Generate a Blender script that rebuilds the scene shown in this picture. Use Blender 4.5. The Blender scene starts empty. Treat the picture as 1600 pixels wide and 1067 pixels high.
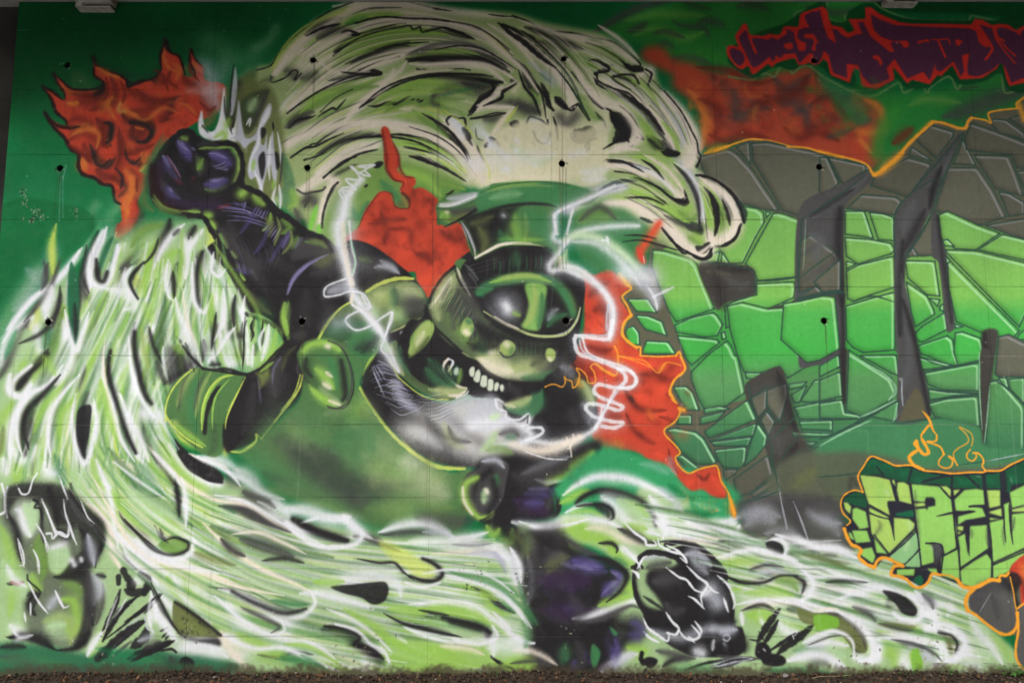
import bpy, bmesh, math, random
import numpy as np
from mathutils import Vector

# ---------------------------------------------------------------- camera, world, sun, exposure
S = bpy.context.scene
COL = S.collection
PITCH = math.radians(7.45)
EYE = 1.60
FPX = 1300.0                       # focal length in photograph pixels (1600 wide)
DIST = 6.26                        # metres from the wall
cam_d = bpy.data.cameras.new('camera')
cam_d.sensor_width = 36.0
cam_d.lens = 36.0 * FPX / 1600.0
cam_d.clip_end = 400.0
cam = bpy.data.objects.new('camera', cam_d)
cam.location = (0.0, -DIST, EYE)
cam.rotation_euler = (math.radians(90) + PITCH, 0, 0)
COL.objects.link(cam)
S.camera = cam

SUN_EL, SUN_AZ = math.radians(40), math.radians(205)
w = bpy.data.worlds.new('World'); S.world = w; w.use_nodes = True
nt = w.node_tree
sky = nt.nodes.new('ShaderNodeTexSky'); sky.sky_type = 'NISHITA'
sky.sun_disc = False; sky.sun_elevation = SUN_EL; sky.sun_rotation = SUN_AZ
sky.air_density = 1.0; sky.dust_density = 5.0
hsv = nt.nodes.new('ShaderNodeHueSaturation'); hsv.inputs['Saturation'].default_value = 0.30
nt.links.new(sky.outputs[0], hsv.inputs['Color'])
nt.links.new(hsv.outputs[0], nt.nodes['Background'].inputs[0])
nt.nodes['Background'].inputs[1].default_value = 0.15
sd = bpy.data.lights.new('sun', 'SUN'); sd.energy = 0.9; sd.angle = math.radians(30); sd.color = (1, .97, .93)
so = bpy.data.objects.new('sun', sd); COL.objects.link(so)
so.rotation_euler = Vector((math.cos(SUN_EL)*math.sin(SUN_AZ), math.cos(SUN_EL)*math.cos(SUN_AZ), math.sin(SUN_EL))).to_track_quat('Z', 'Y').to_euler()
S.view_settings.view_transform = 'Standard'; S.view_settings.look = 'None'
S.view_settings.gamma = 1.0; S.view_settings.use_curve_mapping = False
S.view_settings.exposure = 0.07

rng = np.random.default_rng(7)
random.seed(5)

# ---------------------------------------------------------------- survey: photograph pixel -> metres on the wall (x, z)
def wall(u, v):
    u = np.asarray(u, float); v = np.asarray(v, float)
    a = (u - 800.0) / FPX; b = (533.5 - v) / FPX
    cp, sp = math.cos(PITCH), math.sin(PITCH)
    fy = cp - b * sp; fz = sp + b * cp
    t = DIST / fy
    return a * t, EYE + fz * t

# extent of the painted wall in metres
X0 = float(wall(22, 100)[0]); X1 = 5.30
Z0, Z1 = -0.25, 5.16
PPM = 260.0
CW, CH = int((X1 - X0) * PPM), int((Z1 - Z0) * PPM)
PXS = 0.00485 * PPM                # canvas pixels per photograph pixel

# ---------------------------------------------------------------- spray-paint engine (paints the mural on a canvas in wall metres)
PAL = {
 'G':(16,104,56),'H':(28,128,78),'GD':(8,70,34),'G2':(38,98,68),'GL':(52,150,95),'GL3':(62,120,72),'GL4':(66,126,84),'GD3':(40,78,52),
 'GA':(78,116,68),'GM':(62,122,76),'GM2':(28,104,68),'BG':(52,134,50),'M':(112,150,72),'M2':(160,180,122),'L':(148,192,84),
 'l':(175,205,130),'p':(176,208,158),'p2':(158,188,136),'p3':(140,190,130),'y':(202,216,96),'W':(226,228,234),'W2':(205,205,203),
 'w':(184,188,200),'C':(230,219,204),'CP':(222,218,184),'R':(192,68,48),'RD':(204,48,40),'RB':(224,80,54),'r':(112,42,34),
 'rd':(130,44,54),'rd2':(214,66,54),'o':(212,120,56),'A':(238,160,50),'K':(36,35,37),'K2':(42,42,52),'Kr':(44,26,26),'k':(68,67,68),
 'k2':(66,64,60),'k3':(76,76,77),'DG':(48,62,44),'G5':(66,98,62),'TH':(200,208,190),'TO':(84,122,80),'TP':(134,156,112),'TD':(52,66,54),'LG3':(104,128,84),'BL3':(120,178,60),'H2':(66,128,80),'HB':(150,172,98),'HC':(84,100,72),'HL':(164,176,122),'HG':(62,108,74),'HA':(86,108,70),'LF':(158,190,112),'GF':(104,150,98),'Dk':(46,62,56),'O':(104,112,66),'V':(80,72,124),'V2':(84,44,70),'v':(134,126,174),'PU':(54,40,66),
 'pl':(104,140,84),'BL':(120,200,70),'BL2':(90,100,160),'S0':(92,92,75),'S4':(88,90,92),'S1':(90,88,68),'S2':(88,94,76),'S3':(86,86,84),
 'TL':(46,74,64),'TG':(30,82,56),'LG':(122,168,88),'LG2':(150,198,160),'LGp':(196,222,176),'LY':(166,200,100),'LZ':(144,198,98),
}
CV = np.zeros((CH, CW, 3), np.float32)
def _blur(a, r):
    for _ in range(2):
        for ax in (0, 1):
            k = max(1, int(round(r)))
            c = np.cumsum(np.concatenate([np.zeros_like(a.take([0], ax)), np.pad(a, [(k, k) if i == ax else (0, 0) for i in (0, 1)], mode='edge')], ax), ax, dtype=np.float32)
            n = a.shape[ax]
            a = (c.take(np.arange(2*k+1, 2*k+1+n), ax) - c.take(np.arange(0, n), ax)) / (2*k+1) if True else a
    return a
NF = rng.random((CH, CW), dtype=np.float32)
NF = 0.5 * NF + 0.5 * np.clip((_blur(NF.copy(), 1) - .5) * 3.2 + .5, 0, 1)

def topx(P):
    x, z = wall(P[:, 0], P[:, 1])
    return np.stack([(x - X0) * PPM, (Z1 - z) * PPM], 1)
def spline(P, closed=False, step=3.0):
    n = len(P)
    if n < 3 and not closed:
        L = np.hypot(*(P[-1] - P[0])); k = max(2, int(L / step) + 1)
        t = np.linspace(0, 1, k)[:, None]
        return P[0] * (1 - t) + P[-1] * t
    out = []
    for i in range(n if closed else n - 1):
        if closed: a, b, c, d = P[(i-1) % n], P[i], P[(i+1) % n], P[(i+2) % n]
        else: a, b, c, d = P[max(i-1, 0)], P[i], P[i+1], P[min(i+2, n-1)]
        # centripetal-like damping of tangents
        L = np.hypot(*(c - b)); k = max(1, int(L / step))
        m1 = (c - a) * .5; m2 = (d - b) * .5
        l1 = np.hypot(*m1) + 1e-6; l2 = np.hypot(*m2) + 1e-6
        m1 = m1 * min(1, L * 1.1 / l1); m2 = m2 * min(1, L * 1.1 / l2)
        t = (np.arange(k) / k)[:, None]
        out.append((2*t**3-3*t**2+1)*b + (t**3-2*t**2+t)*m1 + (-2*t**3+3*t**2)*c + (t**3-t**2)*m2)
    if not closed: out.append(P[-1:])
    return np.concatenate(out)
def over(x0, y0, A, col):
    h, wd = A.shape
    v = CV[y0:y0+h, x0:x0+wd]
    n = NF[y0:y0+h, x0:x0+wd]
    A = np.clip(A + (n - .5) * .7 * A * (1 - A), 0, 1)[..., None]
    v += A * (np.asarray(col, np.float32) - v)
def stroke(col, wid, taper, alpha, P, soft, dotted=False):
    if soft and sum(col) > 440: wid *= 1.22
    elif soft and wid < 26: wid *= 1.2
    r0 = max(.55, wid * .5)
    Q = spline(P, step=max(1.5, min(4.0, r0 * .5)) if soft else max(1.5, min(3.0, r0)))
    n = len(Q)
    seg = np.hypot(*(Q[1:] - Q[:-1]).T); s = np.concatenate([[0], np.cumsum(seg)]); L = s[-1] + 1e-6
    u = s / L
    if taper == 't': pr = np.maximum(.18, np.sin(np.pi * np.clip(u, .02, .98)) ** .5)
    elif taper == 'b': pr = .62 + .38 * np.sin(np.pi * u) ** .5
    elif taper == 'e': pr = np.maximum(.3, np.sin(np.pi * u) ** .45)
    else: pr = np.ones(n)
    R = r0 * pr
    if dotted: R = R * (.75 + .45 * np.sin(s * 2 * np.pi / 4.2))
    elif not soft: R = R * (1 + .12 * np.sin(s * .31 + r0 * 7) + .07 * np.sin(s * .83))
    R = np.maximum(R, .45)
    ext = (2.0 if soft else 1.2)
    m = R.max() * ext + 2
    x0 = max(0, int(Q[:, 0].min() - m)); x1 = min(CW, int(Q[:, 0].max() + m) + 1)
    y0 = max(0, int(Q[:, 1].min() - m)); y1 = min(CH, int(Q[:, 1].max() + m) + 1)
    if x1 - x0 < 2 or y1 - y0 < 2: return
    T = np.full((y1 - y0, x1 - x0), 9., np.float32)
    for i in range(n - 1):
        a, b = Q[i], Q[i+1]; mr = max(R[i], R[i+1]) * ext + 1.5
        ax = max(x0, int(min(a[0], b[0]) - mr)); bx = min(x1, int(max(a[0], b[0]) + mr) + 2)
        ay = max(y0, int(min(a[1], b[1]) - mr)); by = min(y1, int(max(a[1], b[1]) + mr) + 2)
        if bx <= ax or by <= ay: continue
        X = np.arange(ax, bx, dtype=np.float32)[None, :] - a[0]; Y = np.arange(ay, by, dtype=np.float32)[:, None] - a[1]
        d = b - a; dd = d @ d + 1e-6
        t = np.clip((X * d[0] + Y * d[1]) / dd, 0, 1)
        ds = np.sqrt((X - t * d[0]) ** 2 + (Y - t * d[1]) ** 2)
        rr = R[i] + (R[i+1] - R[i]) * t
        v = ds / rr if soft else (ds - rr)
        w_ = T[ay-y0:by-y0, ax-x0:bx-x0]
        np.minimum(w_, v, out=w_)
    if soft:
        A = np.exp(-1.15 * T * T) * np.clip((2.0 - T) * 2.5, 0, 1)
    else:
        sw = .95 + min(1.4, r0 * .24)
        A = np.clip((sw - T) / (2 * sw) + .08, 0, 1); A = A * A * (3 - 2 * A)
    over(x0, y0, A * alpha, col)
def polymask(Q, m):
    x0 = max(0, int(Q[:, 0].min() - m)); x1 = min(CW, int(Q[:, 0].max() + m) + 2)
    y0 = max(0, int(Q[:, 1].min() - m)); y1 = min(CH, int(Q[:, 1].max() + m) + 2)
    if x1 - x0 < 3 or y1 - y0 < 3: return None
    h, wd = y1 - y0, x1 - x0
    A = np.zeros((h * 2, wd + 2), np.float32)
    B = np.roll(Q, -1, 0)
    ya, yb = Q[:, 1], B[:, 1]
    dy = np.where(np.abs(yb - ya) < 1e-9, 1e-9, yb - ya)
    for r in range(h * 2):
        yy = y0 + (r + .5) / 2
        c = (ya <= yy) != (yb <= yy)
        if not c.any(): continue
        xs = np.sort(Q[c, 0] + (yy - ya[c]) / dy[c] * (B[c, 0] - Q[c, 0])) - x0
        for k in range(0, len(xs) - 1, 2):
            a = min(max(xs[k], 0), wd); b = min(max(xs[k+1], 0), wd)
            if b <= a: continue
            ia, ib = int(a), int(b)
            if ia == ib: A[r, ia] += b - a
            else:
                A[r, ia] += 1 - (a - ia); A[r, ia+1:ib] += 1; A[r, ib] += b - ib
    A = np.clip((A[0::2, :wd] + A[1::2, :wd]) * .5, 0, 1)
    return x0, y0, A
def fill(col, feather, alpha, P, smooth):
    Q = spline(P, True, 3.) if smooth else P
    f = feather * .5
    r = polymask(Q, f * 2.2 + 2)
    if r is None: return
    x0, y0, A = r
    A = _blur(A, max(1, f))
    over(x0, y0, A * alpha, col)
# big stone letters: sprayed in one gradient, lime above, teal below
GR = [(300,(116,176,90)),(420,(126,184,90)),(462,(124,188,88)),(490,(80,172,80)),(545,(68,172,74)),(590,(90,150,90)),(640,(80,138,86)),(690,(64,120,82)),(760,(70,108,76))]
def gradcol(v):
    v = np.clip(v, 300, 760)
    return np.stack([np.interp(v, [g[0] for g in GR], [g[1][c] for g in GR]) for c in range(3)], -1)
def cell(P0, stone):
    Pp = topx(P0)
    c = Pp.mean(0)
    area = abs(np.sum(Pp[:, 0] * np.roll(Pp[:, 1], -1) - np.roll(Pp[:, 0], -1) * Pp[:, 1])) / 2
    # cut corners a little
    N = np.roll(Pp, -1, 0); V = np.roll(Pp, 1, 0); k = .06
    Q = np.empty((len(Pp) * 2, 2)); Q[0::2] = Pp + (V - Pp) * k; Q[1::2] = Pp + (N - Pp) * k
    r = polymask(Q, 10)
    if r is None: return
    x0, y0, A = r; h, wd = A.shape
    D = _blur(A, 2)
    over(x0, y0, np.clip(D * 1.6, 0, 1) * .55, PAL['TL'])
    # photograph row for the gradient
    rows = np.interp(y0 + np.arange(h), ROWC, ROWV)
    if stone: C = np.broadcast_to(np.array([93, 94, 81], np.float32) * (1 - .06 * np.sin(c[0])), (h, wd, 3))
    else: C = np.broadcast_to(gradcol(rows)[:, None, :], (h, wd, 3)).astype(np.float32)
    v = CV[y0:y0+h, x0:x0+wd]; v += A[..., None] * (C - v)
    big = math.sqrt(area)
    # dark sprayed bevel on the lower left, pale line on the upper right
    off = int(round(min(5, big * .07)))
    if off >= 1:
        k1 = max(1, off - 1); Bm = _blur(A, k1)
        sh = np.zeros_like(A); sh[:h-off, off:] = Bm[off:, :wd-off]
        v += (np.clip(A - sh, 0, 1) * .38)[..., None] * (C * .5 - v)
        hl = np.zeros_like(A); o2 = max(1, off - 1); hl[o2:, :wd-o2] = A[:h-o2, o2:]
        h2 = np.zeros_like(A); o3 = o2 + 2; h2[o3:, :wd-o3] = A[:h-o3, o3:]
        e = _blur(np.clip(hl - h2, 0, 1) * A, 1)
        v += (np.clip(e * (1.0 if stone else 1.2), 0, .8))[..., None] * (np.array([150, 152, 158] if stone else [176, 224, 178], np.float32) - v)
    for i in range(len(Pp)):
        stroke(PAL['TL'], 2.2, 'c', .9, np.stack([Pp[i], Pp[(i+1) % len(Pp)]]), False)

def paint(txt):
    ox = oy = 0.; sc = 1.
    for ln in txt.splitlines():
        t = ln.split()
        if not t or t[0][0] == '#': continue
        if t[0][0] == '@':
            ox = float(t[0][1:]); oy = float(t[1]); sc = float(t[2]) if len(t) > 2 else 4.; continue
        op = t[0]
        def pts(a):
            a = np.array(a, float).reshape(-1, 2); return np.stack([ox + a[:, 0] / sc, oy + a[:, 1] / sc], 1)
        if op in 'sad':
            if len(t[5:]) < 4:
                t += [str(float(t[5]) + 1), t[6]]
            stroke(PAL[t[1]], float(t[2]) / sc * PXS, t[3], float(t[4]), topx(pts(t[5:])), op == 'a', op == 'd')
        elif op in 'fF':
            fill(PAL[t[1]], float(t[2]) / sc * PXS, float(t[3]), topx(pts(t[4:])), op == 'f')
        elif op == 'u':
            r = polymask(topx(pts(t[1:])), 2)
            if r:
                A = r[2]; rows = np.interp(r[1] + np.arange(A.shape[0]), ROWC, ROWV); v = CV[r[1]:r[1]+A.shape[0], r[0]:r[0]+A.shape[1]]
                v += A[..., None] * (np.broadcast_to(gradcol(rows)[:, None, :] * .92, A.shape + (3,)).astype(np.float32) - v)
        elif op in 'cq':
            cell(pts(t[1:]), op == 'q')
        elif op == 'n':
            i = t.index('|'); P = topx(pts(t[i+1:])); wd = float(t[2]) / sc * PXS
            lo, hi = P.min(0), P.max(0); k = 0
            while k < int(t[4]):
                q = rng.uniform(lo, hi)
                c = ((P[:, 1] <= q[1]) != (np.roll(P[:, 1], -1) <= q[1]))
                B = np.roll(P, -1, 0)
                with np.errstate(all='ignore'):
                    xx = P[:, 0] + (q[1] - P[:, 1]) / (B[:, 1] - P[:, 1]) * (B[:, 0] - P[:, 0])
                if (c & (xx > q[0])).sum() % 2 == 0: k += .2; continue
                a = rng.uniform(0, 6.28); L = wd * rng.uniform(.5, 2.2); e = np.array([math.cos(a), math.sin(a)]) * L; g = np.array([-e[1], e[0]]) * rng.uniform(-.6, .6)
                stroke(PAL[t[1]], wd * rng.uniform(.5, 1.5), 't', float(t[3]), np.stack([q - e * .5, q + g, q + e * .5]), True); k += 1
        elif op in 'mM':
            i = t.index('|'); j = t.index('|', i + 1)
            cols = t[1].split(','); wd = float(t[2]) / sc * PXS; n = int(t[3]); al = float(t[4])
            def res(P, k=7):
                s = np.concatenate([[0], np.cumsum(np.hypot(*(P[1:] - P[:-1]).T))]); u = np.linspace(0, s[-1], k)
                return np.stack([np.interp(u, s, P[:, 0]), np.interp(u, s, P[:, 1])], 1)
            A = res(topx(pts(t[i+1:j]))); B = res(topx(pts(t[j+1:])))
            sp = np.hypot(*(A - B).mean(0)) / n
            for k in range(n):
                f = (k + .5) / n
                M = A * (1 - f) + B * f + rng.normal(0, 1, 2) * sp * .35
                a, b = rng.uniform(0, .25), rng.uniform(.75, 1)
                q = np.linspace(a, b, 7); xs = np.linspace(0, 1, 7)
                M = np.stack([np.interp(q, xs, M[:, 0]), np.interp(q, xs, M[:, 1])], 1)
                stroke(PAL[cols[k % len(cols)]], wd * rng.uniform(.6, 1.2), 't', al, M, op == 'm')
_v = np.arange(-60, 1100); ROWC = (Z1 - wall(800, _v)[1]) * PPM; ROWV = _v

MURAL = []  # first coat paints shade falloff as darker green at top left and top centre
MURAL.append('''
@0 0 1
f G 0 1 -60 -200 1900 -200 1900 1150 -60 1150
f H 60 .55 -20 250 200 300 230 420 60 560 -20 640
f H 40 .3 20 180 180 200 200 330 20 360
f GD 80 .75 -60 -60 480 -60 400 70 250 110 100 150 -20 160
f GD 60 .5 560 -60 1000 -60 960 30 800 26 640 0
@0 250 4
a p 60 c .35 600 280 560 340 480 420 300 420
a p 90 c .35 760 280 690 330 560 500 420 620
a w 110 c .3 480 440 330 560 200 700 60 900
a w 80 c .3 700 440 560 560 520 640
a W 60 c .25 180 740 60 920
@0 0 4
a w 120 c .3 1250 400 1370 470 1400 420
a p 160 c .2 1300 250 1450 350 1580 380
a p 50 c .25 1480 500 1560 440
# flame left
a K 60 c .3 600 400 760 460 900 490 1010 420 1040 300
a O 90 c .35 560 560 480 470 470 620
f R 5 1 585 365 600 400 660 440 740 470 780 490 800 540 860 510 930 505 970 480 1010 440 1005 390 1005 345 1030 260 1050 290 1060 330 1110 350 1140 400 1150 470 1200 480 1215 450 1185 380 1190 300 1220 370 1270 420 1285 500 1400 530 1410 620 1340 720 1240 760 1100 850 1000 930 960 1060 930 1130 860 1260 870 1330 830 1430 760 1480 720 1480 730 1410 760 1380 750 1270 715 1250 700 1160 640 1150 590 1110 520 1090 490 1040 490 960 440 930 400 860 330 780 280 705 340 760 420 790 410 750 350 700 320 620 270 545 350 590 400 625 400 580 360 520 330 460 380 500 450 560 560 570 650 550 630 510 590 470
a r 50 t .8 640 540 600 600 480 590 420 570
a r 60 t .7 660 560 640 620 520 640 420 640
a K 60 t .7 640 530 620 580 580 600
a o 40 t .5 360 520 420 570 520 590
a o 35 t .7 410 640 470 650 480 630
a o 40 t .6 600 420 700 470 760 490
a r 60 t .8 690 480 720 560 700 640 620 670 560 690
a o 60 t .5 640 700 680 620 720 620
a r 70 t .8 800 560 900 620 1000 640 1080 610
a r 60 t .7 1060 620 1000 640 900 690 800 690
a K 40 t .6 1120 600 1070 640 1060 720 1010 760
a r 70 t .8 1000 760 1060 700 1060 650
a r 80 t .8 760 700 830 760 920 760 960 800
a K 45 t .8 760 720 820 760 900 760 950 800 940 850 890 880
a r 90 c .8 860 800 880 830 860 850
a K 50 t .5 830 790 820 850 860 870
a K 55 t .8 640 770 690 780 690 820 660 880 690 910
a r 60 t .9 600 740 640 780 640 880 670 920
a r 60 t .7 420 770 480 740 560 780 440 800
a K 40 t .4 420 780 480 800 560 780
a r 90 t .6 430 880 520 820 600 880 600 960
a o 50 t .6 440 850 520 790 600 810
a r 70 t .8 520 900 560 980 600 1000 660 1010
a r 50 t .8 740 800 760 900 800 950 900 930 960 900
a o 45 t .6 780 680 760 640 790 700 860 720
a r 50 t .8 1140 470 1180 520 1240 520
a O 60 t .7 1150 420 1190 450 1200 470
a r 70 t .6 1250 600 1320 660 1300 720
a O 70 t .7 1340 700 1300 760 1250 790
a r 50 t .7 950 500 1000 520 1040 500
a o 30 t .5 1030 290 1020 360 1050 380
a o 40 t .6 1080 400 1120 430 1100 500
a o 30 t .5 1200 380 1240 430 1260 450
a y 30 t .4 750 640 740 690 790 700
a o 60 t .6 520 980 500 1040 540 1060
a o 60 t .6 880 960 920 980 880 1040
a K 40 t .7 560 900 600 980 650 1040 690 1030 720 980
a r 70 t .7 760 860 760 960 720 1060
@0 250 4
a K 40 t .7 700 100 760 140 790 180 740 230
a K 35 t .7 620 50 660 40 700 0
a r 60 t .8 600 60 640 110 720 110 760 160
a K 40 t .6 820 0 870 30 900 -20
a r 50 t .7 820 60 860 120 830 200 860 260
a o 70 t .8 780 60 830 130 820 200 780 260 800 330
a o 50 t .6 500 20 540 50
a o 40 t .6 760 300 790 330 780 380
a r 50 t .5 850 260 870 320 830 420
a O 60 t .7 950 60 900 160 900 260 960 320
a M 60 t .8 1000 -20 930 60 880 70
a y 20 t .6 920 30 870 70
@0 0 4
s Kr 20 t .9 585 365 592 400 660 440 740 468 790 500 800 545 860 512 930 500 975 480 1010 430
s Kr 20 t .9 590 400 588 470 640 510 650 555 620 590
s Kr 18 t .8 330 455 380 500 450 555 560 560 640 540
s Kr 18 t .8 330 455 360 520 400 580 405 622
s Kr 20 t .9 265 540 330 575 390 625
s Kr 22 t .9 265 545 320 620 350 700 410 755 415 800
s Kr 22 t .9 278 700 340 775 430 800 500 790
s Kr 24 b .9 278 705 330 790 400 860 440 930 490 965 490 1040 520 1090 590 1112 640 1150 700 1165 715 1250 750 1275
a Kr 26 c .9 582 358 590 380
a K 24 c .9 330 458 345 485
a K 22 c .9 265 540 280 560
a K 22 c .9 278 702 300 740
a K 26 c 1 1030 250 1040 270
a K 26 t 1 1030 245 1042 300 1062 330
a K 22 t 1 1190 300 1205 340
s Kr 18 t .9 1032 260 1005 330 1000 380 1010 430
s Kr 18 t .9 1040 270 1070 330 1115 350 1140 410 1155 470
s Kr 18 t .9 1190 305 1185 390 1215 450 1220 480
s Kr 16 t .7 1192 305 1220 370 1270 420
a w 110 c .4 1280 430 1330 520 1350 640
a w 60 c .35 1240 520 1300 600 1400 700
a W 50 c .3 1180 565 1380 565
a W 90 c .15 1300 540 1300 600
@0 250 4
a H 90 c .5 690 250 640 350 660 420
a r 60 t .6 740 400 760 500
a K 60 t .5 900 330 840 430 760 520
a K 40 t .7 960 400 880 440 820 490
''')
MURAL.append('''
# left fire stream base
@0 0 1
f p2 30 1 -20 620 40 470 110 420 150 390 200 360 300 340 340 345 400 450 430 500 430 600 280 560 240 720 420 820 700 830 800 900 830 1080 -20 1080
@0 250 4
f G 20 .85 -100 1100 60 1067 230 900 300 790 400 700 500 560 600 400 500 300 0 300
a p 100 c .4 240 700 120 880 0 1040
a w 80 c .35 330 560 280 700
a y 50 t .7 350 400 320 520 330 640 310 780
a M 60 t .5 350 640 330 740 300 800
a k 40 t .8 300 640 270 760 280 840
a W 50 t .9 510 550 430 660 330 770 270 840
a W 45 t .95 40 1060 120 960 200 870 290 800
a k 40 t .8 240 880 200 960 100 1080
a y 50 t .8 240 900 220 1000 180 1060
a W 70 t .9 330 800 290 900 290 1000
a k 45 t .8 380 830 350 960 320 1060
a w 40 t .9 425 740 430 840 420 940
f G 14 .9 440 700 520 600 600 440 620 450 560 640 530 760 480 900 480 1067 430 1067 420 900 430 760
a K 40 t .8 615 440 560 580 520 680 500 800 490 920 470 1060
a L 60 t .8 390 900 400 1000 390 1070
a y 40 t .5 400 940 370 1060
f G2 10 .9 600 700 640 560 700 480 740 540 700 680 660 760 620 750
a W 50 e 1 665 420 640 500 600 580 560 700 560 770 630 800 680 770 710 660 740 550
a W 60 b .9 560 700 560 800 640 860
a w 30 t .8 640 450 600 560 570 640
a K 50 t .9 600 670 620 740 650 750 680 700
a W 110 t .8 590 800 660 810 740 810
a k 70 t .8 860 620 780 680 750 780 740 860
a y 70 t .9 860 720 850 800 880 850
a K 30 t .95 900 660 840 700 815 780 830 850 860 870
a W 50 t .95 840 660 790 720 780 800 800 870 860 900
a W 100 c .8 780 860 850 920 820 980
a k 50 t .8 540 700 520 800 560 880 600 960 590 1060
a W 90 c .7 680 860 740 900 760 1000
a L 50 t .7 620 860 640 960 700 1060
a y 30 t .6 540 880 560 1000 540 1060
a M 60 t .8 900 520 830 600 780 650
a k 50 t .8 900 560 830 620 750 680
a p 50 t .7 960 500 900 560 820 640
a M 70 t .9 820 540 900 440 1020 400
a W 40 t .8 780 520 730 580
a L 60 t .9 1000 620 940 700 920 800 960 900
a L 80 t .9 1020 480 940 600 880 720
a K 60 e .9 1060 370 1050 430 1020 490 1000 560
a k 40 t .8 1010 540 960 660
a W 50 t .95 1150 400 1080 460 1010 560 960 680
a k 30 t .8 1120 430 1080 470
a L 70 t .9 1130 560 1060 600 1000 720 980 860
a y 40 t .8 1180 640 1150 720 1140 860
a K 45 t .9 1110 640 1080 740 1075 820 1100 850
a W 50 t .9 1060 640 1040 760 1060 860 1090 900
a W 80 b .9 1170 500 1180 700 1140 860 1080 920
a M 50 t .7 1120 560 1130 640 1100 760
a p 60 t .8 1200 560 1180 680 1200 800
a K 50 t .9 1220 410 1200 450 1180 490
a W 40 t .9 1270 430 1200 520 1160 560
a y 70 t .9 1300 420 1340 480 1300 540
a L 40 t .8 1340 500 1340 560 1380 600
a K 65 b .95 1260 580 1240 680 1235 820 1240 920
a W 60 t .95 1220 620 1205 760 1210 860 1240 930 1290 880 1310 800
a W 100 c .8 1280 760 1340 720
a W 40 t .95 1340 560 1320 640 1320 700 1370 700 1400 660
a K 40 t .8 1380 620 1350 660 1330 700
a L 50 t .9 1380 620 1440 700 1420 780
a y 50 t .8 1350 800 1330 920 1310 1040
a W 60 t .9 1300 900 1260 980 1270 1060
a W 50 t .9 1400 760 1410 900 1380 1060
a L 60 t .7 1360 900 1350 1000
a K 40 t .8 1470 840 1460 960 1480 1060
a M 60 t .8 1500 800 1480 900 1520 1000
a W 40 t .9 1550 860 1510 960 1500 1060
a W 70 t .9 930 870 960 960 990 1060
a K 35 t .8 930 900 980 980 1030 1060
a W 60 t .8 1090 880 1110 980 1100 1060
a L 60 t .8 880 920 900 1000 880 1070
a k 30 t .7 1020 900 1030 1000
a W 80 t .9 1180 880 1200 960 1160 1060
''')
MURAL.append('''
# red right of head
@640 400 4
f R 10 1 1060 100 1150 120 1230 80 1290 110 1380 190 1320 260 1380 370 1320 460 1360 540 1430 580 1450 620 1560 625 1670 600 1740 700 1700 800 1760 850 1700 950 1720 1100 1640 1260 1760 1340 1900 1380 2000 1560 1960 1560 1800 1480 1640 1440 1540 1310 1400 1220 1200 1200 1100 1040 1100 850 990 650 1080 500 1090 300
a r 70 t .8 1120 250 1180 200 1240 160
a r 80 t .8 1150 340 1200 320 1240 400
a r 60 t .8 1100 560 1200 590 1260 580
a r 120 t .8 1000 620 1080 700 1140 740
a RB 110 t .7 1130 520 1180 440 1200 380
a RB 110 t .7 1340 640 1480 680 1560 720
a RB 130 t .8 1400 860 1500 880 1600 820
a RB 110 t .8 1500 960 1600 1000
a r 40 t .9 1340 820 1380 900 1460 960 1600 960
a r 40 t .9 1350 980 1400 1080 1500 1160 1560 1180
a r 50 t .7 1420 740 1520 740 1640 780
a o 50 t .5 1490 960 1520 1020
a o 60 t .5 1280 1160 1320 1180
a r 60 t .6 1220 1000 1320 1000
a r 40 t .8 1560 1000 1640 1040 1640 1180 1740 1260
a r 40 t .8 1600 860 1660 880 1680 940
s Kr 20 c .8 990 640 1040 700 1100 760 1140 830 1160 880
a K 24 c .7 1380 880 1395 900
''')
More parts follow.
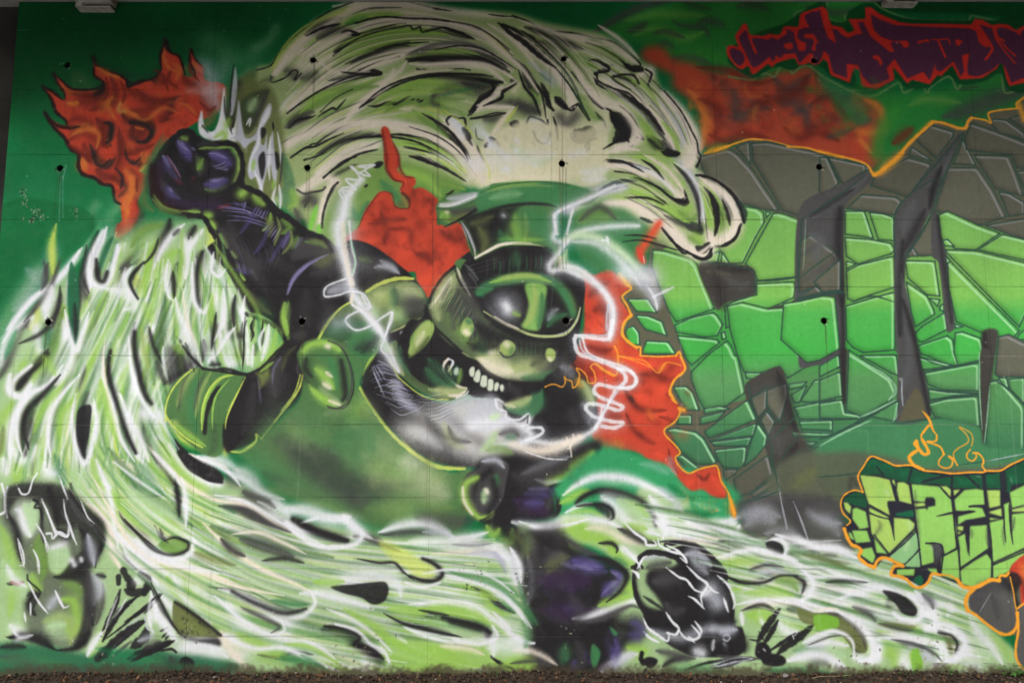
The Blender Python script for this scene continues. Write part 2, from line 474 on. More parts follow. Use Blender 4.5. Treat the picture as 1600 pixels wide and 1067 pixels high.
MURAL.append('''
# top right clouds
@800 0 4
f BG 60 .7 500 200 700 100 980 20 1250 0 1400 -60 2000 -60 2200 20 2100 300 1700 460 1250 420 1000 360 800 280
f BG 60 .6 2200 600 2700 560 3000 440 3300 400 3200 760 2900 800 2500 900 2300 1050 2350 800
a L 90 t .35 700 130 900 90 1200 100
a L 70 t .35 760 220 900 180 1060 240 1200 200
a k 60 t .8 500 210 600 150 700 90 850 30 1000 5
a k 50 t .7 720 200 800 170 840 140
a k 40 t .6 880 210 960 200 1080 240
a k 40 t .6 1000 130 1060 160 1200 180 1230 240
a k 60 t .6 1160 150 1230 130 1330 160
a k 60 t .6 1400 40 1500 30 1600 60
a k 40 t .5 1050 0 1150 40 1240 60
a k 50 t .7 1000 380 1100 350 1240 400
a k 60 t .6 1840 40 2000 80 2200 60
a k 50 t .5 900 300 960 270 1000 300
a BG 80 t .6 1000 330 1200 330 1350 400
f GD 20 .9 2200 -60 2200 0 2260 20 2300 60 2450 80 2850 90 3300 120 3300 -60
f R 50 .9 800 340 860 290 960 310 1000 370 1140 400 1200 440 1330 460 1400 430 1500 510 1640 460 1770 440 1860 420 2000 600 2100 760 2300 780 2300 900 2260 1060 2180 1050 1920 1000 1600 900 1450 870 1300 890 1200 920 1180 700 1080 600 1000 540 1000 470 850 400
a o 60 t .8 1100 560 1200 680 1200 830 1180 940
a o 40 t .7 1160 660 1220 740 1280 820
a r 90 t .8 1160 620 1260 660 1300 740 1270 840
a k 110 t .7 1380 560 1400 640 1380 740
a k 110 t .7 1360 740 1480 700 1480 660 1600 680
a r 60 t .7 1480 660 1600 640
a r 50 t .7 1150 420 1350 440 1500 520 1640 500
a o 50 t .6 1540 660 1500 720 1520 740
a r 60 t .7 1230 840 1330 880 1440 840 1600 860
a o 30 t .5 1450 530 1480 600 1560 600
@1200 0 4
f R 60 .8 500 640 640 620 720 720 660 800 600 860 700 960 700 1020 560 940
a k 100 t .7 30 480 120 560 260 470
a k 80 t .7 60 640 150 640 230 690 270 650
a r 80 t .8 -20 600 60 620 200 560 240 480
a k 60 t .7 140 720 200 700 260 800 300 830
a r 70 t .8 280 640 400 600 500 740
a r 70 t .8 100 800 200 860 300 820 440 880
a k 40 t .6 360 860 440 840 540 800
a k 60 t .7 500 700 580 760 640 740
f GM 50 .8 320 470 480 560 560 640 620 720 640 760 560 780 500 720 400 620 330 540
a o 60 t .8 560 600 680 660 720 740 700 820 560 840 650 960
a O 90 t .8 530 560 560 640 600 700
a BG 120 c .8 780 700 700 850 680 960
a r 90 t .8 780 900 880 820 900 800
a O 50 t .8 700 1060 780 980 820 930
a k 160 t .8 1100 730 1250 690 1420 620 1620 560
a M 60 t .5 880 660 980 620 1200 640
a o 90 c .3 150 780 150 820
a k 30 t .5 1170 560 1320 540
''')
MURAL.append('''
# tag top right
@1200 0 4
s pl 14 c .75 -260 300 -240 330 -100 230 0 190 100 180 160 130 170 80 260 60 360 20 360 110 490 150 480 100 580 80 600 30 650 10 720 60 900 120 1250 130 1270 100 1420 130 1530 140 1600 130
s pl 14 c .75 -250 480 -100 500 -60 470 -10 460 40 480 70 430 130 410 150 460 200 420 250 410 360 490 540 580 660 600 810 520 850 580 950 530 990 580 1020 540 1130 480 1180 560 1220 510 1350 500 1450 440 1480 580 1600 540
f GD 6 .85 -240 310 -150 250 -50 200 100 150 220 70 350 10 380 120 480 140 500 80 620 20 760 90 900 120 1250 130 1400 130 1620 130 1620 560 1500 560 1450 460 1350 510 1200 530 1120 470 1000 550 860 550 800 500 660 580 560 560 400 490 330 420 220 410 150 440 60 420 -20 450 -90 490 -240 400
@1130 20 10
f RD 4 1 60 540 150 510 230 540 190 400 190 350 250 270 300 190 350 170 385 230 420 340 560 360 650 360 700 330 850 350 900 320 940 230 1010 215 1150 220 1250 190 1210 120 1230 20 1300 -20 1600 -60 1650 300 1600 640 1500 800 1400 820 1340 760 1300 730 1190 830 1150 780 1110 720 1000 740 900 770 820 800 760 860 700 810 600 880 480 970 440 960 390 840 300 890 230 870 140 780 60 660
@1200 0 4
F RD 2 1 200 90 280 65 345 40 355 70 400 160 460 170 500 210 540 190 500 120 610 120 605 50 640 45 700 90 820 140 900 150 1100 150 1270 155 1290 120 1340 125 1400 160 1440 150 1500 155 1550 190 1600 160 1640 160 1640 520 1600 520 1510 540 1490 500 1460 375 1430 430 1340 490 1200 500 1150 410 1080 480 1060 470 1010 530 900 500 870 525 780 420 790 500 680 560 590 545 530 440 510 520 390 470 370 390 330 360 220 410 190 400 180 250
@1130 20 10
f V2 4 1 100 600 150 555 220 580 290 620 330 700 320 780 260 830 200 800 130 710
F V2 4 1 240 390 350 270 370 310 390 400 430 490 470 600 510 660 530 640 520 590 440 420 480 400 600 410 710 430 740 390 860 430 900 390 1000 340 980 280 1010 270 1100 310 1120 400 1150 500 1180 600 1280 600 1290 480 1200 440 1150 380 1180 280 1260 240 1350 240 1290 120 1270 50 1400 -20 1500 0 1550 180 1600 260 1650 500 1560 460 1570 600 1540 700 1490 790 1440 800 1400 640 1340 640 1280 700 1190 800 1130 640 950 650 900 710 860 700 820 660 810 740 760 760 720 690 620 780 520 850 460 860 420 800 340 620 270 480
f RD 3 1 940 510 1020 475 1080 490 1090 550 1030 580 970 560
f RD 3 1 1260 350 1400 340 1490 420 1530 500 1450 480 1440 600 1380 580 1410 490 1400 420 1280 400
F RD 3 1 1170 470 1280 490 1270 590 1190 600
s RD 30 t .7 1120 300 1130 400 1160 500
@1200 0 4
F V2 2 1 230 110 290 85 325 60 330 100 370 190 420 265 395 180 430 190 460 220 500 240 560 215 590 215 560 140 610 140 640 220 700 260 760 330 780 325 760 270 790 270 760 255 700 230 660 190 640 90 700 125 800 160 1000 170 1260 180 1300 200 1320 270 1360 300 1380 290 1440 340 1470 400 1440 400 1400 440 1340 470 1300 480 1250 470 1240 420 1205 480 1180 430 1160 385 1080 450 1050 440 1045 400 1010 505 970 450 870 495 790 370 740 430 760 490 700 520 640 530 590 480 560 410 490 400 495 490 410 460 395 420 380 350 330 300 280 200
F V2 2 1 1320 155 1400 180 1420 250 1480 330 1540 400 1640 380 1640 500 1590 490 1520 520 1490 440 1450 370 1380 390 1400 340 1400 300 1370 230
f V2 3 1 1430 190 1460 175 1540 200 1600 250 1640 280 1640 420 1560 400 1500 340 1440 250
F V2 2 1 1570 230 1590 190 1640 185 1640 280
F RD 2 1 330 60 345 160 375 240 425 275 400 180 370 175 350 60
F RD 2 1 620 60 640 60 640 160 690 230 780 260 870 255 885 290 850 305 830 270 760 260 790 330 740 310 640 230 600 150
F RD 2 1 930 262 1000 245 1010 268 980 262 940 278
s RD 8 c 1 1025 248 1060 250 1120 245 1135 275
s RD 14 c 1 1065 260 1090 320 1105 355
f RD 2 1 1170 250 1215 260 1185 290
F RD 2 1 1210 350 1258 335 1240 440 1225 440
s RD 16 c 1 1290 150 1340 210 1390 280 1400 310 1360 370
s RD 9 c 1 1405 160 1430 220 1480 290 1545 350
s RD 9 t 1 1450 240 1480 260
f RD 2 1 655 350 690 352 715 395 700 415 688 380 660 370
F G 2 1 535 430 570 440 580 520 560 540 545 490
''')
MURAL.append('''
# stone lettering mass
@0 0 1
f GL 20 1 880 690 960 700 1040 740 1160 790 1180 850 900 850
@960 200 5
f S0 3 1 250 1100 300 900 640 600 660 230 780 190 920 150 1050 95 1200 100 1500 160 1600 190 1980 280 2030 370 2240 190 2500 -50 2710 0 2780 -70 2930 -50 2920 -120 3150 -155 3200 -250 4700 -250 4700 3800 2000 3600 1900 3050 940 3030 900 2900 830 2760 800 2640 570 2690 470 2580 510 2530 390 2360 470 2280 510 2180 430 2060 440 2000 560 1870 510 1745 480 1775 210 1770 180 1710 60 1600 130 1460 60 1320 130 1260 70 1200
@0 0 1
u 1020 400 1100 350 1165 321 1255 343 1320 325 1400 338 1465 333 1600 372 1760 400 1760 720 1300 720 1240 690 1215 640 1180 615 1160 625 1095 640 1085 600 1070 545 1050 500 1030 440
@960 200 5
q 660 230 900 165 960 200 1080 330 1180 480 1290 640 1170 640 1060 605 980 590 800 500 700 350
q 950 150 1050 110 1060 280 1000 210
q 1070 120 1200 110 1560 185 1640 210 1700 280 1720 440 1640 540 1450 690 1310 640 1120 320 1080 260
q 1700 220 1970 290 1990 320 1800 440 1740 400
c 1000 610 1120 630 1160 660 1170 730 1100 850 1000 1050 880 1060 820 940 900 880 960 800
c 1240 665 1300 665 1460 720 1455 800 1440 1130 1420 1160 1120 1190 1090 1120 1020 1060 1120 880
c 1180 655 1220 660 1185 700
c 300 950 400 960 600 1020 640 1060 780 1410 480 1510 420 1420 290 1080
c 730 1000 820 960 800 1050 720 1050
c 840 970 900 1060 830 1055
f k2 12 1 660 1065 980 1065 1080 1095 1100 1150 1100 1300 870 1370 800 1420
a S0 60 t .6 720 1120 900 1140
c 1110 1215 1400 1200 1410 1240 1400 1320 1200 1410 870 1560 860 1390 940 1350 1110 1300
c 880 1390 1000 1360 1200 1410 1330 1400 1350 1440 1380 1600 1500 1860 1350 1950 1290 1860 1100 1920 1010 1900 960 1780 900 1560
f k2 10 1 1180 1410 1380 1360 1420 1320 1600 1290 1650 1340 1440 1370 1340 1400
c 1430 1370 1600 1320 1800 1300 1750 1470 1760 1800 1600 1810 1500 1860 1430 1700 1415 1550
c 1350 1410 1385 1390 1390 1500 1380 1540
c 1400 1380 1425 1380 1415 1440 1395 1500
c 470 1540 600 1480 770 1440 800 1460 845 1530 800 1620 700 1630 480 1590
c 490 1620 700 1640 800 1650 820 1670 600 1850 560 1800
c 830 1600 860 1590 870 1640 840 1650
c 600 1900 740 1760 880 1660 910 1700 940 1770 960 1780 1020 2060 870 2170 700 2190 650 2100 600 1960
c 100 1335 260 1335 330 1440 170 1430
c 165 1460 260 1465 370 1510 410 1620 240 1570 200 1520
c 80 1600 100 1560 150 1545 190 1600 195 1690 120 1690
c 250 1660 420 1670 480 1760 210 1760
c 1020 1910 1150 1910 1100 1960 1030 1950
f k2 8 1 1160 1910 1290 1860 1340 1960 1360 2060 1420 2300 1600 2700 1700 2900 1700 3100 1300 3100 1240 2750 1180 2500 1100 2280 1020 2080 1030 1990
@960 600 5
c 460 20 560 15 610 60 660 200 560 200 500 100
c 500 240 600 240 600 310 490 310
c 410 350 480 340 640 370 700 420 800 600 760 625 640 620 500 510
c 480 560 530 550 660 650 580 680
c 700 190 820 170 900 190 700 230
c 670 260 860 210 800 280 670 310
c 700 370 900 220 1040 120 1110 270 900 360 730 420
c 740 440 1110 300 1080 400 900 420
c 750 450 1070 410 1040 480 780 480
c 780 510 1030 485 1020 600 980 655 850 650 800 580
c 1120 300 1190 400 1180 470 1100 570 1010 640 1060 460
q 850 670 960 660 940 700 860 750
q 930 740 1200 550 1240 700 1060 850 950 880
q 1060 860 1250 720 1270 770 1090 880
q 1100 880 1280 800 1350 1080 960 1080 960 950
q 1160 60 1340 -10 1350 80 1290 290 1200 180
q 1060 110 1190 40 1180 190 1120 260
q 1140 280 1190 210 1250 290 1200 400
c 1360 0 1500 -20 1460 20 1360 40
c 1380 80 1500 10 1440 140 1400 140
c 1450 130 1560 -30 1720 -60 1720 120 1500 140
c 1400 180 1600 140 1720 130 1700 270 1440 270
c 1440 290 1700 280 1700 360 1460 350
c 1385 370 1600 380 1740 380 1740 410 1600 410 1400 410
c 1480 450 1580 450 1530 490
c 1510 540 1800 350 2000 340 2000 800 1700 1000 1640 760 1560 640
q 1400 870 1560 700 1700 950 1700 1060 1600 1000 1480 910
q 1400 910 1460 900 1700 1000 1700 1100 1460 1080
s TL 12 t .9 1250 720 1400 560 1500 480
s TL 12 t .8 1250 680 1340 520 1420 420
s TL 12 c .9 1040 0 1110 260 1220 460 1240 680 1290 800 1340 1060
s TL 12 t .8 1200 440 1280 380 1340 240
s TL 10 t .7 1200 200 1260 290 1340 200
a k2 90 t .7 1380 300 1500 500 1580 700 1660 800
@1280 150 5
q 0 480 60 480 150 680 0 820
q 70 480 360 540 360 580 180 690
f k3 10 1 -160 900 180 690 360 600 420 650 350 720 200 890 190 2100 0 2100 -160 2100
q -170 1150 -60 1080 150 1230 150 1540 40 1550 -60 1500 -160 1530
a k3 60 t .8 -160 1250 100 1080 150 950
q 430 630 700 480 880 530 690 790 400 700
q 210 880 330 770 600 790 640 820 580 930 380 900
q 720 400 890 510 700 460
q 750 340 880 230 1050 280 1040 320 910 490
f k3 10 1 595 940 690 800 900 520 1100 280 1110 310 1040 500 920 800 880 890 800 1050 760 1160 680 1280 660 1500 590 1700
q 1060 500 1120 340 1220 540 1040 530
q 1150 420 1130 330 1190 210 1420 290 1600 360 1700 400 1700 580 1540 560 1500 460 1190 430
q 1330 210 1360 180 1460 190 1600 290 1600 340 1400 290
q 1480 180 1700 110 1800 300 1620 280
q 1210 460 1480 470 1520 560 1600 780 1500 760 1370 720 1230 500
q 1010 560 1240 560 1360 740 1460 940 1250 1010 900 900 920 820
q 1400 750 1480 760 1600 830 1600 920 1480 940
q 1540 590 1700 580 1700 800 1620 760
q 1300 1010 1700 940 1700 1150 1450 1070
c 200 900 350 900 420 1110 300 1090 200 1080
c 390 910 500 920 580 950 590 1130 460 1120
c 200 1105 400 1120 560 1150 585 1200 560 1230 300 1310 210 1250
c 210 1290 280 1310 210 1350
c 210 1370 300 1320 580 1250 590 1490 400 1550 270 1600 220 1580
c 205 1640 400 1580 590 1530 590 1980 340 2000 260 1960 210 1900
f k3 10 1 600 900 800 1050 720 1250 660 1290 660 1430 700 1600 760 1900 790 2080 840 2260 860 2500 600 2560 610 2300 640 2050 600 1990
c 30 1560 120 1570 160 1970 0 2060 -100 2080 -300 1900 -280 1620 -150 1600
q 700 1220 770 1100 900 900 920 1240 800 1250
q 680 1250 730 1180 770 1250
c 670 1290 690 1285 900 1290 940 1560 840 1550 690 1420
c 680 1450 840 1560 890 1660 900 1700 750 1800 720 1700
c 860 1580 940 1590 920 1640
c 940 1640 970 1620 970 1680 940 1670
c 750 1850 800 1800 980 1690 1000 1820 800 1920 755 1900
c 770 1950 1000 1870 1040 1900 1060 2000 1100 2100 1000 2100 860 2030 790 2010
c 1060 1850 1120 1840 1260 1890 1280 1960 1250 2060 1080 2100 1050 2000
f k3 10 1 880 900 940 950 960 1120 1000 1250 1060 1800 1000 1840 930 1300 880 1250
c 930 930 1000 900 1240 1010 1410 1070 1220 1200 1060 1190 950 1110
c 960 1130 1000 1120 1050 1170 980 1170
c 1240 1200 1430 1080 1600 1120 1700 1150 1700 1270 1600 1280
c 980 1200 1230 1210 1600 1300 1700 1330 1700 1500 1560 1800 1030 1260
c 1000 1260 1040 1310 1560 1830 1500 1900 1300 1860 1070 1760 1010 1500
c 990 1250 1020 1290 990 1310
c 1060 1780 1120 1800 1060 1810
c 1560 1860 1700 1740 1700 1900 1540 1900
f k2 12 1 1280 1840 1380 1820 1400 1880 1350 2180 1310 2400 1290 2650 1270 2700 1260 2400 1270 2100
q 1400 1880 1480 1860 1600 1920 1700 1950 1700 2190 1400 2190 1370 2170
@1280 550 5
f k2 3 1 160 -20 220 -20 215 150 205 440 185 350 165 150
c 0 110 150 20 160 110 0 190
c 0 220 165 150 180 340 0 380
c 0 400 180 370 200 470 330 490 300 520 0 510
c 230 -20 330 50 560 200 600 290 560 370 330 500 210 450 220 200
c 320 25 600 20 620 180 560 160
s TL 10 c .9 0 525 200 522 330 510
f k3 6 1 620 0 780 0 860 520 780 520 560 555 620 500
c 620 380 590 540 400 500 480 440
f S1 3 1 630 530 760 280 840 500 800 520
s TL 14 c .9 560 555 700 540 860 520 970 510
c 780 40 900 70 1000 110 900 125 800 135
c 800 40 1040 100 980 110 880 80
c 820 160 1250 80 1250 300 960 290 850 250
c 850 290 1000 310 1250 320 1050 350 860 370
c 850 400 1000 360 1240 340 1260 580 900 500
s TL 14 t .9 800 150 1000 120 1260 70
s TL 14 t .9 830 270 960 300 1260 320
s TL 14 t .9 860 380 1050 340 1260 325
s w 8 t .8 650 200 640 320 650 410
a w 10 t .8 620 200 640 220
c 1330 230 1420 210 1600 420 1600 760 1300 740 1310 500
c 1400 200 1460 200 1480 290 1430 250
c 1480 210 1600 200 1600 400 1490 290
s TL 16 t .9 1340 200 1480 290 1600 410
''')
MURAL.append('''
# shading of the deep grey stone shapes
@1094 187 3.16
a S4 40 t .8 520 500 640 420 780 320 830 270
a S4 70 t .8 540 560 590 600 560 700
a K 50 b .75 690 440 680 600 690 760 700 900
a K 30 t .6 540 480 660 400 760 340
a k3 40 t .6 500 800 600 740 680 680
s TL 7 t .9 490 780 580 710 680 640
s TL 7 t .9 500 490 660 390 820 270
s TL 7 c .9 500 490 490 700 480 780
s LG2 5 t .5 520 490 510 700 505 740
q 560 800 690 690 690 840 600 850
q 480 880 570 820 600 850
s TL 14 c .9 480 890 600 860 700 850
a S4 34 t .8 1240 160 1200 260 1120 330
a S4 60 t .8 1060 400 1020 470 1000 560
a K 34 t .8 1190 230 1150 340 1130 440
a K 40 t .6 1110 440 1060 540 1010 640
a K 34 b .7 1000 600 990 760 985 900 985 1060
s TL 7 c .9 1300 60 1180 200 1040 360 960 470 960 680
s TL 7 c .9 1300 70 1240 200 1180 330 1140 460 1080 580 1000 680
s TL 6 t .9 1050 360 1120 310 1190 290
a S4 30 t .5 990 760 1010 900 1010 1060
a K 24 b .6 1170 470 1190 640 1220 840 1240 1000
a K 40 t .5 80 730 180 740 250 740
a S4 50 t .4 120 780 200 820 240 800
a K 60 t .4 60 740 100 860 120 940
s TL 6 c .9 0 700 120 715 220 730 265 760 265 850
s TL 9 c .9 270 795 380 790 480 775
s TL 8 t .9 960 900 850 870 740 900
@1094 469 3.16
a K 26 b .7 700 0 705 160 705 300 708 500
a K 26 b .7 1000 0 1060 200 1080 320 1130 560
a S4 40 t .6 1020 160 1030 300 1000 440
a k3 34 t .4 1010 420 1000 500
a K 40 b .7 1400 160 1410 300 1400 460 1395 640
a k3 60 t .4 260 460 340 420 400 400
a K 60 t .6 380 350 430 500 470 640
a K 50 t .6 480 700 420 820 410 900
a k3 50 t .4 380 700 440 660
s TL 7 t .9 350 690 480 560 440 600
s TL 7 t .9 380 880 480 780 560 720
s TL 6 t .9 260 480 340 410
s TL 6 t .9 330 420 330 520 370 600
a S4 60 t .3 340 620 400 760
s w 5 t .6 990 380 995 450 1000 520
''')
MURAL.append('''
# lower body of big stone letters (smooth green to olive fade)
@1280 550 5
f GL4 30 .9 0 740 300 540 700 560 1000 520 1260 600 1280 720 1600 740 1600 840 1300 900 700 900 400 820 300 950 0 960
f S2 40 .9 -400 1000 -200 800 100 780 330 780 700 880 300 1100 -100 1400 -300 1300
a k2 40 t .7 300 1050 250 980 240 1100
s TL 10 c .8 0 970 150 960 300 940
s TL 26 t .9 620 370 400 490 200 600 0 680
s LG2 14 t .8 600 370 420 460 300 510
s LG2 14 t .8 400 530 200 620 0 730
s LG2 14 c .7 240 30 400 110 520 180 590 260 590 320 540 370
f k2 3 1 1265 -20 1340 0 1330 200 1310 450 1290 640 1278 720 1270 500 1262 200
s LG2 10 t .8 1250 0 1250 300 1270 600
s LG2 10 t .7 1330 260 1310 500 1290 700
s TL 8 t .8 1060 880 1300 850 1500 820
s w 9 t .7 1300 850 1450 820 1600 790
s LG2 12 t .6 570 540 600 500 600 400
# smoke over stone base
@1120 790 4
a w 120 t .35 160 60 300 0 400 -40
a w 100 c .3 200 140 340 120
''')
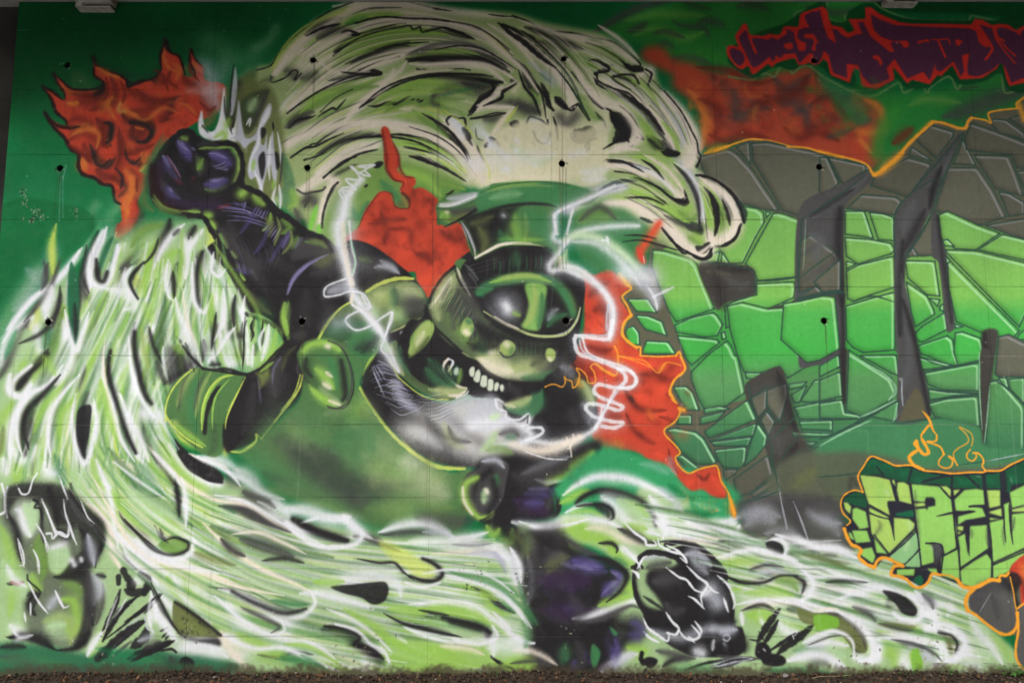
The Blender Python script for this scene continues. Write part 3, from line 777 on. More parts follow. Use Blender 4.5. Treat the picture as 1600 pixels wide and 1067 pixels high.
MURAL.append('''
# wave
@400 0 4
f M2 30 1 0 430 100 400 220 260 360 130 560 30 700 -5 950 5 1250 60 1600 80 1800 140 2150 210 2300 300 2430 400 2500 480 2560 600 2680 700 2740 860 2760 1000 2760 1100 3000 1250 3050 1450 2950 1560 2850 1540 2750 1620 2500 1500 2300 1400 2000 1200 1600 1150 1400 1180 1050 1140 900 1260 600 1340 500 1540 400 1500 200 1320 0 1150
a p 70 c .3 0 300 80 250 120 180
a y 40 c .6 110 420 200 300 320 200 480 100 620 50
f CP 30 .9 1400 1180 1380 950 1500 800 1600 780 1700 760 1900 740 2000 800 2100 900 2200 950 2100 1050 1900 1120 1700 1150
f CP 20 .7 2700 1000 2750 1050 2800 1100 2600 1060
a W 80 c .4 1490 930 1560 980 1640 880
a W 60 c .4 1940 960 2060 930
a W 50 c .5 1740 1030 1760 1035
m C,CP,L,CP 40 16 .5 | 120 470 260 310 460 170 700 90 950 70 1200 100 1500 150 | 200 640 380 450 640 320 900 230 1200 260 1500 380
m C,L,M,CP 36 12 .5 | 170 680 400 540 700 440 900 420 | 150 900 360 780 600 690 760 560 900 500
m L,M,y,C 30 10 .5 | 600 720 800 560 1000 480 1300 470 1500 520 | 620 760 900 760 1100 800 1300 900 1400 1060
a C 50 e .9 100 470 180 390 290 260 360 200
a C 80 b .9 290 330 350 280 480 210 640 190 800 130 1000 115
a C 50 t .8 1000 120 1200 150 1400 190 1500 240 1600 340
a C 60 t .8 480 40 680 20 900 25 1200 70 1600 110
a C 40 t .8 560 60 760 30 1000 40
a C 90 c .7 300 420 400 400 460 380
a C 60 b .9 200 680 300 590 440 480 560 440 680 400 800 340 900 310 1060 290
a C 50 t .9 620 470 700 420 860 370 960 330
a C 40 t .9 1100 290 1300 280 1500 360 1600 450
a C 50 t .9 960 400 1100 400 1300 400 1450 430 1560 520
a C 50 t .9 760 560 680 620 600 700 560 760
a C 50 t .8 620 700 760 560 900 440 940 380
a C 60 t .7 860 430 840 480 720 590
a CP 40 t .8 120 760 200 640 300 560 420 520
a L 50 t .7 280 640 420 560 600 500
a M 60 t .8 220 780 380 640 560 560 760 540
a L 70 t .7 740 620 900 560 1100 520 1300 560
a M 60 t .8 800 700 1000 620 1300 620
a L 60 t .8 520 320 700 210 900 180 1100 200
a M 60 t .7 560 330 760 230 1000 200 1200 230
a L 40 t .8 300 300 400 230 560 150 640 100 900 80
a BG 50 t .7 560 150 640 130 700 110
a L 50 t .8 500 380 700 280 1000 250
a L 50 t .7 1000 350 1200 340 1400 370
a M 50 t .7 960 700 1100 640 1200 700 1300 720
a L 30 t .8 900 560 1000 510 1180 470
a y 30 t .7 1400 200 1500 260 1600 360
a k 80 t .7 1100 600 1260 540 1500 520
a k 40 t .6 1120 580 1100 640 1150 660
a K 50 t .9 1000 480 1150 470 1350 490 1530 510
a K 60 t .9 940 370 1040 370 1200 380 1400 360 1580 450
a k 60 t .8 940 340 1100 310 1300 300 1450 330 1560 420
a K 50 t .9 310 220 400 190 520 150
a K 40 t .9 300 220 420 150 540 110
a k 70 t .8 380 240 480 200 600 190
a k 70 t .7 280 490 360 470 380 450
a K 30 t .7 640 220 560 260 480 330
a K 50 t .9 200 800 240 760 340 730
a k 60 t .7 180 800 280 720 360 700
a K 40 t .9 560 480 660 460 780 455
a k 40 t .8 600 380 720 320 860 290 1000 290
a k 50 t .8 1100 170 1200 200 1340 240
a k 70 t .7 180 440 230 460 240 500
a K 40 t .8 30 500 80 500 100 480
a w 30 t .6 400 540 600 480 700 440
s K 9 c .9 0 440 90 410 130 350 200 260 340 150 440 80 560 30 640 0
s K 10 c .9 20 515 80 500 100 515 150 500 190 480 230 440 260 450 240 500 280 460
s K 8 t .9 90 470 92 515
s K 14 c .95 620 145 700 125 760 125 800 105 900 112 1060 115 1160 125 1300 155 1400 185
d K 9 c .9 1300 155 1400 185 1500 250 1600 350
s K 10 c .9 640 215 720 190 880 150
d K 9 c .9 720 190 880 150 940 145
s K 10 c .95 530 215 560 205 580 220 600 210 620 225 650 210
s K 12 t .9 600 90 700 55 800 50 905 48
s K 12 t .95 945 12 1040 35 1120 55 1220 70
s K 10 t .9 1450 90 1520 100 1600 105
s K 9 c .9 480 350 600 260 720 200 840 185 900 180 960 165 980 185 1010 170 1025 165 1030 200 1060 190 1180 170 1240 200
s K 20 t .95 1160 175 1240 200 1360 242
s K 12 t .95 600 390 700 330 800 290 900 275 1080 262
d K 9 c .9 700 310 840 280 960 260
s K 9 c .9 560 400 700 330 860 280
d K 9 c .9 640 440 760 390 900 350
s K 12 t .95 900 340 1000 310 1100 290
d K 9 c .95 1180 280 1300 290 1400 325
s K 16 t .95 1120 310 1240 290 1400 325 1500 370 1600 430
s K 10 c .95 950 385 1060 375 1250 390 1280 375 1400 375 1500 410 1570 460
s K 14 c .95 1005 432 1050 440 1180 438
d K 9 c .9 1180 438 1280 430 1340 440
s K 12 t .95 1040 430 1100 445
s K 9 c .95 200 700 300 630 400 570 500 530 600 500 700 475 760 465
s K 18 c .95 720 445 740 440 780 460 740 470 690 462
s K 16 t .95 640 680 720 620 860 540 1000 490 1200 465 1400 465 1480 480
s K 20 t .95 650 670 660 650 720 625 760 590
s K 20 t .95 700 660 750 665 840 640 870 650 960 600
s K 26 t .95 780 655 830 645 870 640
s K 10 t .95 970 625 990 620
s K 10 t .95 1000 630 1020 620
s K 12 t .95 1015 640 1045 625
s K 14 t .95 385 730 430 700 480 675 500 685 560 620
d K 8 c .8 400 700 500 610 600 560
s K 14 t .9 210 800 260 750 340 735 370 720
s K 9 c .9 0 1000 60 960 200 870 310 825 340 830 400 800 460 795
s K 11 c .95 215 985 310 920 330 915 350 900 380 895 440 850 560 800 660 790
d K 9 c .9 700 765 860 770 980 800
s K 20 t .95 970 795 1040 810
a C 90 b .9 180 920 260 860 400 810 600 790 800 780 900 800
a C 90 b .95 880 790 1050 830 1150 870 1300 960 1360 1080
a C 60 e .9 1100 720 1240 800 1340 900 1400 1000
a C 40 t .7 900 680 1000 690 1100 740
a k 50 t .8 380 960 500 900 640 850 780 840
s K 20 t .95 790 850 880 840 960 850 1080 885 1160 920 1240 980 1290 1050
s K 12 c .9 300 1000 420 960 520 900 660 860 800 845
a p 60 b .9 400 1060 500 960 620 910 800 900 840 920
a C 60 b .9 380 1080 480 1000 600 920 760 900
s K 16 t .9 540 1020 640 960 760 935
a L 60 t .8 860 900 980 900 1100 960 1200 1060
s K 12 t .95 920 915 1000 930 1100 960
a y 40 t .9 1120 930 1240 1000 1320 1080
s K 30 t .95 960 975 1060 1000 1200 1060
s K 20 t .95 1050 710 1120 750 1180 790 1260 870 1310 940 1340 1000
s K 26 t .9 1100 740 1180 830 1250 890 1310 960
a M 60 t .8 980 690 1080 770 1200 860
a W 70 c .9 1230 750 1270 800
s K 14 c .95 1200 780 1190 750 1220 725 1260 740 1300 740 1310 790
s K 40 t .95 1290 800 1320 840 1330 880
s K 18 t .9 1310 850 1350 910
s K 16 t .9 1380 910 1400 960 1430 1020
a C 60 t .9 1360 700 1420 660 1500 570 1540 540
s K 24 t .95 1540 520 1480 520 1480 560 1400 610 1380 660 1340 720
s K 30 t .95 1390 640 1360 680 1330 700
s K 9 c .95 1340 740 1420 725 1500 705 1555 708
a k 60 t .8 1420 750 1500 740 1540 720
s K 12 t .95 1600 550 1540 580 1540 610 1420 660
a k 60 t .6 1480 650 1600 640
a W 90 c .7 1390 800 1400 830
s k 10 t .6 1370 800 1380 860 1420 880
s K 40 t .95 1460 860 1490 890 1520 915
s K 24 t .9 1430 920 1450 890
a W 70 c .7 1480 920 1500 940
a k 30 c .7 1565 860 1570 870
s K 22 t .95 1590 765 1600 790
s K 10 t .9 1505 145 1560 165 1600 190
s K 22 t .9 1560 170 1600 185
a k 60 t .6 1260 560 1500 600
a y 30 t .7 1500 800 1560 740 1600 700
@800 0 4
m C,CP,L,C 40 12 .5 | 0 120 200 210 500 260 700 340 850 430 | 0 220 180 330 350 500 480 640
f CP 30 .7 180 640 400 620 560 660 640 740 600 860 560 1000 0 1060 0 760 160 760
a C 70 b .95 0 200 120 290 240 380 330 480 380 640 370 680
s K 34 t .95 -60 150 20 190 120 240 230 340 320 430
s Dk 14 t .95 230 330 320 430 400 560 450 700
s K 11 c .95 0 100 100 135 200 190 300 200 400 210 500 235 620 260 700 310 800 400 780 430
a K 60 t .8 80 170 200 210 300 250 440 310
a k 70 t .6 180 260 300 300 360 320
a C 60 t .8 360 220 520 250 660 310 780 400
d K 10 c .95 460 265 560 300 640 350
s K 16 t .95 560 300 660 360 740 430 800 440
s K 40 t .95 700 400 750 430 800 440
a M 60 t .8 340 330 440 370 520 420
a M 50 t .6 600 300 500 260 700 380
s K 20 t .95 480 375 540 380 590 430 600 440
s K 22 c .95 590 435 520 460 530 520
a C 80 b .95 560 500 700 560 820 640 900 720 960 820 1000 920
s K 12 c .95 600 440 540 450 520 470 535 530 640 580 740 640
s K 34 t .95 540 530 720 620 820 700 860 770
a k 30 t .9 820 700 900 800 960 880
s K 12 t .95 860 630 920 690 980 800 1010 850 1040 900
d K 9 c .9 860 660 940 740 1000 850
s K 9 c .95 740 560 660 520 620 480 680 465 750 475 800 540
s K 60 t .8 700 475 760 500 770 530
s Dk 12 t .95 760 510 840 590 940 700 1000 790 1040 880
a C 60 t .9 780 480 860 440 870 500
s K 14 c .95 835 435 870 460 860 500 850 540 880 590
s K 10 t .9 610 400 635 415
a L 60 t .9 820 560 940 660 1020 800 1060 900
a M 60 t .8 600 560 720 700 850 820 900 900
a C 110 b .95 940 600 1040 740 1100 860 1110 960 1060 1040
s K 9 c .9 950 570 1030 650 1060 700 1090 760 1120 790 1140 840
s K 14 c .9 1140 840 1160 860 1150 900 1165 940 1150 970 1170 1000 1150 1040
a w 60 t .8 1020 700 1060 840 1060 920
a k 60 t .9 940 880 1000 960 1040 960
s K 50 t .95 840 850 900 890 940 930
s K 50 t .9 940 940 1000 960 1040 960
a L 60 t .8 800 760 860 850 930 920
a C 90 b .9 480 560 600 640 700 680 740 780 760 860 640 930
a C 60 t .8 370 420 460 540 540 640 600 690
d K 10 c .95 370 450 440 540 500 630 560 680
s K 14 c .95 480 600 560 670 610 690 640 740
s K 100 t .9 620 710 690 780 690 840 640 880
s K 14 t .95 680 840 640 890 560 930
s K 10 t .95 670 660 740 720 790 800
s K 10 c .95 780 860 820 870 800 840 820 870 790 830
s K 10 t .9 710 920 740 905
s K 10 t .9 740 920 760 900
a C 30 t .9 560 960 700 930 800 940
a L 60 t .8 740 980 900 1000 960 1067
s K 20 t .95 520 700 550 740 570 760 585 800
s K 16 c .95 270 610 310 650 370 690 410 650 440 690 480 750
s K 50 t .9 270 610 310 650 340 680
a k 90 c .7 300 730 340 770 400 720
s K 90 c .6 400 850 440 850 480 830
s k 24 t .9 390 810 390 860 380 850
s K 14 t .95 530 865 480 880 450 920
s k 30 t .7 480 880 470 950
a M 70 t .7 430 600 480 700 560 760
a w 60 c .6 560 790 565 810
s K 34 t .95 180 520 210 580 230 660 260 690
s K 16 t .9 0 360 80 420 130 500 180 580 200 660 210 740
s K 30 t .8 60 440 120 560 150 580
a k 40 t .8 50 400 140 540 160 600
a M 60 t .7 120 560 160 660
a k 110 t .9 20 660 100 680 170 700
s K 12 c .95 90 770 110 730 150 740 180 750 220 780 220 750
a W 90 b .8 130 760 180 820 190 870
s Dk 12 c .9 130 820 160 880 210 895 235 850 235 830
s K 16 t .95 255 730 275 790 285 880
s K 50 t .8 0 780 30 770
s K 40 t .8 0 500 20 530
a k 60 c .6 0 640 30 640
a w 90 t .5 200 460 280 520
a W 80 c .5 0 860 30 880
a CP 60 t .8 0 580 40 520
@800 250 4
f GL3 30 .9 350 140 500 180 700 300 860 420 860 560 760 620 560 700 420 600 350 400
a C 80 b .9 560 30 700 20 820 70 920 120 1020 200 1060 240
s K 26 t .9 570 5 680 15 860 60
s K 10 t .9 810 0 880 50 930 110
d K 9 c .95 900 0 980 80 1050 180 1080 220
a L 40 t .8 900 80 940 20 1040 160 1080 120
a M 60 t .8 740 110 900 160 1000 220
s K 22 t .95 1000 10 1080 100 1130 180 1170 300 1170 400
a w 60 b .95 1000 0 1080 60 1150 180 1190 300 1170 380
s K 10 c .9 640 70 760 90 860 150 920 175 960 210 1040 250 1080 230 1070 200
s K 40 t .9 1020 250 1080 270 1090 240
a L 50 t .8 640 150 740 200 880 190
s K 14 c .95 700 235 860 240 940 280
s K 26 t .95 860 225 920 250 970 280
a L 70 t .8 960 280 1060 330 1120 280
a M 70 t .8 1040 320 1110 380 1150 340
a C 80 b .95 580 270 720 270 820 330 960 400 1060 500 1160 590
a C 50 t .8 740 280 900 300 1000 390
s Dk 14 t .95 840 270 960 320 1060 390 1140 430 1170 410
s Dk 60 t .8 1080 400 1160 430 1180 460
f M 40 .7 400 350 500 290 600 300 650 380 500 400 420 410
a k 50 t .7 420 380 540 290 650 370
a L 50 t .8 360 330 480 260 600 220 720 240
a w 80 b .9 340 320 400 270 560 190 700 160
s Dk 26 t .9 540 190 620 150 700 130 780 130
s K 12 t .9 580 200 640 180 715 165
s Dk 24 t .9 800 360 850 380 880 390
a L 60 t .9 1180 140 1220 280 1240 420
a M 70 t .9 1240 200 1300 320 1300 440
s K 40 t .9 1200 170 1260 260 1280 360 1270 430
s K 40 t .8 1290 230 1340 300 1360 400
a C 70 b .95 1200 140 1280 180 1350 240 1400 340 1390 430 1300 500
a w 40 t .8 1260 180 1360 260 1410 340
s K 14 c .95 1150 95 1230 110 1310 150 1380 210 1430 290 1450 380
s Dk 50 t .9 1400 250 1440 320 1450 390
s K 14 c .95 1430 400 1400 480 1340 530 1260 540
a C 60 t .9 1220 440 1260 500 1300 510
a C 70 b .95 960 430 1060 520 1140 580 1200 600 1240 560 1240 480
s K 16 c .95 940 420 1000 500 1040 550 1070 580 1110 575 1150 610 1200 620 1240 600 1240 560
s K 50 t .9 1150 540 1190 560 1230 520
a M 50 t .8 1100 480 1180 520
a L 50 t .7 1140 420 1180 520
# left end of the wave
@0 0 1
f M2 10 .6 330 330 350 180 380 130 420 118 440 200 430 330 400 340
a O 16 t .7 345 175 360 140 390 118
a GM 14 t .5 372 170 385 150 400 130
a k 8 t .6 385 210 395 190 400 160
''')
MURAL.append('''
# fine strands in the wave
@400 0 2.93
m K,C,L,K,C,M 9 23 .5 | 120 330 240 200 420 110 640 60 860 80 1100 160 | 200 520 340 400 520 290 760 230 1000 260 1190 350
m K,C,y,C,K,L 9 17 .5 | 160 640 320 520 560 420 | 240 860 400 720 600 640
m C,K,L,C 9 13 .5 | 620 560 800 580 940 680 1040 820 | 620 680 740 700 860 780 940 850
m C,K,M,C 9 13 .5 | 1120 110 1260 220 1380 340 1480 500 | 1300 110 1420 190 1540 330 1600 440
m W,C,y 9 15 .5 | 1060 640 1100 740 1060 840 | 1200 560 1240 680 1200 820
@800 0 2.53
m K,C,w,C,L 9 20 .5 | 200 150 360 210 480 290 560 400 | 300 300 420 400 520 480 600 590
m K,C,w,C,L 9 15 .5 | 480 240 580 340 680 470 720 590 | 480 360 580 460 640 560 680 640
m K,C,L,C 9 13 .5 | 380 640 520 680 620 750 | 420 780 540 840 660 940
m K,C,L 9 11 .5 | 740 700 820 760 880 850 880 920 | 660 680 720 760 750 860 760 960
''')
MURAL.append('''
# second pass on the wave
@400 0 2.93
a C 34 b .8 90 340 140 250 210 180 300 130 420 60 540 20 660 15 800 40
a y 12 t .7 75 300 130 210 200 140 300 80
a C 34 t .95 440 140 540 100 640 88 760 90 900 110 1020 150 1120 230 1220 320 1290 420
a C 30 t .85 230 260 320 200 400 160 460 140
a CP 20 t .7 480 60 600 45 720 60 900 90
a C 24 t .9 460 340 560 290 680 240 800 210 960 215 1080 250 1180 320
a C 26 t .95 740 300 880 290 1000 285 1100 310 1190 370
a C 22 t .9 1190 370 1120 420 1050 470 1010 500
a CP 26 t .9 560 420 640 370 760 330 900 320
a C 26 t .7 300 290 360 330 440 300
a C 30 t .85 140 520 230 430 330 390 440 350 520 330
a W 14 t .6 80 540 140 460 200 400
a C 34 t .9 400 560 480 480 560 420 620 390
a C 34 b .95 140 660 240 610 380 570 540 560 660 570 780 610 900 680 1000 760 1040 830
a C 30 t .95 220 850 300 790 380 730 470 690 560 670
a C 28 t .95 820 550 900 600 980 680 1020 760
a C 34 t .95 1190 190 1260 240 1340 300 1400 380 1440 460 1460 490
a C 26 t .9 1060 110 1160 170 1230 240 1300 330
a C 24 t .9 1470 350 1540 440 1600 500
a C 24 t .8 1200 90 1340 140 1440 170 1600 210
a w 30 t .5 1240 280 1320 340 1360 400
a GM2 16 t .3 1290 330 1350 380
a C 30 t .95 1000 480 1100 490 1180 490
a C 30 t .9 1180 490 1120 560 1080 620
f CP 16 .8 1060 830 1040 740 1080 660 1120 620 1200 560 1300 560 1400 580 1500 600 1600 560 1600 800 1500 860 1300 830 1150 840
a C 90 t .7 960 830 1020 760 1010 700
a W 40 c .7 910 560 940 620
a W 30 c .7 1040 610 1100 680
a W 30 c .6 1120 700 1150 720
a W 20 c .6 1190 640 1200 650
a W 26 c .6 1130 780 1150 780
a W 40 t .6 1490 820 1600 820
a W 40 c .5 1440 710 1500 700
a p 40 t .4 1160 660 1280 740 1360 720
# green hollows
a L 20 t .8 460 100 560 75 680 68
a L 30 t .8 390 200 520 160 660 140 800 150 880 160
a L 24 t .7 430 260 600 210 760 205
a L 24 t .7 780 240 900 230 1020 250
a L 26 t .8 200 520 280 450 380 410
a L 30 t .7 560 500 700 430 860 420
a M 34 t .7 800 420 900 400 1000 430
a L 24 t .8 640 530 780 520 860 560
a GM 20 t .6 840 440 960 410 1060 380
a y 10 t .7 850 500 940 560 1010 640
a y 10 t .7 1020 680 1060 760 1070 830
a y 12 t .8 740 690 860 740 940 800
a y 14 t .8 820 840 900 850 960 870
a y 12 t .8 1140 560 1180 510 1200 480
a L 24 t .7 620 640 740 650 860 700 940 780
# black marks restored
s K 14 t .95 230 165 300 130 380 110
s K 9 c .9 460 105 530 85 600 78 700 85 800 88 880 98
d K 6 c .9 880 98 1000 120 1100 180 1160 230
s K 12 t .95 390 150 420 140 470 158 440 160 480 152
s K 7 c .9 360 240 460 180 560 145 660 125 700 118 720 135 750 125 760 148 860 128 930 150
s K 14 t .95 860 130 930 150 1000 180
a K 22 t .8 430 290 520 250 640 210 700 210
s K 8 t .95 540 230 640 205 790 193
a K 26 t .9 700 275 800 262 960 265 1060 280 1130 320
s K 9 t .95 820 230 920 210 1020 220 1100 260 1190 318
a k 26 t .7 700 245 820 205 960 200 1060 240
s K 10 t .95 480 490 560 420 660 370 800 340 940 340 1080 350
s K 12 t .9 470 495 500 475 540 450
s K 18 t .95 1130 375 1090 380 1000 360
a K 34 t .6 940 380 1040 400 1110 390
s K 16 t .95 1190 385 1130 420 1120 450 1040 485
s K 16 t .95 1100 390 1070 430 1010 470 990 500 970 530
s K 7 c .95 980 545 1060 535 1140 518
a k 40 t .6 1190 470 1240 500 1300 520
s K 14 t .95 1200 320 1230 400 1270 450 1300 530
s K 12 t .95 1280 380 1330 450 1360 510
s K 24 t .95 1110 105 1160 150 1220 190 1300 260 1370 310
s Dk 10 t .95 1370 310 1420 370 1460 430 1530 550
s K 16 t .95 1370 450 1400 480 1430 500
s K 7 t .95 1430 500 1470 480 1500 520
s K 13 t .95 390 330 480 340 570 335
a k 22 t .8 330 370 430 350 520 335
s K 7 c .95 140 520 220 460 320 400 440 350 520 335
s K 10 t .95 160 720 220 680 270 670 330 640 400 610
a K 18 t .7 270 720 360 660 460 630 600 625
s K 10 t .95 400 640 560 625 700 640 800 680 900 740
s K 14 t .9 700 715 780 740 860 770 960 830
s K 7 t .9 680 675 760 690 830 710
s K 14 t .95 760 520 860 580 920 640 970 730
s K 6 t .9 700 580 820 620 900 670 970 740
s K 10 t .9 310 810 380 760 460 710 550 685
a K 20 t .6 320 830 380 790 460 750
a K 22 t .7 200 870 240 900 220 950
s K 8 c .9 195 875 215 885 240 880 280 875 310 868
s K 8 t .9 380 830 340 890 310 960 300 1040
@800 0 2.53
a C 20 t .9 340 100 430 160 500 230
a C 26 t .95 320 300 380 340 450 370 520 420 580 480 620 540 640 590
a C 30 t .95 380 420 440 440 480 500 500 550 400 600
a C 18 t .9 470 300 540 370 600 440 660 540
a C 34 b .95 600 370 660 430 710 500 730 570 710 640 680 660
a w 14 t .6 580 400 640 470 680 560
a L 22 t .8 590 480 640 540 660 600
a L 22 t .7 420 300 520 340 580 420
a L 24 t .8 520 560 600 610 680 680
a C 22 t .9 520 610 600 660 660 730 680 780
a W 16 t .8 400 650 500 660 580 700 640 760
a C 24 t .9 370 660 450 660 530 700
a W 16 t .9 640 640 700 690 740 770 760 880
a C 24 t .95 740 700 810 750 870 810 890 880 850 950 800 960
a C 26 t .95 380 800 480 810 560 860 640 930 700 990 740 1000 790 960
a L 26 t .8 470 750 560 790 640 850 700 880
a L 16 t .8 780 780 800 860 800 920
s K 22 t .95 780 760 800 820 810 880 800 930
s K 12 t .9 830 790 850 840 860 890
s K 10 b .9 740 690 800 710 860 760 900 820 915 880
s K 10 b .95 830 970 880 940 900 890
s K 9 t .95 370 630 440 640 520 680
s K 8 t .9 510 630 560 660 600 710
a K 20 t .8 640 650 690 700 730 780 740 880
s K 9 t .95 480 700 540 720 590 750 640 790 690 790 680 750
s K 18 t .9 640 790 690 800
s K 8 t .9 460 780 520 780 560 790 600 810
s K 10 b .95 590 900 640 960 700 1000 760 1020 790 980
a K 26 t .8 700 890 740 910 740 870
a k 20 t .8 600 850 680 890 740 900
s K 12 t .95 330 290 380 280 380 265 340 240
s K 8 c .95 335 290 340 320 400 350 460 370 500 410
s K 20 t .95 420 360 480 400 540 450 600 530
s K 22 t .95 460 560 400 470 390 440
a K 40 t .9 390 440 430 490 450 520 410 560
s K 8 t .95 360 590 410 560 460 540
s K 24 t .95 590 600 630 610 660 605
a K 30 t .8 540 550 570 580 590 590
s K 20 t .9 480 260 510 275 480 280
s K 8 c .9 400 305 440 295 480 300 500 330
a K 14 t .8 400 300 440 310 470 320
s K 6 c .95 600 360 660 430 690 480 710 520 730 560 735 600 745 620 730 660
# pale glow above the hat
@640 0 4
a W 120 t .45 340 1000 620 1000 900 960
a W 70 t .45 100 960 300 1010 480 1060
a W 40 c .7 500 900 502 905
a W 34 c .7 660 940 664 944
a W 50 c .6 850 880 856 884
a W 60 t .6 1060 1080 1240 1060
a W 30 c .6 600 1050 604 1052
a W 30 c .6 780 1030 784 1032
''')
MURAL.append('''
# spikes of white right of fist
@0 0 4
f O 30 .8 1280 1067 1340 860 1400 760 1500 500 1600 450 1600 1067
f K 20 .7 1300 830 1380 800 1440 600 1500 500 1560 700 1600 780 1600 860 1500 900 1400 840
f W 4 1 1262 690 1275 780 1300 820 1340 815 1370 740 1400 545 1410 640 1410 720 1430 790 1460 800 1470 760 1495 630 1500 760 1530 840 1570 830 1600 790 1640 860 1560 900 1540 960 1500 900 1440 880 1400 870 1320 880 1250 840 1240 760
f w 4 .9 1470 420 1482 500 1480 600 1455 720 1440 730 1440 640 1455 520
s K 10 t .8 1460 400 1440 560 1440 700
a k 16 t .9 1400 600 1410 720 1450 840
a L 40 t .8 1340 860 1400 830 1400 900
a L 50 t .7 1430 740 1410 800
a w 30 t .9 1565 720 1540 780
s K 10 t .8 1470 740 1440 820
s K 14 t .8 1560 720 1520 780 1500 740
s K 12 t .7 1260 780 1300 830
@360 120 4.1
f O 24 .8 60 60 250 60 330 300 340 700 200 800 60 700 40 300
f DG 20 .7 60 200 110 120 240 80 230 140 180 260 150 330 100 360
f G2 16 .5 320 480 340 700 300 760 380 860 420 740 380 560
a k 40 t .8 240 90 190 200 150 300
a p 60 t .7 160 140 120 220
f w 4 1 50 150 62 200 78 330 100 395 160 370 200 250 250 170 265 200 250 260 210 330 195 420 215 440 235 360 235 440 240 470 270 350 280 460 300 560 290 700 270 640 250 560 210 700 190 760 170 640 130 660 110 600 130 500 165 410 120 430 90 460 60 420 30 400 -10 400 40 370 45 280
f W 8 .9 215 250 250 190 250 250 200 330 185 440 140 520 130 600 120 620 130 520 170 420 180 330
f K 6 .9 195 330 225 330 225 370 200 400
f K 8 .9 180 520 215 480 225 560 205 660 185 600
f K 6 .9 285 480 310 500 315 580 295 600
a W 20 t .9 150 600 190 690 205 750
a W 16 t .9 300 350 320 480 320 560
a W 20 t .9 310 690 320 780 315 850
a W 20 t .9 255 380 245 560 250 660
a W 18 t .9 290 700 270 780 295 820
a k 16 t .9 330 480 325 600 315 680
s K 14 t .9 270 290 275 340
a W 16 t .9 100 310 125 270 120 320
a L 30 t .7 150 530 140 600
a L 30 t .7 280 660 270 720
''')
MURAL.append('''
# red centre smoke and inner greens left of hat
@400 250 4
f M 40 .9 480 260 640 100 800 10 900 0 1100 60 1300 170 1150 300 700 700 500 720 430 560 400 400
a GM 90 t .8 780 130 840 200 920 280
a GM 60 t .8 600 300 640 360 700 260
a L 90 t .7 900 60 1060 120 1150 220
a k 90 c .8 300 260 330 230 360 260
a k 60 t .8 240 300 280 400 290 440
a GD 50 t .7 290 380 300 440
a C 60 c .95 280 190 340 160 420 110 470 120 500 140
a C 46 b .95 500 130 450 180 420 260 405 340 395 400
s K 12 c .95 420 110 540 10 620 -20
s k 12 c .9 255 185 300 210 360 200 410 190 430 170
s K 14 c .9 510 140 480 170 450 230 420 330 410 420
a BL 36 t .95 380 280 350 380 335 450
a BL 30 t .95 390 400 395 460
a L 60 t .7 220 180 240 260 200 300
s K 40 t .95 740 40 780 20 790 20
s K 16 c .9 680 165 690 158
f R 8 1 800 -30 880 -30 895 30 880 60 920 100 980 105 1000 140 980 180 1040 175 1130 240 1140 290 1130 400 1180 400 1280 400 1340 560 1330 600 1240 680 1150 800 1070 860 1010 760 990 700 900 700 700 560 580 540 560 480 640 420 680 320 760 210 800 195 840 210 870 290 950 300 960 240 900 200 910 140 850 120 820 60
f R 6 1 780 -180 800 -210 830 -190 850 -120 890 -30 880 10 810 10 800 -100
a r 24 t .8 790 -200 800 -100 815 0 815 60 860 120 910 140
a r 20 t .8 850 -120 890 -30 895 40 930 100 990 110
a r 24 t .8 900 200 950 240 960 290
a K 16 t .5 905 190 940 230 960 270 950 300
a r 60 t .8 780 330 810 440 800 520
a r 40 t .8 820 430 900 430 960 450 970 540 1010 590
a r 60 t .8 1000 590 1060 600 1100 640
a r 50 t .7 700 400 820 380 940 370
a r 50 t .6 980 180 1000 240 1100 260 1090 340
a r 60 t .7 1150 440 1240 500 1300 480
a RB 120 t .6 700 460 720 520
a RB 130 t .6 900 500 940 600
a RB 120 t .6 1100 520 1160 600 1220 560
a RB 80 t .6 1040 760 1090 740
a RB 50 t .5 860 80 940 140
a w 90 b .5 600 400 580 500 570 560
''')
MURAL.append('''
# red mottling
@400 250 4
n r 44 .30 46 | 700 560 640 420 760 210 870 290 1000 180 1140 290 1130 400 1300 420 1330 580 1090 850 980 700
n RB 44 .25 30 | 700 560 640 420 760 210 870 290 1000 180 1140 290 1130 400 1300 420 1330 580 1090 850 980 700
s r 9 t .8 800 195 850 215 870 290 950 300 960 250
s r 9 t .8 640 420 680 330 760 215 800 195
s r 9 t .8 900 190 920 140 860 120 820 60
@640 400 4
n r 40 .28 40 | 1080 120 1280 110 1380 360 1330 460 1500 620 1700 700 1740 860 1700 1150 1640 1230 1400 1140 1180 1000 1120 840 1030 640 1080 500
n RB 50 .25 26 | 1080 120 1280 110 1380 360 1330 460 1500 620 1700 700 1740 860 1700 1150 1640 1230 1400 1140 1180 1000 1120 840 1030 640 1080 500
@0 0 4
n r 34 .26 60 | 600 460 780 500 900 540 1100 480 1300 560 1300 700 1000 900 860 1200 800 1400 640 1100 460 900 360 640 600 620
n o 30 .20 46 | 600 460 780 500 900 540 1100 480 1300 560 1300 700 1000 900 860 1200 800 1400 640 1100 460 900 360 640 600 620
@1080 100 4
n k 50 .22 40 | 60 80 500 60 900 300 900 400 500 420 160 420
n r 50 .25 46 | 60 80 500 60 900 300 1060 460 500 420 160 420
n RB 40 .18 34 | 60 80 500 60 900 300 1060 460 500 420 160 420
n o 30 .22 30 | -60 100 60 120 140 420 60 460 0 300
n BG 50 .25 30 | 700 140 1300 100 1200 260 1000 400 900 440 820 300
n k 40 .15 20 | 700 140 1300 100 1200 260 1000 400 900 440 820 300
''')
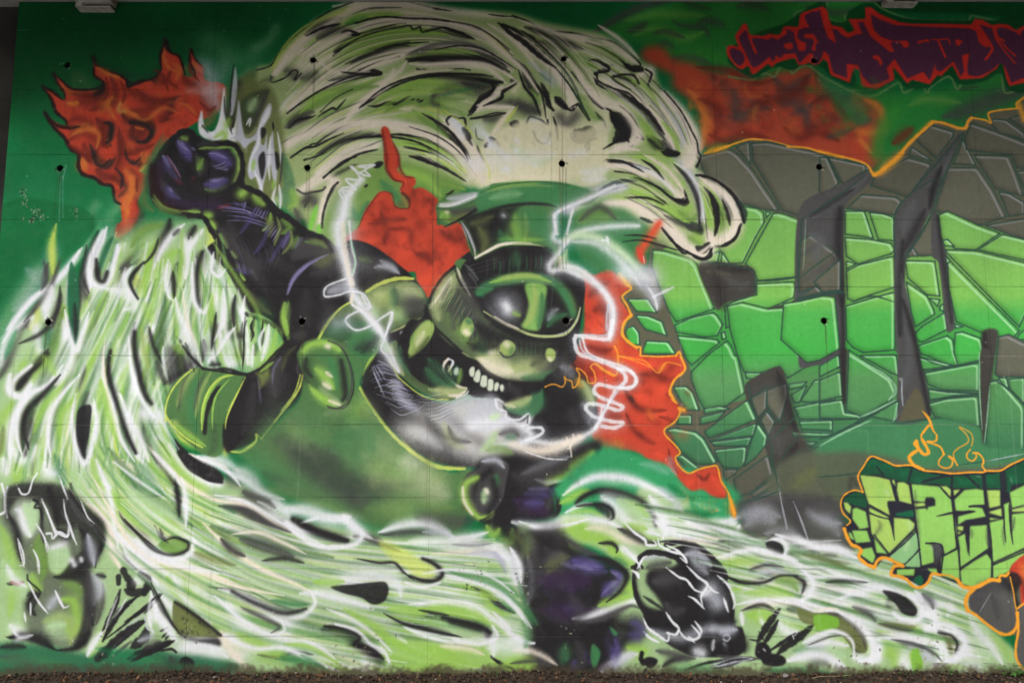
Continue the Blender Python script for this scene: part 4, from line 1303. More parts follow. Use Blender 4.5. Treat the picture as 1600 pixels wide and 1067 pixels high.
MURAL.append('''
# second pass on the left flames
@0 0 2.667
a r 22 t .8 430 360 400 400 300 390
a K 22 t .8 430 340 420 380 390 395
a r 18 t .85 440 320 450 380 430 420
a o 16 t .7 410 280 460 310 500 320
a o 20 t .6 470 400 450 440 480 500
a o 16 t .7 280 430 330 430
a r 18 t .8 500 340 520 380 510 430
a K 14 t .8 520 330 560 350 600 340
a r 24 t .8 560 370 640 420 720 410
a o 20 t .6 520 450 600 500 680 450 740 470
a r 18 t .9 510 470 540 510 620 520 640 540
a K 20 b .9 540 510 600 520 630 550 610 590 570 590
a r 40 c .7 575 545 590 555
a o 12 t .7 560 530 600 540
a K 18 t .9 430 510 460 520 460 580 430 600
a r 20 t .9 400 500 430 560 430 610
a o 22 t .7 300 560 360 540 410 560 400 620
a r 22 t .85 280 600 340 640 380 680
a K 16 t .8 380 620 400 680 430 690 460 660
a o 16 t .8 340 660 360 690
a r 16 t .85 490 550 500 640 480 700
a K 14 t .8 520 620 530 660 560 680 600 640
a o 20 t .7 590 640 600 680
a r 20 t .85 400 700 440 730 500 760
a K 16 t .8 480 700 510 740 500 790
a o 20 t .8 540 740 550 800 530 860
a r 14 t .8 570 740 570 800
a r 18 t .8 640 290 680 320 700 380
a K 30 t .5 640 340 660 310
a r 18 t .8 720 280 700 330 740 370
a o 16 t .7 680 240 700 280 740 300
a r 14 t .8 800 240 790 290 830 340
a w 34 t .3 860 280 880 340 900 420
a O 20 t .7 900 450 880 500 840 530
a r 16 t .8 830 420 870 460 900 440
a o 14 t .6 740 430 780 440 820 480
a RB 14 t .6 700 490 760 470 820 500
# smoky green rim between flames and fist
a GM 30 t .5 680 560 640 640 620 740 620 820 680 880
a HB 12 t .4 660 620 630 700 620 780
''')
MURAL.append('''
# white wash and green around legs, body background
@640 600 4
f GL 30 1 1180 420 1400 440 1560 500 1900 560 2100 760 2000 1000 1600 900 1200 760 900 760 880 640 1100 540
a p 90 c .3 1250 600 1450 560 1700 700
''')
MURAL.append('''
@400 400 4
# shoulder arm dark
f K 6 1 0 -150 120 -100 340 20 460 -40 490 -55 600 -100 720 -70 840 10 900 60 960 110 1060 240 1060 400 1000 600 900 700 600 640 460 560 380 560 260 640 180 700 100 640 180 560 160 500 110 420 40 372 -40 350 -100 260 -180 100 -300 -60
@200 180 4
# fist and forearm
a GM 30 c .4 340 110 180 220 140 380
f K 10 1 320 110 380 100 440 150 520 180 640 180 700 230 720 320 710 430 800 480 900 580 960 620 1120 730 1220 790 1290 840 1200 900 1000 1090 700 1070 640 900 560 760 470 640 380 610 240 600 160 520 140 400 150 320 200 250 250 180
a PU 90 c .7 200 300 180 420 260 520 400 560 560 560
a Kr 50 c .9 150 320 140 420 180 520 280 590 400 620
a V 90 t .8 310 160 350 220 400 280
a v 30 t .8 310 160 340 200 400 260
a k 60 t .7 420 240 440 300 440 380
a V 110 t .9 500 250 580 270 640 310
a v 40 t .7 500 300 560 330 620 340
a v 30 t .6 480 250 540 240 620 270
a V 90 t .8 480 430 560 450 620 400
a v 50 t .6 510 400 560 410
a M 40 t .7 480 460 540 480 620 440
a L 34 c .8 650 200 690 260 690 340 660 420
a L 26 t .8 440 210 520 200 640 200
a M 60 t .8 430 340 460 290 470 260
a L 40 t .7 330 140 370 150
a v 24 t .8 210 240 270 320 310 400
a V 50 t .7 230 260 260 340 320 410
a V 60 t .7 240 440 280 500
a v 30 t .6 250 460 280 490
a rd 30 t .7 390 420 410 390
a rd 24 t .5 290 400 340 430
a rd 24 t .6 560 580 640 560
a K 60 t .9 280 180 300 300 340 380 460 440
a K 40 t .9 400 220 460 240 500 320 600 360
a K 40 c .9 460 490 560 490 660 440 700 380
a L 16 c .6 160 500 220 570 320 600 380 600
a L 30 t .8 380 600 450 605
a L 50 t .9 480 620 520 630
a L 40 t .9 510 660 550 710
a L 40 t .9 570 740 620 830
a L 30 t .9 640 850 680 890
a L 36 t .9 650 910 690 990 730 1030
m V,v 8 10 .8 | 540 540 700 560 800 600 870 640 | 600 660 720 660 800 680 870 700
a L 70 t .9 700 500 730 470
a L 60 t .8 780 500 850 560
m V,v,K 9 14 .8 | 650 530 690 570 | 720 600 740 530
m V,v,K 9 14 .8 | 770 620 800 560 | 850 650 880 590
a L 36 t .8 890 610 880 690 840 720
a M 50 t .8 960 650 1010 700 960 740
m V,v,K 9 14 .8 | 830 720 900 660 | 900 800 960 700
m V,v,K 9 10 .8 | 940 830 1010 700 | 960 860 1030 720
a M 50 t .7 1060 760 1030 830
a v 14 t .6 1090 760 1060 830
m V,v,K 10 14 .7 | 680 900 700 1000 | 760 950 790 990
a k 110 t .7 560 700 720 880 800 1020
f k 20 .8 1080 780 1180 770 1270 840 1180 880 1020 900
a M 30 t .6 1100 790 1200 800 1240 830
s K 30 c .95 330 105 260 160 200 240 150 320
s K 34 c 1 320 108 380 100 440 150 520 180 630 175 690 220 715 320 710 430 760 460 840 500 920 590 1000 640 1120 730 1220 770 1290 840
s K 30 c 1 380 625 470 640 520 720 580 810 640 900 700 1040
s K 20 t .8 380 610 240 600 160 540 140 440
@400 400 4
# shoulder ball
f K 10 1 190 240 260 120 360 40 500 0 600 -20 760 -10 860 60 900 110 860 140 700 200 500 320 400 440 340 540 220 560 180 480 165 320
a k 140 c .6 400 40 560 20 760 80
a O 60 t .6 360 50 440 10 520 0
a w 50 t .6 740 70 820 60 880 100
a M 40 t .4 640 10 720 30
a v 24 t .7 190 240 240 130 330 50
a k 60 t .7 400 460 480 400
a k 70 t .7 240 500 300 480
a L 40 t .9 200 290 180 380 200 480
a M 30 t .7 190 470 200 520
s K 24 c 1 -60 360 40 400 120 440 170 500 190 560
# elbow arm dark below
@200 450 4
f K 20 1 1000 350 1100 380 1140 540 1060 700 960 800 820 930 700 1010 600 1020 560 850 640 600 760 540 900 420
a k 60 t .8 950 420 910 560 920 680
a v 16 t .5 960 430 910 500 900 600
a M 40 t .8 820 540 850 560 870 520
a O 60 t .7 840 600 870 500
a v 14 t .4 810 560 820 640 830 720
# breast plate
@200 450 4
f GA 12 1 1180 320 1260 180 1380 90 1500 20 1700 -20 1800 0 1760 180 1580 320 1460 560 1450 620 1600 850 1800 1040 2000 1150 2140 1130 2160 1200 2080 1500 1900 1560 1600 1500 1300 1400 1100 1330 900 1200 700 1040 640 1020 820 950 960 820 1070 700 1090 540 1060 400
a L 160 t .5 1420 860 1460 760 1480 700
a L 120 t .35 1000 860 1100 920 1300 960
a O 130 t .5 1460 760 1500 860 1560 960
a GM 160 t .5 1060 900 1300 1000 1500 1080
a k 160 t .75 900 940 1100 1040 1300 1060
@200 650 2.667
a k 150 c .6 720 180 820 240 980 320 1060 340
a k 110 t .6 760 200 880 300 1040 340
a L 150 t .35 1040 200 1160 240 1300 260
a C 80 t .25 1150 190 1250 300 1340 330
a M 120 t .5 1000 380 1200 400 1340 380
a O 130 t .4 1200 230 1280 320
a GM 140 t .5 500 160 620 260 740 330
a GM 130 t .5 900 100 1000 60 1000 160
a M 60 t .5 560 300 700 320 900 400
a k 80 t .5 1200 400 1360 440 1440 420
a w 60 t .35 1150 170 1240 230
@200 450 4
s K 14 t .6 1600 850 1800 1050
# knee roundel (left)
f GA 6 1 1070 440 1100 380 1180 340 1280 330 1340 380 1390 480 1400 600 1390 680 1350 740 1260 740 1160 640 1100 560
a L 50 b .9 1090 420 1140 370 1260 350 1300 400
a C 34 c .8 1240 370 1250 375
a GM 60 t .8 1180 430 1240 430 1280 480 1290 540
a K 60 c .8 1120 460 1110 520 1160 560
a K 50 t .9 1310 420 1340 540 1350 640 1360 690
a GM 20 t .8 1360 520 1380 620 1370 680
a K 40 t .5 1180 600 1240 580
a L 70 t .9 1180 480 1240 560 1260 600
a C 34 t .9 1210 570 1260 590
a C 20 t .8 1230 540 1240 550
a L 60 t .9 1130 600 1220 680 1310 720 1360 710
a C 26 t .9 1200 630 1280 680 1340 720
a k 20 t .8 1060 460 1060 520 1100 560
s K 8 c .9 1280 330 1340 380 1390 480 1410 600 1390 690 1350 745 1290 750 1240 730
# yellow-lime edges
s y 12 b .9 1090 540 1070 620 1020 700 940 800 830 940
s y 8 c .8 1075 540 1040 650 960 760
a y 16 t .9 830 940 800 910 800 950 760 990 700 1020 620 1015
s y 9 c .9 800 910 800 950 750 990 700 1022 625 1012
a y 40 c .6 600 1000 605 1040
s L 12 c .9 1185 320 1220 250 1290 160 1380 95
s y 14 c .95 1570 330 1540 400 1500 470 1470 540
s L 24 t .8 1580 340 1520 440 1465 570
s y 20 c .9 1450 620 1500 700 1600 850 1700 960 1800 1040
@640 600 4
s y 24 c .95 -240 40 -140 160 0 400 60 450 140 500 220 520 340 520
@400 400 4
s y 24 b .9 690 220 780 170 880 140 980 140
s K 8 c .9 860 170 980 155
# left cuff
@200 450 4
f k 30 .9 190 560 240 380 330 330 420 480 300 600
f K 20 .9 240 600 250 400 300 370 400 470 330 560
a M 60 t .7 240 360 340 380 380 440
f GA 5 1 420 495 560 510 740 550 700 640 640 740 600 860 600 950 560 1067 480 1040 400 990 300 920 240 840 230 740 260 640 320 560
a L 90 t .7 440 520 560 540 520 600
a L 60 t .8 320 580 260 680 240 780
a L 60 t .8 260 840 340 940 460 1000
a p 50 t .7 270 820 320 880
a y 20 t .7 250 830 320 930 440 990 540 1060
a GM 70 t .7 380 620 360 760 420 880
a L 30 t .8 420 500 400 600 420 700
f K 3 .95 580 600 560 680 530 760 520 860 520 900 460 900 460 780 480 720 520 650
a GM 50 t .8 560 640 620 740
s L 24 t .9 660 540 560 570 500 650 460 760 460 890
s L 12 t .9 600 600 560 680 530 780 530 860
a L 60 t .9 600 580 680 580 700 600
f K 4 .95 740 560 800 560 800 880 700 1000 610 960 600 860 660 740 700 660
s L 12 t .9 735 560 680 660 640 740 600 860
f K 20 .9 560 860 640 860 680 960 640 1010 580 980
a M 60 t .6 400 900 480 940 560 960
s K 8 t .8 630 560 560 590 510 660
s K 20 c .9 440 500 560 505 680 530 760 550 830 500 900 430 980 340
s y 10 c .8 420 495 320 570 250 680 230 760 235 830
a L 26 c .6 820 490 900 420 960 340
''')
MURAL.append('''
# lower flow base (before figure's knee etc.)
@200 650 2.667
f p2 20 1 0 0 150 20 190 150 280 180 380 250 500 290 640 400 740 440 900 470 1000 520 1100 490 1240 470 1400 500 1480 520 1600 560 1640 1080 -560 1080 -560 0
@760 790 4
f p2 24 1 460 60 700 60 900 -10 960 -120 1100 -160 1240 -100 1300 40 1450 80 1600 110 1800 60 2200 120 2400 220 3000 440 3100 700 3400 1100 700 1100 -100 1080 -260 1080 -260 300 200 260 240 560 320 800 560 800 700 640 860 560 860 400 640 240 440 260
@0 0 1
m L,p,LF,W,GF 12 40 .6 | 175 360 130 480 60 620 10 760 | 345 350 360 460 300 560 240 640 200 760
m L,GF,W,LF,p 9 46 .6 | 60 500 20 620 -10 760 | 250 420 230 560 260 700 330 800
m p,L,GF,W 10 30 .6 | 230 400 200 560 180 700 220 800 | 330 380 400 480 420 540
m L,p,LF,W,GF,C 11 60 .6 | 180 640 260 760 400 830 560 850 800 840 | 60 700 140 830 260 940 420 1010 620 1050
m L,W,LF,GF,p 9 50 .6 | 300 760 460 830 640 850 830 850 | 280 860 460 930 640 960 840 1010
m L,GF,p,LF,W 10 34 .6 | 300 900 460 960 620 1000 860 1060 | 240 960 380 1020 500 1060
m L,W,GF,p,LF 11 40 .6 | 950 770 1060 790 1150 850 1300 840 | 1000 880 1150 880 1300 900 1420 950
m L,W,GF,p,LF 11 46 .55 | 1150 840 1300 850 1420 890 1580 960 | 1150 960 1250 980 1400 1030 1560 1050
a k 14 t .35 100 560 60 660 50 740
a GF 20 t .5 210 470 190 580 170 680
a GF 20 t .5 150 560 130 660 140 760
a GF 20 t .5 380 840 520 880 640 900
a GF 20 t .5 330 960 440 1000 540 1020
a GF 16 t .5 560 930 700 960 800 1000
@0 500 4
a p 100 t .6 60 300 200 300 300 200
a W 70 b .8 200 -20 80 60 20 180 10 280
a k 60 t .8 180 0 120 120 40 280 -20 380
a H 40 t .5 100 60 60 160 30 240
a W 60 c .8 220 40 240 120 250 180
a p 90 t .7 160 60 140 180 100 280
a G2 80 t .7 300 40 300 120 280 180
a L 60 t .7 370 60 330 180 280 260 220 340
a K 50 t .9 300 180 240 260 180 340 120 420 90 440
a K 70 c .7 120 400 140 370
a W 40 b .95 60 340 50 430 90 470 150 460 200 380
a L 60 t .8 300 220 250 300 200 400
a L 60 t .6 160 260 120 320
f K 10 .9 420 0 500 0 495 60 490 120 460 160 440 130 430 60
a W 80 t .95 390 0 420 120 450 180 500 140 530 40 540 -20
a W 120 t .8 450 160 420 240 300 380 160 480
a k 30 t .9 400 290 370 380 300 450 220 520 150 600
a L 70 t .8 440 330 360 440 280 540 200 640 180 760
a K 50 b .9 190 560 150 640 140 740 160 840
a k 80 t .7 200 560 180 660 180 780
a W 60 t .95 240 420 140 520 80 620 60 740 60 860
a L 60 t .7 80 520 0 620 -40 720
a O 40 t .6 20 660 10 760 -10 860
a W 60 b .8 80 800 130 880 200 840 220 790
a W 60 t .95 460 360 360 480 310 580 290 700 280 860
a w 40 t .7 340 560 330 700 320 820
a L 80 t .9 520 330 440 420 400 540 380 660 380 800
a y 30 t .5 430 620 420 760 420 900 440 1040
a L 60 t .8 640 100 560 240 500 340
a p 60 t .8 700 40 640 140 600 260
a k 40 t .8 530 280 510 400 500 500
f K 10 .9 560 440 570 560 560 700 545 780 530 860 500 800 470 700 490 560 520 460
a k 30 t .7 500 460 490 600 500 700
a W 50 t .95 480 460 450 600 460 740 490 820 530 880 560 840 570 760
a W 60 t .9 570 520 600 620 590 740 580 800
a L 60 t .8 610 440 640 600 680 760 740 900 800 1020
a y 14 t .9 640 260 645 460 690 640 730 820 770 930 810 1010
a K 50 t .9 690 140 660 300 680 420
a K 60 t .95 660 240 690 380 720 520 760 640 800 760 850 840
a W 40 t .9 730 100 740 200 720 300
a W 30 b .9 635 420 690 580 740 700 820 820 880 860
a W 90 t .9 740 460 780 560 840 680 880 800 900 900
a L 50 t .8 760 200 740 320 760 440
a W 60 t .95 780 160 800 320 840 440 900 540 960 600
a K 50 b .95 840 20 840 160 860 300 890 420 930 520
a L 70 t .9 880 40 900 180 930 300 980 420
a y 40 t .8 920 300 930 380 950 420
a K 50 t .9 880 380 910 460 940 530
a W 100 c .8 900 560 960 620 980 640
a k 50 t .9 920 40 960 160 1010 280 1040 380
a W 30 t .9 940 0 980 80 1030 20
a w 24 t .9 1030 160 1020 260 1040 390
a K 60 t .9 1010 40 1000 120 980 200
f k 20 .9 1060 240 1100 160 1180 200 1210 290 1100 400 1040 360
a M 60 t .8 1080 170 1150 200 1180 260
s K 20 t .8 1100 100 1160 170 1210 250
a W 60 t .9 1150 40 1180 160 1230 260 1270 300
a K 40 t .9 1270 120 1270 200 1260 260
a K 50 t .8 1360 20 1340 120 1320 190
a W 50 t .9 1380 80 1350 200 1300 260
a p 60 t .7 1420 140 1400 220 1380 280
a W 80 c .7 1430 250 1440 260
a K 40 t .6 1320 260 1380 280
a K 60 t .8 1440 0 1460 80 1520 100
s K 12 t .9 1540 0 1520 80 1530 180 1515 280
s K 16 t .9 1590 0 1575 60 1565 110
a K 34 t .8 1600 140 1590 220
a W 40 t .8 1550 180 1560 280
a L 50 t .8 1500 160 1480 260
a p 90 t .8 900 640 960 700 1040 760
a k 40 t .8 890 640 910 740 960 840
a v 40 t .9 960 840 1040 930 1100 1000 1140 1040
a W 70 t .9 980 720 1000 800 1060 900
a L 70 t .8 1000 760 1080 860 1180 980 1300 1040
a W 60 b .9 1060 780 1120 880 1200 960 1300 1010 1380 1020
f K 6 .95 1090 740 1130 780 1200 840 1300 890 1370 940 1400 990 1360 1010 1290 1000 1200 930 1130 860
a C 30 t .9 1180 830 1280 870 1400 910 1440 960
a W 60 t .8 1240 850 1400 880 1500 960
a W 80 t .9 1480 930 1540 960 1600 1020
a k 80 t .7 1420 960 1460 1000 1500 1020
a W 70 t .9 560 860 600 960 700 1060
a W 90 c .7 480 860 520 900
a L 50 t .8 570 860 600 980 660 1060
a p 120 t .7 460 920 480 1000 460 1060
a L 80 t .8 100 900 110 960 100 1020
a W 70 t .8 20 860 40 960
a W 80 t .9 280 880 300 940 360 960
a G2 60 t .5 340 840 380 960 400 1040
a p 60 t .8 820 900 900 980 1000 1040
a C 40 t .8 700 880 780 900 860 940 960 1010 1020 1050
a GM 60 t .6 760 940 840 1000 920 1040
a L 60 t .6 1040 900 1020 980 1060 1040
a C 14 c .8 710 885 770 870
@0 760 4
a L 100 t .8 700 20 740 120 800 220 900 320
a L 120 t .8 840 60 980 160 1060 240 1140 300
a p 100 t .7 820 60 920 140 1020 200
a GM 60 t .5 840 0 920 40 1000 30
s K 14 t .7 900 60 1020 50
a K 50 e .9 1100 0 1120 80 1125 190
a W 40 t .95 1150 20 1150 120 1160 240
a K 30 t .9 740 150 800 240 900 310 960 380 1040 420
f GM 8 .9 960 390 1040 320 1100 310 1170 360 1150 410 1080 425 1000 410
a M 60 t .8 1040 350 1120 370
a L 24 t .8 1030 380 1120 390
s K 30 t .95 965 240 1000 300 1020 325 1080 315 1150 340 1170 380 1120 415 1060 425 980 400 900 320
a W 50 e .95 900 380 1000 430 1100 450 1190 430 1220 370 1200 290
a C 50 t .95 640 180 700 300 800 380 940 460 1100 500 1300 540 1600 580
a W 80 t .9 720 280 820 380 900 460 960 580
a C 50 t .95 540 100 620 160 680 260 700 400 760 520
a k 26 t .9 760 380 800 460 860 520
a L 40 t .9 1000 480 1100 510 1300 560 1500 610
a L 50 t .9 1040 560 1080 640 1140 720
a W 40 t .8 1080 540 1120 640 1200 740 1320 860
a W 60 t .9 960 560 1000 660 1080 760 1180 840 1300 920
a L 60 t .8 1140 560 1200 680 1320 800 1440 880
a C 30 t .8 1180 780 1260 840 1360 920 1500 990 1600 1040
a GM 60 t .5 1280 620 1340 660 1400 720
s K 12 t .9 1300 620 1400 640 1500 660 1600 720
a W 80 c .7 1480 1060 1560 1020
f O 6 .9 1090 700 1180 760 1260 840 1340 910 1380 930 1360 950 1240 935 1120 900 1080 860
a K 26 t .95 1160 760 1240 830 1320 900 1390 930
a K 40 t .95 1110 910 1200 940 1300 950 1380 950
a K 40 c .9 1310 960 1360 970
a K 26 t .9 940 620 980 720 1030 800 1090 880
a W 130 c .8 1150 1000 1240 1020 1320 1040
a W 60 t .9 960 700 980 800 1040 860 1100 960
a L 60 t .9 1120 840 1200 880 1280 920
a C 90 t .7 1380 900 1440 1000 1500 1080
a W 60 t .8 1400 920 1500 960 1600 990
@200 650 2.667
a K 26 t .9 100 160 160 220 200 290 215 340 205 400
a C 24 t .8 60 100 150 200 250 290 360 330 480 350 560 400
a L 50 t .8 120 100 180 200 260 280 360 340
a W 30 t .9 360 330 480 360 560 390 660 440 760 500 860 540
a K 50 t .9 400 370 470 380 540 410 600 450
a k 70 t .7 480 400 560 440 680 470 740 520
a w 40 t .9 440 250 520 270 560 320 640 370
a k 90 t .8 480 310 560 350 620 370
a W 40 t .8 600 350 650 380 670 420
a W 60 t .9 660 380 760 400 860 430 920 420
a K 60 b .9 690 430 760 480 840 510 910 515
a W 34 b .95 660 440 780 520 880 550 930 540 950 510
a W 60 t .9 900 410 950 470 1000 500
a k 40 t .8 940 500 1020 510 1060 520
a GM 60 t .7 300 330 400 360 440 400
a L 70 t .8 260 340 340 390 400 450
a W 30 t .7 340 400 420 460 540 470 600 500
a C 30 t .8 400 470 500 460 580 490 680 550
a k 110 t .8 470 500 560 530 700 570
a K 60 t .8 620 560 680 580 720 600
a L 60 t .8 560 600 640 610 720 600
a K 30 t .8 600 650 640 655 680 650
s y 14 t .4 250 340 350 430 460 520
a K 40 b .9 340 470 400 520 450 570 480 590
a L 60 t .8 300 420 340 480 400 540
a C 50 t .95 400 540 500 620 620 690 740 740
a C 30 t .9 360 660 500 700 620 720 750 740
a O 50 t .6 260 570 350 600 440 620
a GM 60 t .9 620 720 700 760 750 770
a L 60 t .8 520 720 600 760 680 780
s K 12 t .8 380 710 480 730 560 780 620 810
a k 40 b .9 440 720 540 780 620 800 700 800 750 780 755 750
a W 40 b .95 460 740 560 810 660 835 740 820 790 770 770 730
a W 110 c .7 820 760 900 780 960 790
a GM 40 t .8 500 820 560 870 620 890
a L 60 t .8 440 780 520 830 600 870
a k 20 t .7 470 800 560 830 630 880 620 900
a W 50 b .95 420 800 500 880 580 920 660 900 660 850
a W 50 t .8 560 930 700 950 800 970
a GM 30 t .5 560 960 660 980 760 990
s k 14 t .8 540 990 620 1000 700 980 770 990
a L 90 t .8 460 900 560 950 660 1000
a GM 50 t .7 640 1000 720 1020 780 1050
f O 8 .8 820 890 900 880 980 950 1060 1000 1060 1020 980 1010 960 960 900 930
a K 26 b .95 810 885 870 880 930 910 950 950 1000 970 1060 1010
a K 40 c .8 940 930 960 940
a K 40 c .8 1020 990 1050 1010
a W 16 b .9 830 860 900 870 960 910 1000 950 1070 990 1085 1030
f K 6 1 960 700 1040 695 1080 720 1085 750 1050 780 1010 780 970 760 900 740 860 715 900 705
a K 24 t .9 840 700 920 715 980 700
a W 24 t .9 820 680 920 690 1020 670 1100 700 1120 760 1080 800
a W 50 t .8 720 650 860 670 960 650 1060 660
a L 50 t .8 780 570 900 560 1000 590 1100 600
a y 60 t .7 740 590 860 590 960 580
a W 90 t .8 1080 640 1140 720 1130 800
f y 8 .7 1080 540 1180 590 1260 640 1260 660 1180 650 1120 600
s K 12 t .8 940 590 1020 605 1090 605 1130 620
a K 24 b .9 1120 620 1160 660 1210 680 1270 680 1300 650 1280 610 1220 590
a W 30 t .9 1150 640 1200 670 1270 640
s y 12 t .7 1000 510 1100 555 1180 590
s k 10 t .8 1000 505 1080 540
a W 50 t .9 1060 480 1150 450 1250 450 1340 480
a k 40 t .8 1050 490 1140 485 1220 475 1340 490
a k 40 t .5 1380 530 1500 530
a W 40 t .7 1340 510 1440 500 1500 480
a v 30 t .4 1450 560 1540 590 1570 620
a W 80 t .6 1200 540 1400 560 1560 580
a GM 16 t .5 1320 640 1440 660 1560 700
a W 20 t .9 1320 660 1440 680 1600 740
a W 90 t .8 1140 760 1260 740 1380 720
a L 70 t .9 1180 830 1300 800 1420 840
a L 70 t .8 860 800 960 850 1060 920 1160 960
a W 30 t .8 920 800 1040 860 1160 940
a L 50 t .8 1100 850 1180 900 1300 950 1400 970
a K 30 t .95 1070 820 1160 860 1260 890 1360 910
a W 40 t .8 1160 880 1260 910 1400 940 1500 920 1530 880
a K 30 b .9 1340 850 1420 870 1490 890 1500 910
a K 24 t .8 1180 810 1260 820 1340 830
a W 24 t .9 1200 790 1360 780 1480 830 1530 880
a L 50 t .8 1440 780 1540 860 1600 920
a k 24 t .8 1430 710 1500 750 1560 790
a L 30 t .8 1340 700 1440 720 1560 820 1600 820
a W 70 t .7 1540 860 1600 900 1620 1000
a L 110 t .8 1060 1000 1200 1000 1400 1020
a L 90 t .7 1400 960 1500 1000 1560 1040
s K 12 t .9 1510 1000 1560 1030 1600 1050
a C 30 t .6 780 960 900 1000 960 1040
a W 50 t .7 980 1000 1000 1060
''')
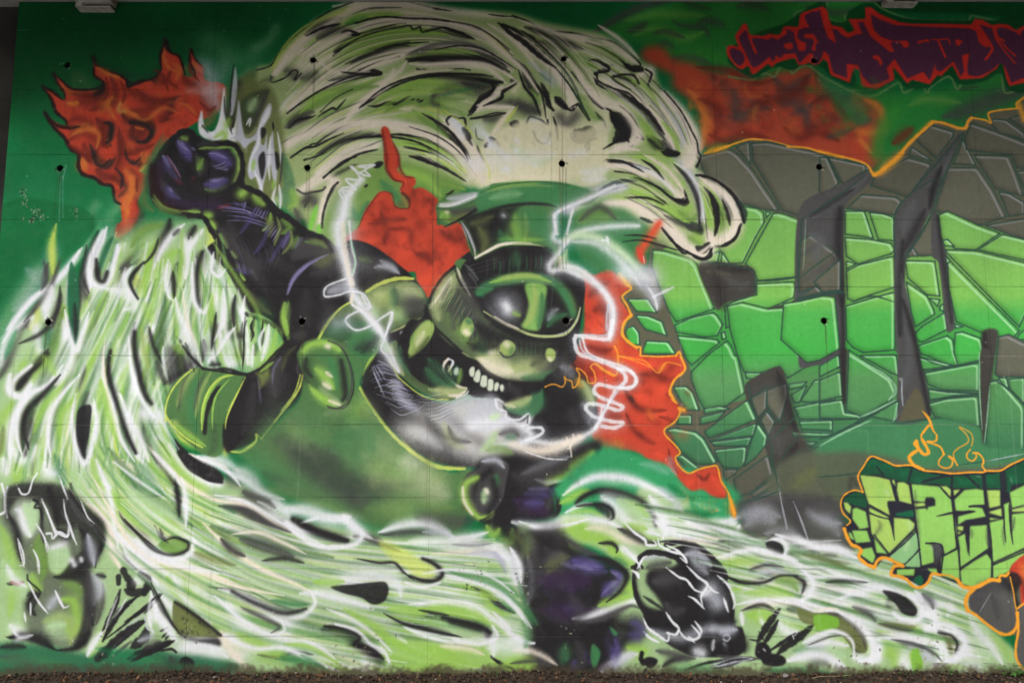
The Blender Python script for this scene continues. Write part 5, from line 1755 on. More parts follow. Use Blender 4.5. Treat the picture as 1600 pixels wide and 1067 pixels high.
MURAL.append('''
# collar, neck fur, helmet
@400 400 4
f HA 6 1 690 240 780 190 880 160 990 165 1060 240 1060 330 1040 380 940 420 840 470 780 540 700 600 480 560 400 500 460 400 560 300
f GL3 20 .8 560 460 700 420 800 540 700 640 600 600
f GD3 20 .7 400 520 460 420 560 380 600 500 520 540
a HL 140 c .8 720 300 800 250 850 260
a C 40 c .5 760 240 780 245
a p 70 t .6 700 320 760 380
a k 40 t .6 860 200 880 260 860 320
a C 100 t .4 940 220 1000 240
a p 90 t .6 860 330 900 380
a k 130 t .8 960 360 1000 310 1050 300
a k 90 t .8 520 440 600 420 660 440
a K 90 t .7 660 600 740 540 860 470
s y 10 c .9 390 520 440 430 520 330 600 280
s HL 16 t .9 840 475 940 430 1030 385
f K 12 1 850 490 960 440 1040 400 1060 300 1100 420 1000 560 900 700 960 800 1100 900 1240 920 1400 900 1700 900 1900 1100 1800 1300 1400 1320 1100 1280 860 1100 700 900 655 780 720 660 790 600
f W2 110 .95 1060 960 1300 840 1560 900 1800 960 1860 1020 1700 1100 1500 1300 1240 1240 1000 1180 860 1060
a k 100 c .5 900 1000 1060 1040 1200 1180
a k 90 c .4 1000 900 1160 980 1400 1160
a w 60 c .4 1180 980 1300 900
m w,v,k 5 22 .75 | 680 760 760 660 860 700 900 800 | 780 900 900 1000 1000 960 1060 920
m w,v 5 20 .8 | 800 790 860 760 880 780 940 800 | 860 920 920 940 960 960 1040 960
m v,w 5 10 .7 | 760 660 840 700 | 720 680 780 840
a w 60 c .5 860 800 920 900 1000 960
s w 8 t .6 730 720 800 870
s w 7 t .6 760 650 850 690
a w 20 t .8 900 480 925 470
@640 400 4
# head silhouette
f K 8 1 120 300 180 200 280 60 360 -20 460 -60 560 -100 800 -80 960 20 1090 150 1080 350 1060 480 1040 640 1000 680 960 700 880 740 840 820 800 900 700 1040 600 980 560 900 400 880 360 860 250 900 140 880 60 800 0 740 -40 640 -100 560 -80 540 0 400 100 400
f HC 14 .95 120 310 180 200 280 70 340 170 420 300 500 400 700 480 900 540 920 700 840 760 640 770 480 720 360 620 200 500
a HL 110 t .6 180 280 240 180 300 140
a C 60 t .5 130 320 200 240 260 130
a k 90 t .8 300 200 300 340 260 460
a HL 60 t .7 180 400 160 330 140 300
a M 120 t .7 240 360 340 480 460 560
a k 110 t .9 330 260 400 400 520 480
a K 90 t .8 420 440 560 520 700 560
a K 80 t .7 400 580 480 520 520 560
a HL 130 t .8 420 640 520 640 560 560
a C 110 t .8 440 640 520 690 640 720
a HL 120 t .8 620 700 760 700 840 650
a C 50 t .5 560 710 700 740 760 720
a C 40 c .7 500 600 510 605
a K 120 t .8 640 480 760 560 900 580
a HG 60 t .8 440 560 470 600
a k 120 t .8 800 700 900 680 980 600
a HG 60 t .8 700 760 820 750 890 720
a K 150 t .9 880 560 980 560 1020 500
s K 14 c .9 100 330 140 420 240 520 330 600
s HL 10 c .6 330 600 420 660
# eye visor
a K 90 c .9 430 280 600 420 760 480
f K 6 .9 470 220 600 180 720 170 900 180 1000 280 1020 380 960 450 840 480 700 440 560 380
a HG 44 b .95 430 220 500 170 620 140 760 130 900 160 980 250 1010 360
a HL 60 t .9 500 170 640 140 760 140 880 180
a GL 50 t .8 420 240 470 220 520 190
a M 60 b .9 900 180 980 260 1020 350
a HL 36 t .8 640 130 740 120 850 150
f LG 16 1 730 180 840 190 840 280 820 400 800 460 700 440 730 380 750 300
a HL 44 t .9 770 180 790 260 760 380 730 430
a HG 50 t .8 820 220 820 340 800 440
a k 20 t .9 740 210 740 300 700 420
a w 140 c .75 590 300 610 330
a W 60 c .8 600 310 610 335
a p 50 t .7 640 350 680 370
a w 30 t .6 540 250 600 220
a HG 60 t .7 860 440 900 380 940 350
a w 50 t .4 870 400 900 360 960 340
a k 30 t .7 540 340 560 390 640 410
s HL 16 t .9 460 340 540 390 640 440 760 490 880 500 980 480 1040 400 1065 320
s C 14 t .9 530 375 600 420 680 450
s w 10 t .8 900 495 980 470 1040 410 1065 330
a K 30 c .9 520 420 640 480 780 520 900 530
# rivets
f M 4 1 325 440 350 390 385 400 400 450 385 495 350 500 325 480
a C 40 t .9 345 470 360 475
a HG 30 t .6 365 400 375 420
a k 24 c .7 400 400 415 470 380 520
f HL 4 1 565 570 580 540 620 525 655 550 660 590 630 620 590 615 570 600
a C 40 t .7 600 550 610 560
a M 40 t .7 640 590 600 610
s k 9 c .8 565 600 600 630 640 620 670 580 660 540
f HL 4 1 850 610 860 580 890 580 910 600 905 640 880 660 855 640
a C 20 c .7 870 640 880 645
a k 20 c .6 915 590 915 650 890 670
# band left at temple
s C 18 t .8 290 60 320 130 350 200 380 250
s K 14 t .9 280 80 310 160 360 230
s HL 6 t .6 300 60 330 150
m C,k,L 6 8 .4 | 180 200 280 70 | 200 340 300 260
# horn and jaw
f M 8 1 0 580 10 500 100 400 150 420 150 470 100 560 0 640
a HL 60 t .8 40 540 90 440 130 430
a C 30 t .6 70 480 120 420
f HA 6 1 -140 600 -120 540 -80 530 -70 600 -20 700 60 780 100 800 180 840 260 830 370 820 340 870 280 890 180 890 60 840 -40 760 -120 680
a HL 44 t .9 -120 560 -100 650 -40 740
a K 120 t .7 -40 620 60 720 160 760 220 760
a HG 80 t .8 100 700 180 780 260 820
a HL 60 t .9 160 830 260 850 340 840
a C 20 t .9 220 850 300 870 350 840
s y 8 c .8 -120 640 -80 740 -20 800 60 860 140 890 240 895
s W 7 c .9 290 885 350 860 370 825 340 810
f K 8 .95 210 640 260 630 400 640 500 720 640 780 840 790 820 840 700 900 600 920 540 870 400 850 330 820 250 760 210 720
s C 16 c .9 240 640 215 670 210 720 250 770 300 810 350 825
s W 14 t .9 240 640 270 660 240 720
a w 30 t .8 290 700 300 740
a M 30 t .8 320 700 310 760 300 800
a HL 24 t .6 240 680 260 740
f TH 6 1 375 710 400 700 405 740 385 755 375 740
f TH 5 1 400 750 430 710 440 740 430 785 405 780
f TH 6 1 440 790 450 750 475 750 485 780 470 815 445 810
f TH 6 1 482 800 495 770 520 780 518 830 490 835
f TH 4 1 525 810 540 790 555 800 540 840 528 838
f TH 4 1 562 820 575 800 585 820 575 845
a k 30 t .7 620 780 630 860
a k 16 t .6 590 790 600 870
a C 20 t .7 460 770 465 790
a C 16 t .7 415 750 420 765
a K 60 t .9 600 860 720 860 830 800
f HG 10 1 600 940 700 900 800 860 840 820 830 900 820 960 770 1000 750 1010 730 1000 640 980
a HL 50 t .7 600 930 700 920 760 880
a C 30 t .6 580 920 660 940
f K 10 1 840 770 900 720 960 680 1020 700 1100 780 1160 880 1180 1000 1160 1080 1080 1160 960 1200 860 1180 760 1100 770 1010 830 930
a k 130 t .6 900 740 1000 760 1060 840
a w 60 t .5 940 690 980 700 1020 750
a M 70 t .9 1060 780 1110 850 1140 930
a HL 30 t .8 1050 760 1110 830 1140 900
a w 90 t .4 1080 920 1130 960 1120 1040
a k 90 t .5 1000 960 1040 1040
''')
MURAL.append('''
# hat
@640 260 5
f GA 8 1 205 310 260 250 300 215 460 200 600 190 640 140 800 125 1000 120 1200 130 1400 190 1500 200 1400 300 1150 330 1120 560 1180 620 1140 800 1100 830 900 830 660 850 540 830 420 820 350 760 400 720 500 740 450 600 400 430 300 470 260 460 220 400
a GM 110 t .8 640 250 850 200 1100 200 1300 230
a GM 120 t .7 900 360 1000 450 1050 540
a p 70 t .4 600 240 720 220 850 220
a p 16 t .6 740 160 850 145 1100 130
a k 70 t .9 260 340 420 360 560 310
a L 60 t .7 240 400 280 360 300 430
a O 60 t .8 290 420 380 400 460 360
a C 26 c .6 285 355 295 360
s GD3 12 t .9 210 330 300 330 420 300 560 240 620 200
a W2 44 b .95 240 300 350 290 480 240 620 190
a w 60 t .8 290 250 420 240 520 210
s W 10 t .9 220 310 320 305 460 250 600 200
s K 18 t .9 280 220 310 210 345 185
s K 24 t .95 270 470 360 430 450 380 540 330 700 310 860 280 1000 275 1140 320
a K 140 t .9 560 400 680 360 640 500
a K 90 t .7 580 560 720 500 640 440
a O 100 t .7 460 500 540 560 540 620
a w 60 t .6 710 370 750 400
a k 50 t .5 720 420 760 430
a L 110 t .4 820 380 850 480 860 560
a L 40 t .7 640 560 800 570 1080 570
s C 16 t .9 410 440 450 520 500 620 510 700
a w 24 t .7 400 430 440 520 490 610
a K 60 t .7 480 480 500 560 560 660
f K 6 1 510 735 620 680 760 620 900 620 1040 620 1130 660 1100 830 900 830 660 850 540 870 440 900 400 800 480 700
s W2 18 t .95 510 720 580 670 700 610 820 595 1000 615
s L 12 t .9 560 690 700 620 860 600 960 610
a GM 100 t .6 820 680 840 800
a k 110 t .6 640 760 700 720
m k,w,K 6 8 .5 | 430 780 560 740 700 700 800 680 | 440 850 560 820 680 790 800 780
s K 30 t .9 500 740 480 700
s K 22 c .9 350 780 260 860 180 980 150 1060
# dark strip and arc
s GD3 10 c .5 1040 640 1140 700 1200 740
# knee roundel at bottom + legs
@640 600 4
f K 30 1 440 480 700 440 900 400 1180 350 1180 460 1100 560 980 620 900 640 920 800 880 840 760 860 640 880 560 940 460 880 440 800 330 760
a w 50 t .5 700 560 900 480 1000 450
a k 120 t .6 700 560 860 520 1000 480
a L 70 b .8 1140 430 1080 500 980 580 860 610
a M 60 t .7 1000 520 1100 460
a w 30 t .6 780 590 860 610 960 600
s K 24 c .95 1180 400 1170 470 1110 560 1000 610 880 640
s K 30 t .95 880 640 920 700 930 780 900 830
f k 8 1 320 640 360 560 440 520 440 480 540 470 620 500 600 620 580 720 520 800 460 850 420 850 350 780
a w 40 t .8 450 480 540 470 590 520
a GM 40 t .7 540 560 540 640
a K 50 c .9 420 700 430 600 500 540
a L 50 b .9 420 580 350 620 340 700 380 780 430 830
a C 20 b .8 330 640 340 730 390 810
a L 30 t .9 430 830 490 820 530 790
a p 50 t .8 470 650 460 740
a C 26 c .8 480 660 485 670
a k 26 c .9 440 620 420 700 440 780
a K 40 c .8 520 600 540 700 490 800
s K 9 c .7 440 850 500 820 545 780
a V 60 t .5 720 680 800 690 860 700
a PU 120 t .9 660 720 760 760 860 800
a V 50 t .7 720 740 840 740
a v 30 t .4 740 650 860 650
a k 40 t .7 860 780 880 700
# forearm leg lower
@640 600 4
f K 50 1 560 880 700 860 900 880 1000 960 1100 1080 1280 1200 1340 1300 1300 1500 1320 1700 1280 1800 760 1800 760 1500 720 1250 600 1000
a L 60 t .8 480 880 520 940 560 900
a M 60 t .7 560 960 640 980 640 900
''')
MURAL.append('''
# hat and head reshaded
@640 250 4
f H2 12 .9 430 200 560 150 760 135 960 145 1120 190 1060 240 930 300 800 275 640 275 520 300 430 330
a L 30 t .5 470 190 640 150 820 140
a GM 60 t .6 640 250 800 230 960 260
a p 60 t .35 500 240 600 215 700 210
f K 26 .85 360 350 460 330 560 310 700 280 640 340 600 440 560 500 480 560 420 580 380 460 330 390
a O 60 t .7 430 420 470 500 450 570
a O 60 t .5 380 400 440 380 520 350
a w 40 c .5 585 345 590 350
a H2 160 c .8 760 330 780 400
a H2 130 t .8 840 330 850 440 880 520
a GM 70 t .6 560 440 600 500 700 490
a L 70 t .45 640 400 660 480 720 500
a H2 60 t .7 880 520 920 580
s k 14 t .7 640 290 760 270 880 290
a w 20 t .7 325 390 370 470 410 570
s C 16 b .9 408 610 480 570 560 530 640 518 760 520
s HL 10 t .9 640 520 740 520 840 540
f K 22 .75 430 620 540 570 640 550 800 545 900 600 860 680 700 700 560 710 440 760 390 700
m k,K,w,K 9 16 .5 | 340 640 370 660 420 700 | 360 700 420 780 440 820
m k,K,GM 12 22 .4 | 470 590 480 660 470 740 | 860 580 860 640 850 690
a GM 60 t .35 660 570 670 660
# cheek plate
@640 400 4
a k 90 t .6 330 120 380 260 440 330
a HL 80 t .6 150 300 220 200 280 110
a C 26 t .6 140 300 200 230 260 130
m k,K,HG,K,HL 9 44 .4 | 160 300 260 120 | 380 560 440 420
m K,HG,K,k 9 40 .38 | 300 300 320 420 330 520 | 620 480 620 560 620 640
m K,k,HG 9 26 .35 | 640 520 640 620 | 920 540 900 660
a K 110 t .6 400 420 520 500 640 520
a k 60 t .6 250 300 270 380 280 460
f HB 4 1 322 440 345 392 365 385 392 410 402 450 388 490 350 502 325 480
a C 36 c .8 348 470 360 478
a HG 36 t .8 350 395 385 420
a HG 20 t .5 390 440 390 480
s k 10 t .8 400 420 408 460 380 500
a HB 90 t .6 440 620 560 680 680 710
a C 80 t .7 450 640 540 690 640 715
a HL 90 t .6 660 690 780 690 860 650
a K 90 t .5 760 680 840 640 920 620
a K 60 t .6 360 540 440 570 540 560
f HB 3 1 566 575 580 540 615 525 652 550 660 590 635 620 590 615
a C 36 c .7 600 545 610 555
a HG 40 t .5 640 570 630 610
f HB 3 1 850 610 860 580 888 578 912 602 908 640 882 660 856 640
a C 24 c .7 872 640 880 645
s k 9 c .8 915 590 916 640 890 664
s k 9 c .7 565 600 590 628 640 622 664 580
# visor
f K 10 .9 460 225 560 190 700 170 900 185 985 280 1025 380 960 450 850 482 700 440 560 380
a k 60 t .5 640 220 680 260 680 360
a HG 60 b .95 425 220 500 175 620 150 760 135 900 165 980 260 1020 370
a GM 36 t .8 420 235 460 220 520 200
a L 40 t .8 500 165 620 135 760 125 880 160
a HB 30 t .8 560 140 700 120 820 130
a GM 30 t .8 900 170 980 260 1010 350
f LG 10 1 725 175 850 185 845 290 825 400 800 465 700 440 730 380 745 300
a HB 50 t .9 770 180 785 270 755 380 720 440
a HG 50 t .8 825 230 825 340 800 450
a w 120 c .7 590 300 612 340
a W 50 c .8 600 310 612 330
a L 34 t .6 640 350 690 370
a GM 50 t .6 860 440 900 390 980 360
a w 40 t .45 860 400 900 340 930 330
s HL 14 t .9 460 345 540 395 640 445 760 490 880 500 980 480 1040 405 1065 320
s C 12 t .9 530 378 600 425 680 455
a K 60 t .6 470 370 600 450 720 500
# mouth, jaw
a K 60 t .6 620 830 720 810 840 790
a k 60 t .4 640 820 680 860
a HG 70 t .7 120 640 180 720 280 800
a HG 60 t .6 200 740 280 800
m K,HG,K 10 12 .5 | 100 620 140 720 240 800 | 180 640 220 720 300 800
a HL 50 t .8 120 830 240 850 350 830
a C 16 t .9 240 870 310 865 350 835
f HB 6 .9 -10 600 20 520 60 450 110 410 145 430 145 480 90 560 20 620
a C 40 t .5 40 560 90 470
a K 40 t .5 120 500 60 590 0 650
a HG 40 t .6 -60 560 -60 640 0 740
s HL 10 t .8 -110 560 -100 650 -40 740
a HL 40 t .6 600 930 700 900 760 870
a HG 60 t .6 760 860 820 900 790 980
a k 90 t .5 1000 720 1060 800 1120 900
a HL 50 t .7 1080 780 1130 880 1150 930
# shoulder, collar
@400 400 4
a k 110 t .5 360 60 500 30 640 60
a k 70 t .6 700 20 800 50 880 110
a w 36 t .5 760 60 830 70 890 105
a k 100 t .35 400 260 460 340 420 460
a v 14 t .7 195 235 240 140 320 60 380 30
a O 60 t .5 400 60 460 20
a HL 60 t .6 880 190 960 200 1040 250
a HB 90 c .6 770 240 810 260
a HG 60 t .6 850 210 870 290 880 340
a HB 60 t .5 900 300 860 350 860 400
a k 90 t .6 880 300 960 290 1030 300
a K 60 t .6 960 380 1030 360 1060 330
a HG 90 t .7 460 480 560 430 700 420
a HG 90 t .6 560 560 660 560 720 500
a K 60 t .5 620 580 680 560 720 540
# chest
@400 640 4
a HL 130 t .35 200 60 300 200 440 300
a HL 120 t .35 660 260 760 420 900 440
a p 110 t .3 880 300 1000 400 1100 340
a k 130 t .45 140 160 360 300 560 320
a HA 120 t .5 100 60 60 200 180 300
a k 90 t .35 600 380 800 480 1000 460
a O 90 t .35 960 480 1040 380 1100 300
n HL 40 .10 60 | 100 60 500 0 900 300 1200 320 1200 480 700 520 200 360
n k 36 .10 60 | 100 60 500 0 900 300 1200 320 1200 480 700 520 200 360
# cuff stripes
@200 450 4
a HB 40 t .7 430 510 400 600 400 700
a HG 60 t .7 330 600 320 720 350 860
a HB 40 t .6 500 540 460 640 440 760
a k 50 t .6 470 560 430 660 430 800
a k 50 t .5 360 560 340 660
a HB 40 t .6 610 600 560 720
a HB 50 t .7 700 560 660 640 620 760
a HG 40 t .7 590 620 550 740 550 860
a k 60 t .5 440 860 520 960 560 1020
s y 8 t .8 660 545 560 575 500 650 465 760 465 870
s y 7 t .8 600 595 545 700 525 860
s y 7 t .8 735 560 660 700 605 860
a HL 40 t .7 280 840 400 940 500 1010
# roundel shading
a K 60 t .6 1100 440 1120 540 1180 620
a HL 30 t .7 1100 420 1160 360 1260 345
a C 26 t .7 1190 610 1270 690 1340 725
a HG 40 t .6 1290 460 1310 600
a HB 40 t .8 1170 480 1230 560
a k 110 t .35 860 560 900 760 760 900
# fist: darker, smoky rim
@200 180 4
a K 60 t .6 300 220 300 320 360 400
a K 50 t .6 150 330 150 430 210 520
a K 90 t .5 560 470 640 430 690 350
a k 50 t .5 430 190 500 170 560 190
a K 40 t .7 470 230 520 290 600 330
a Kr 70 t .5 170 300 160 420 210 520
a K 60 t .5 240 360 300 480 400 520
a GM 40 t .4 130 250 110 360 130 480
a M 34 t .6 150 520 220 590 330 610
a GM 50 t .4 240 140 180 220 150 300
m K,V,K,k 8 24 .5 | 560 720 640 880 720 1000 | 900 760 960 860 900 980
a k 90 t .45 1000 860 1100 840 1200 850
a K 100 t .5 700 640 760 760 860 860
''')
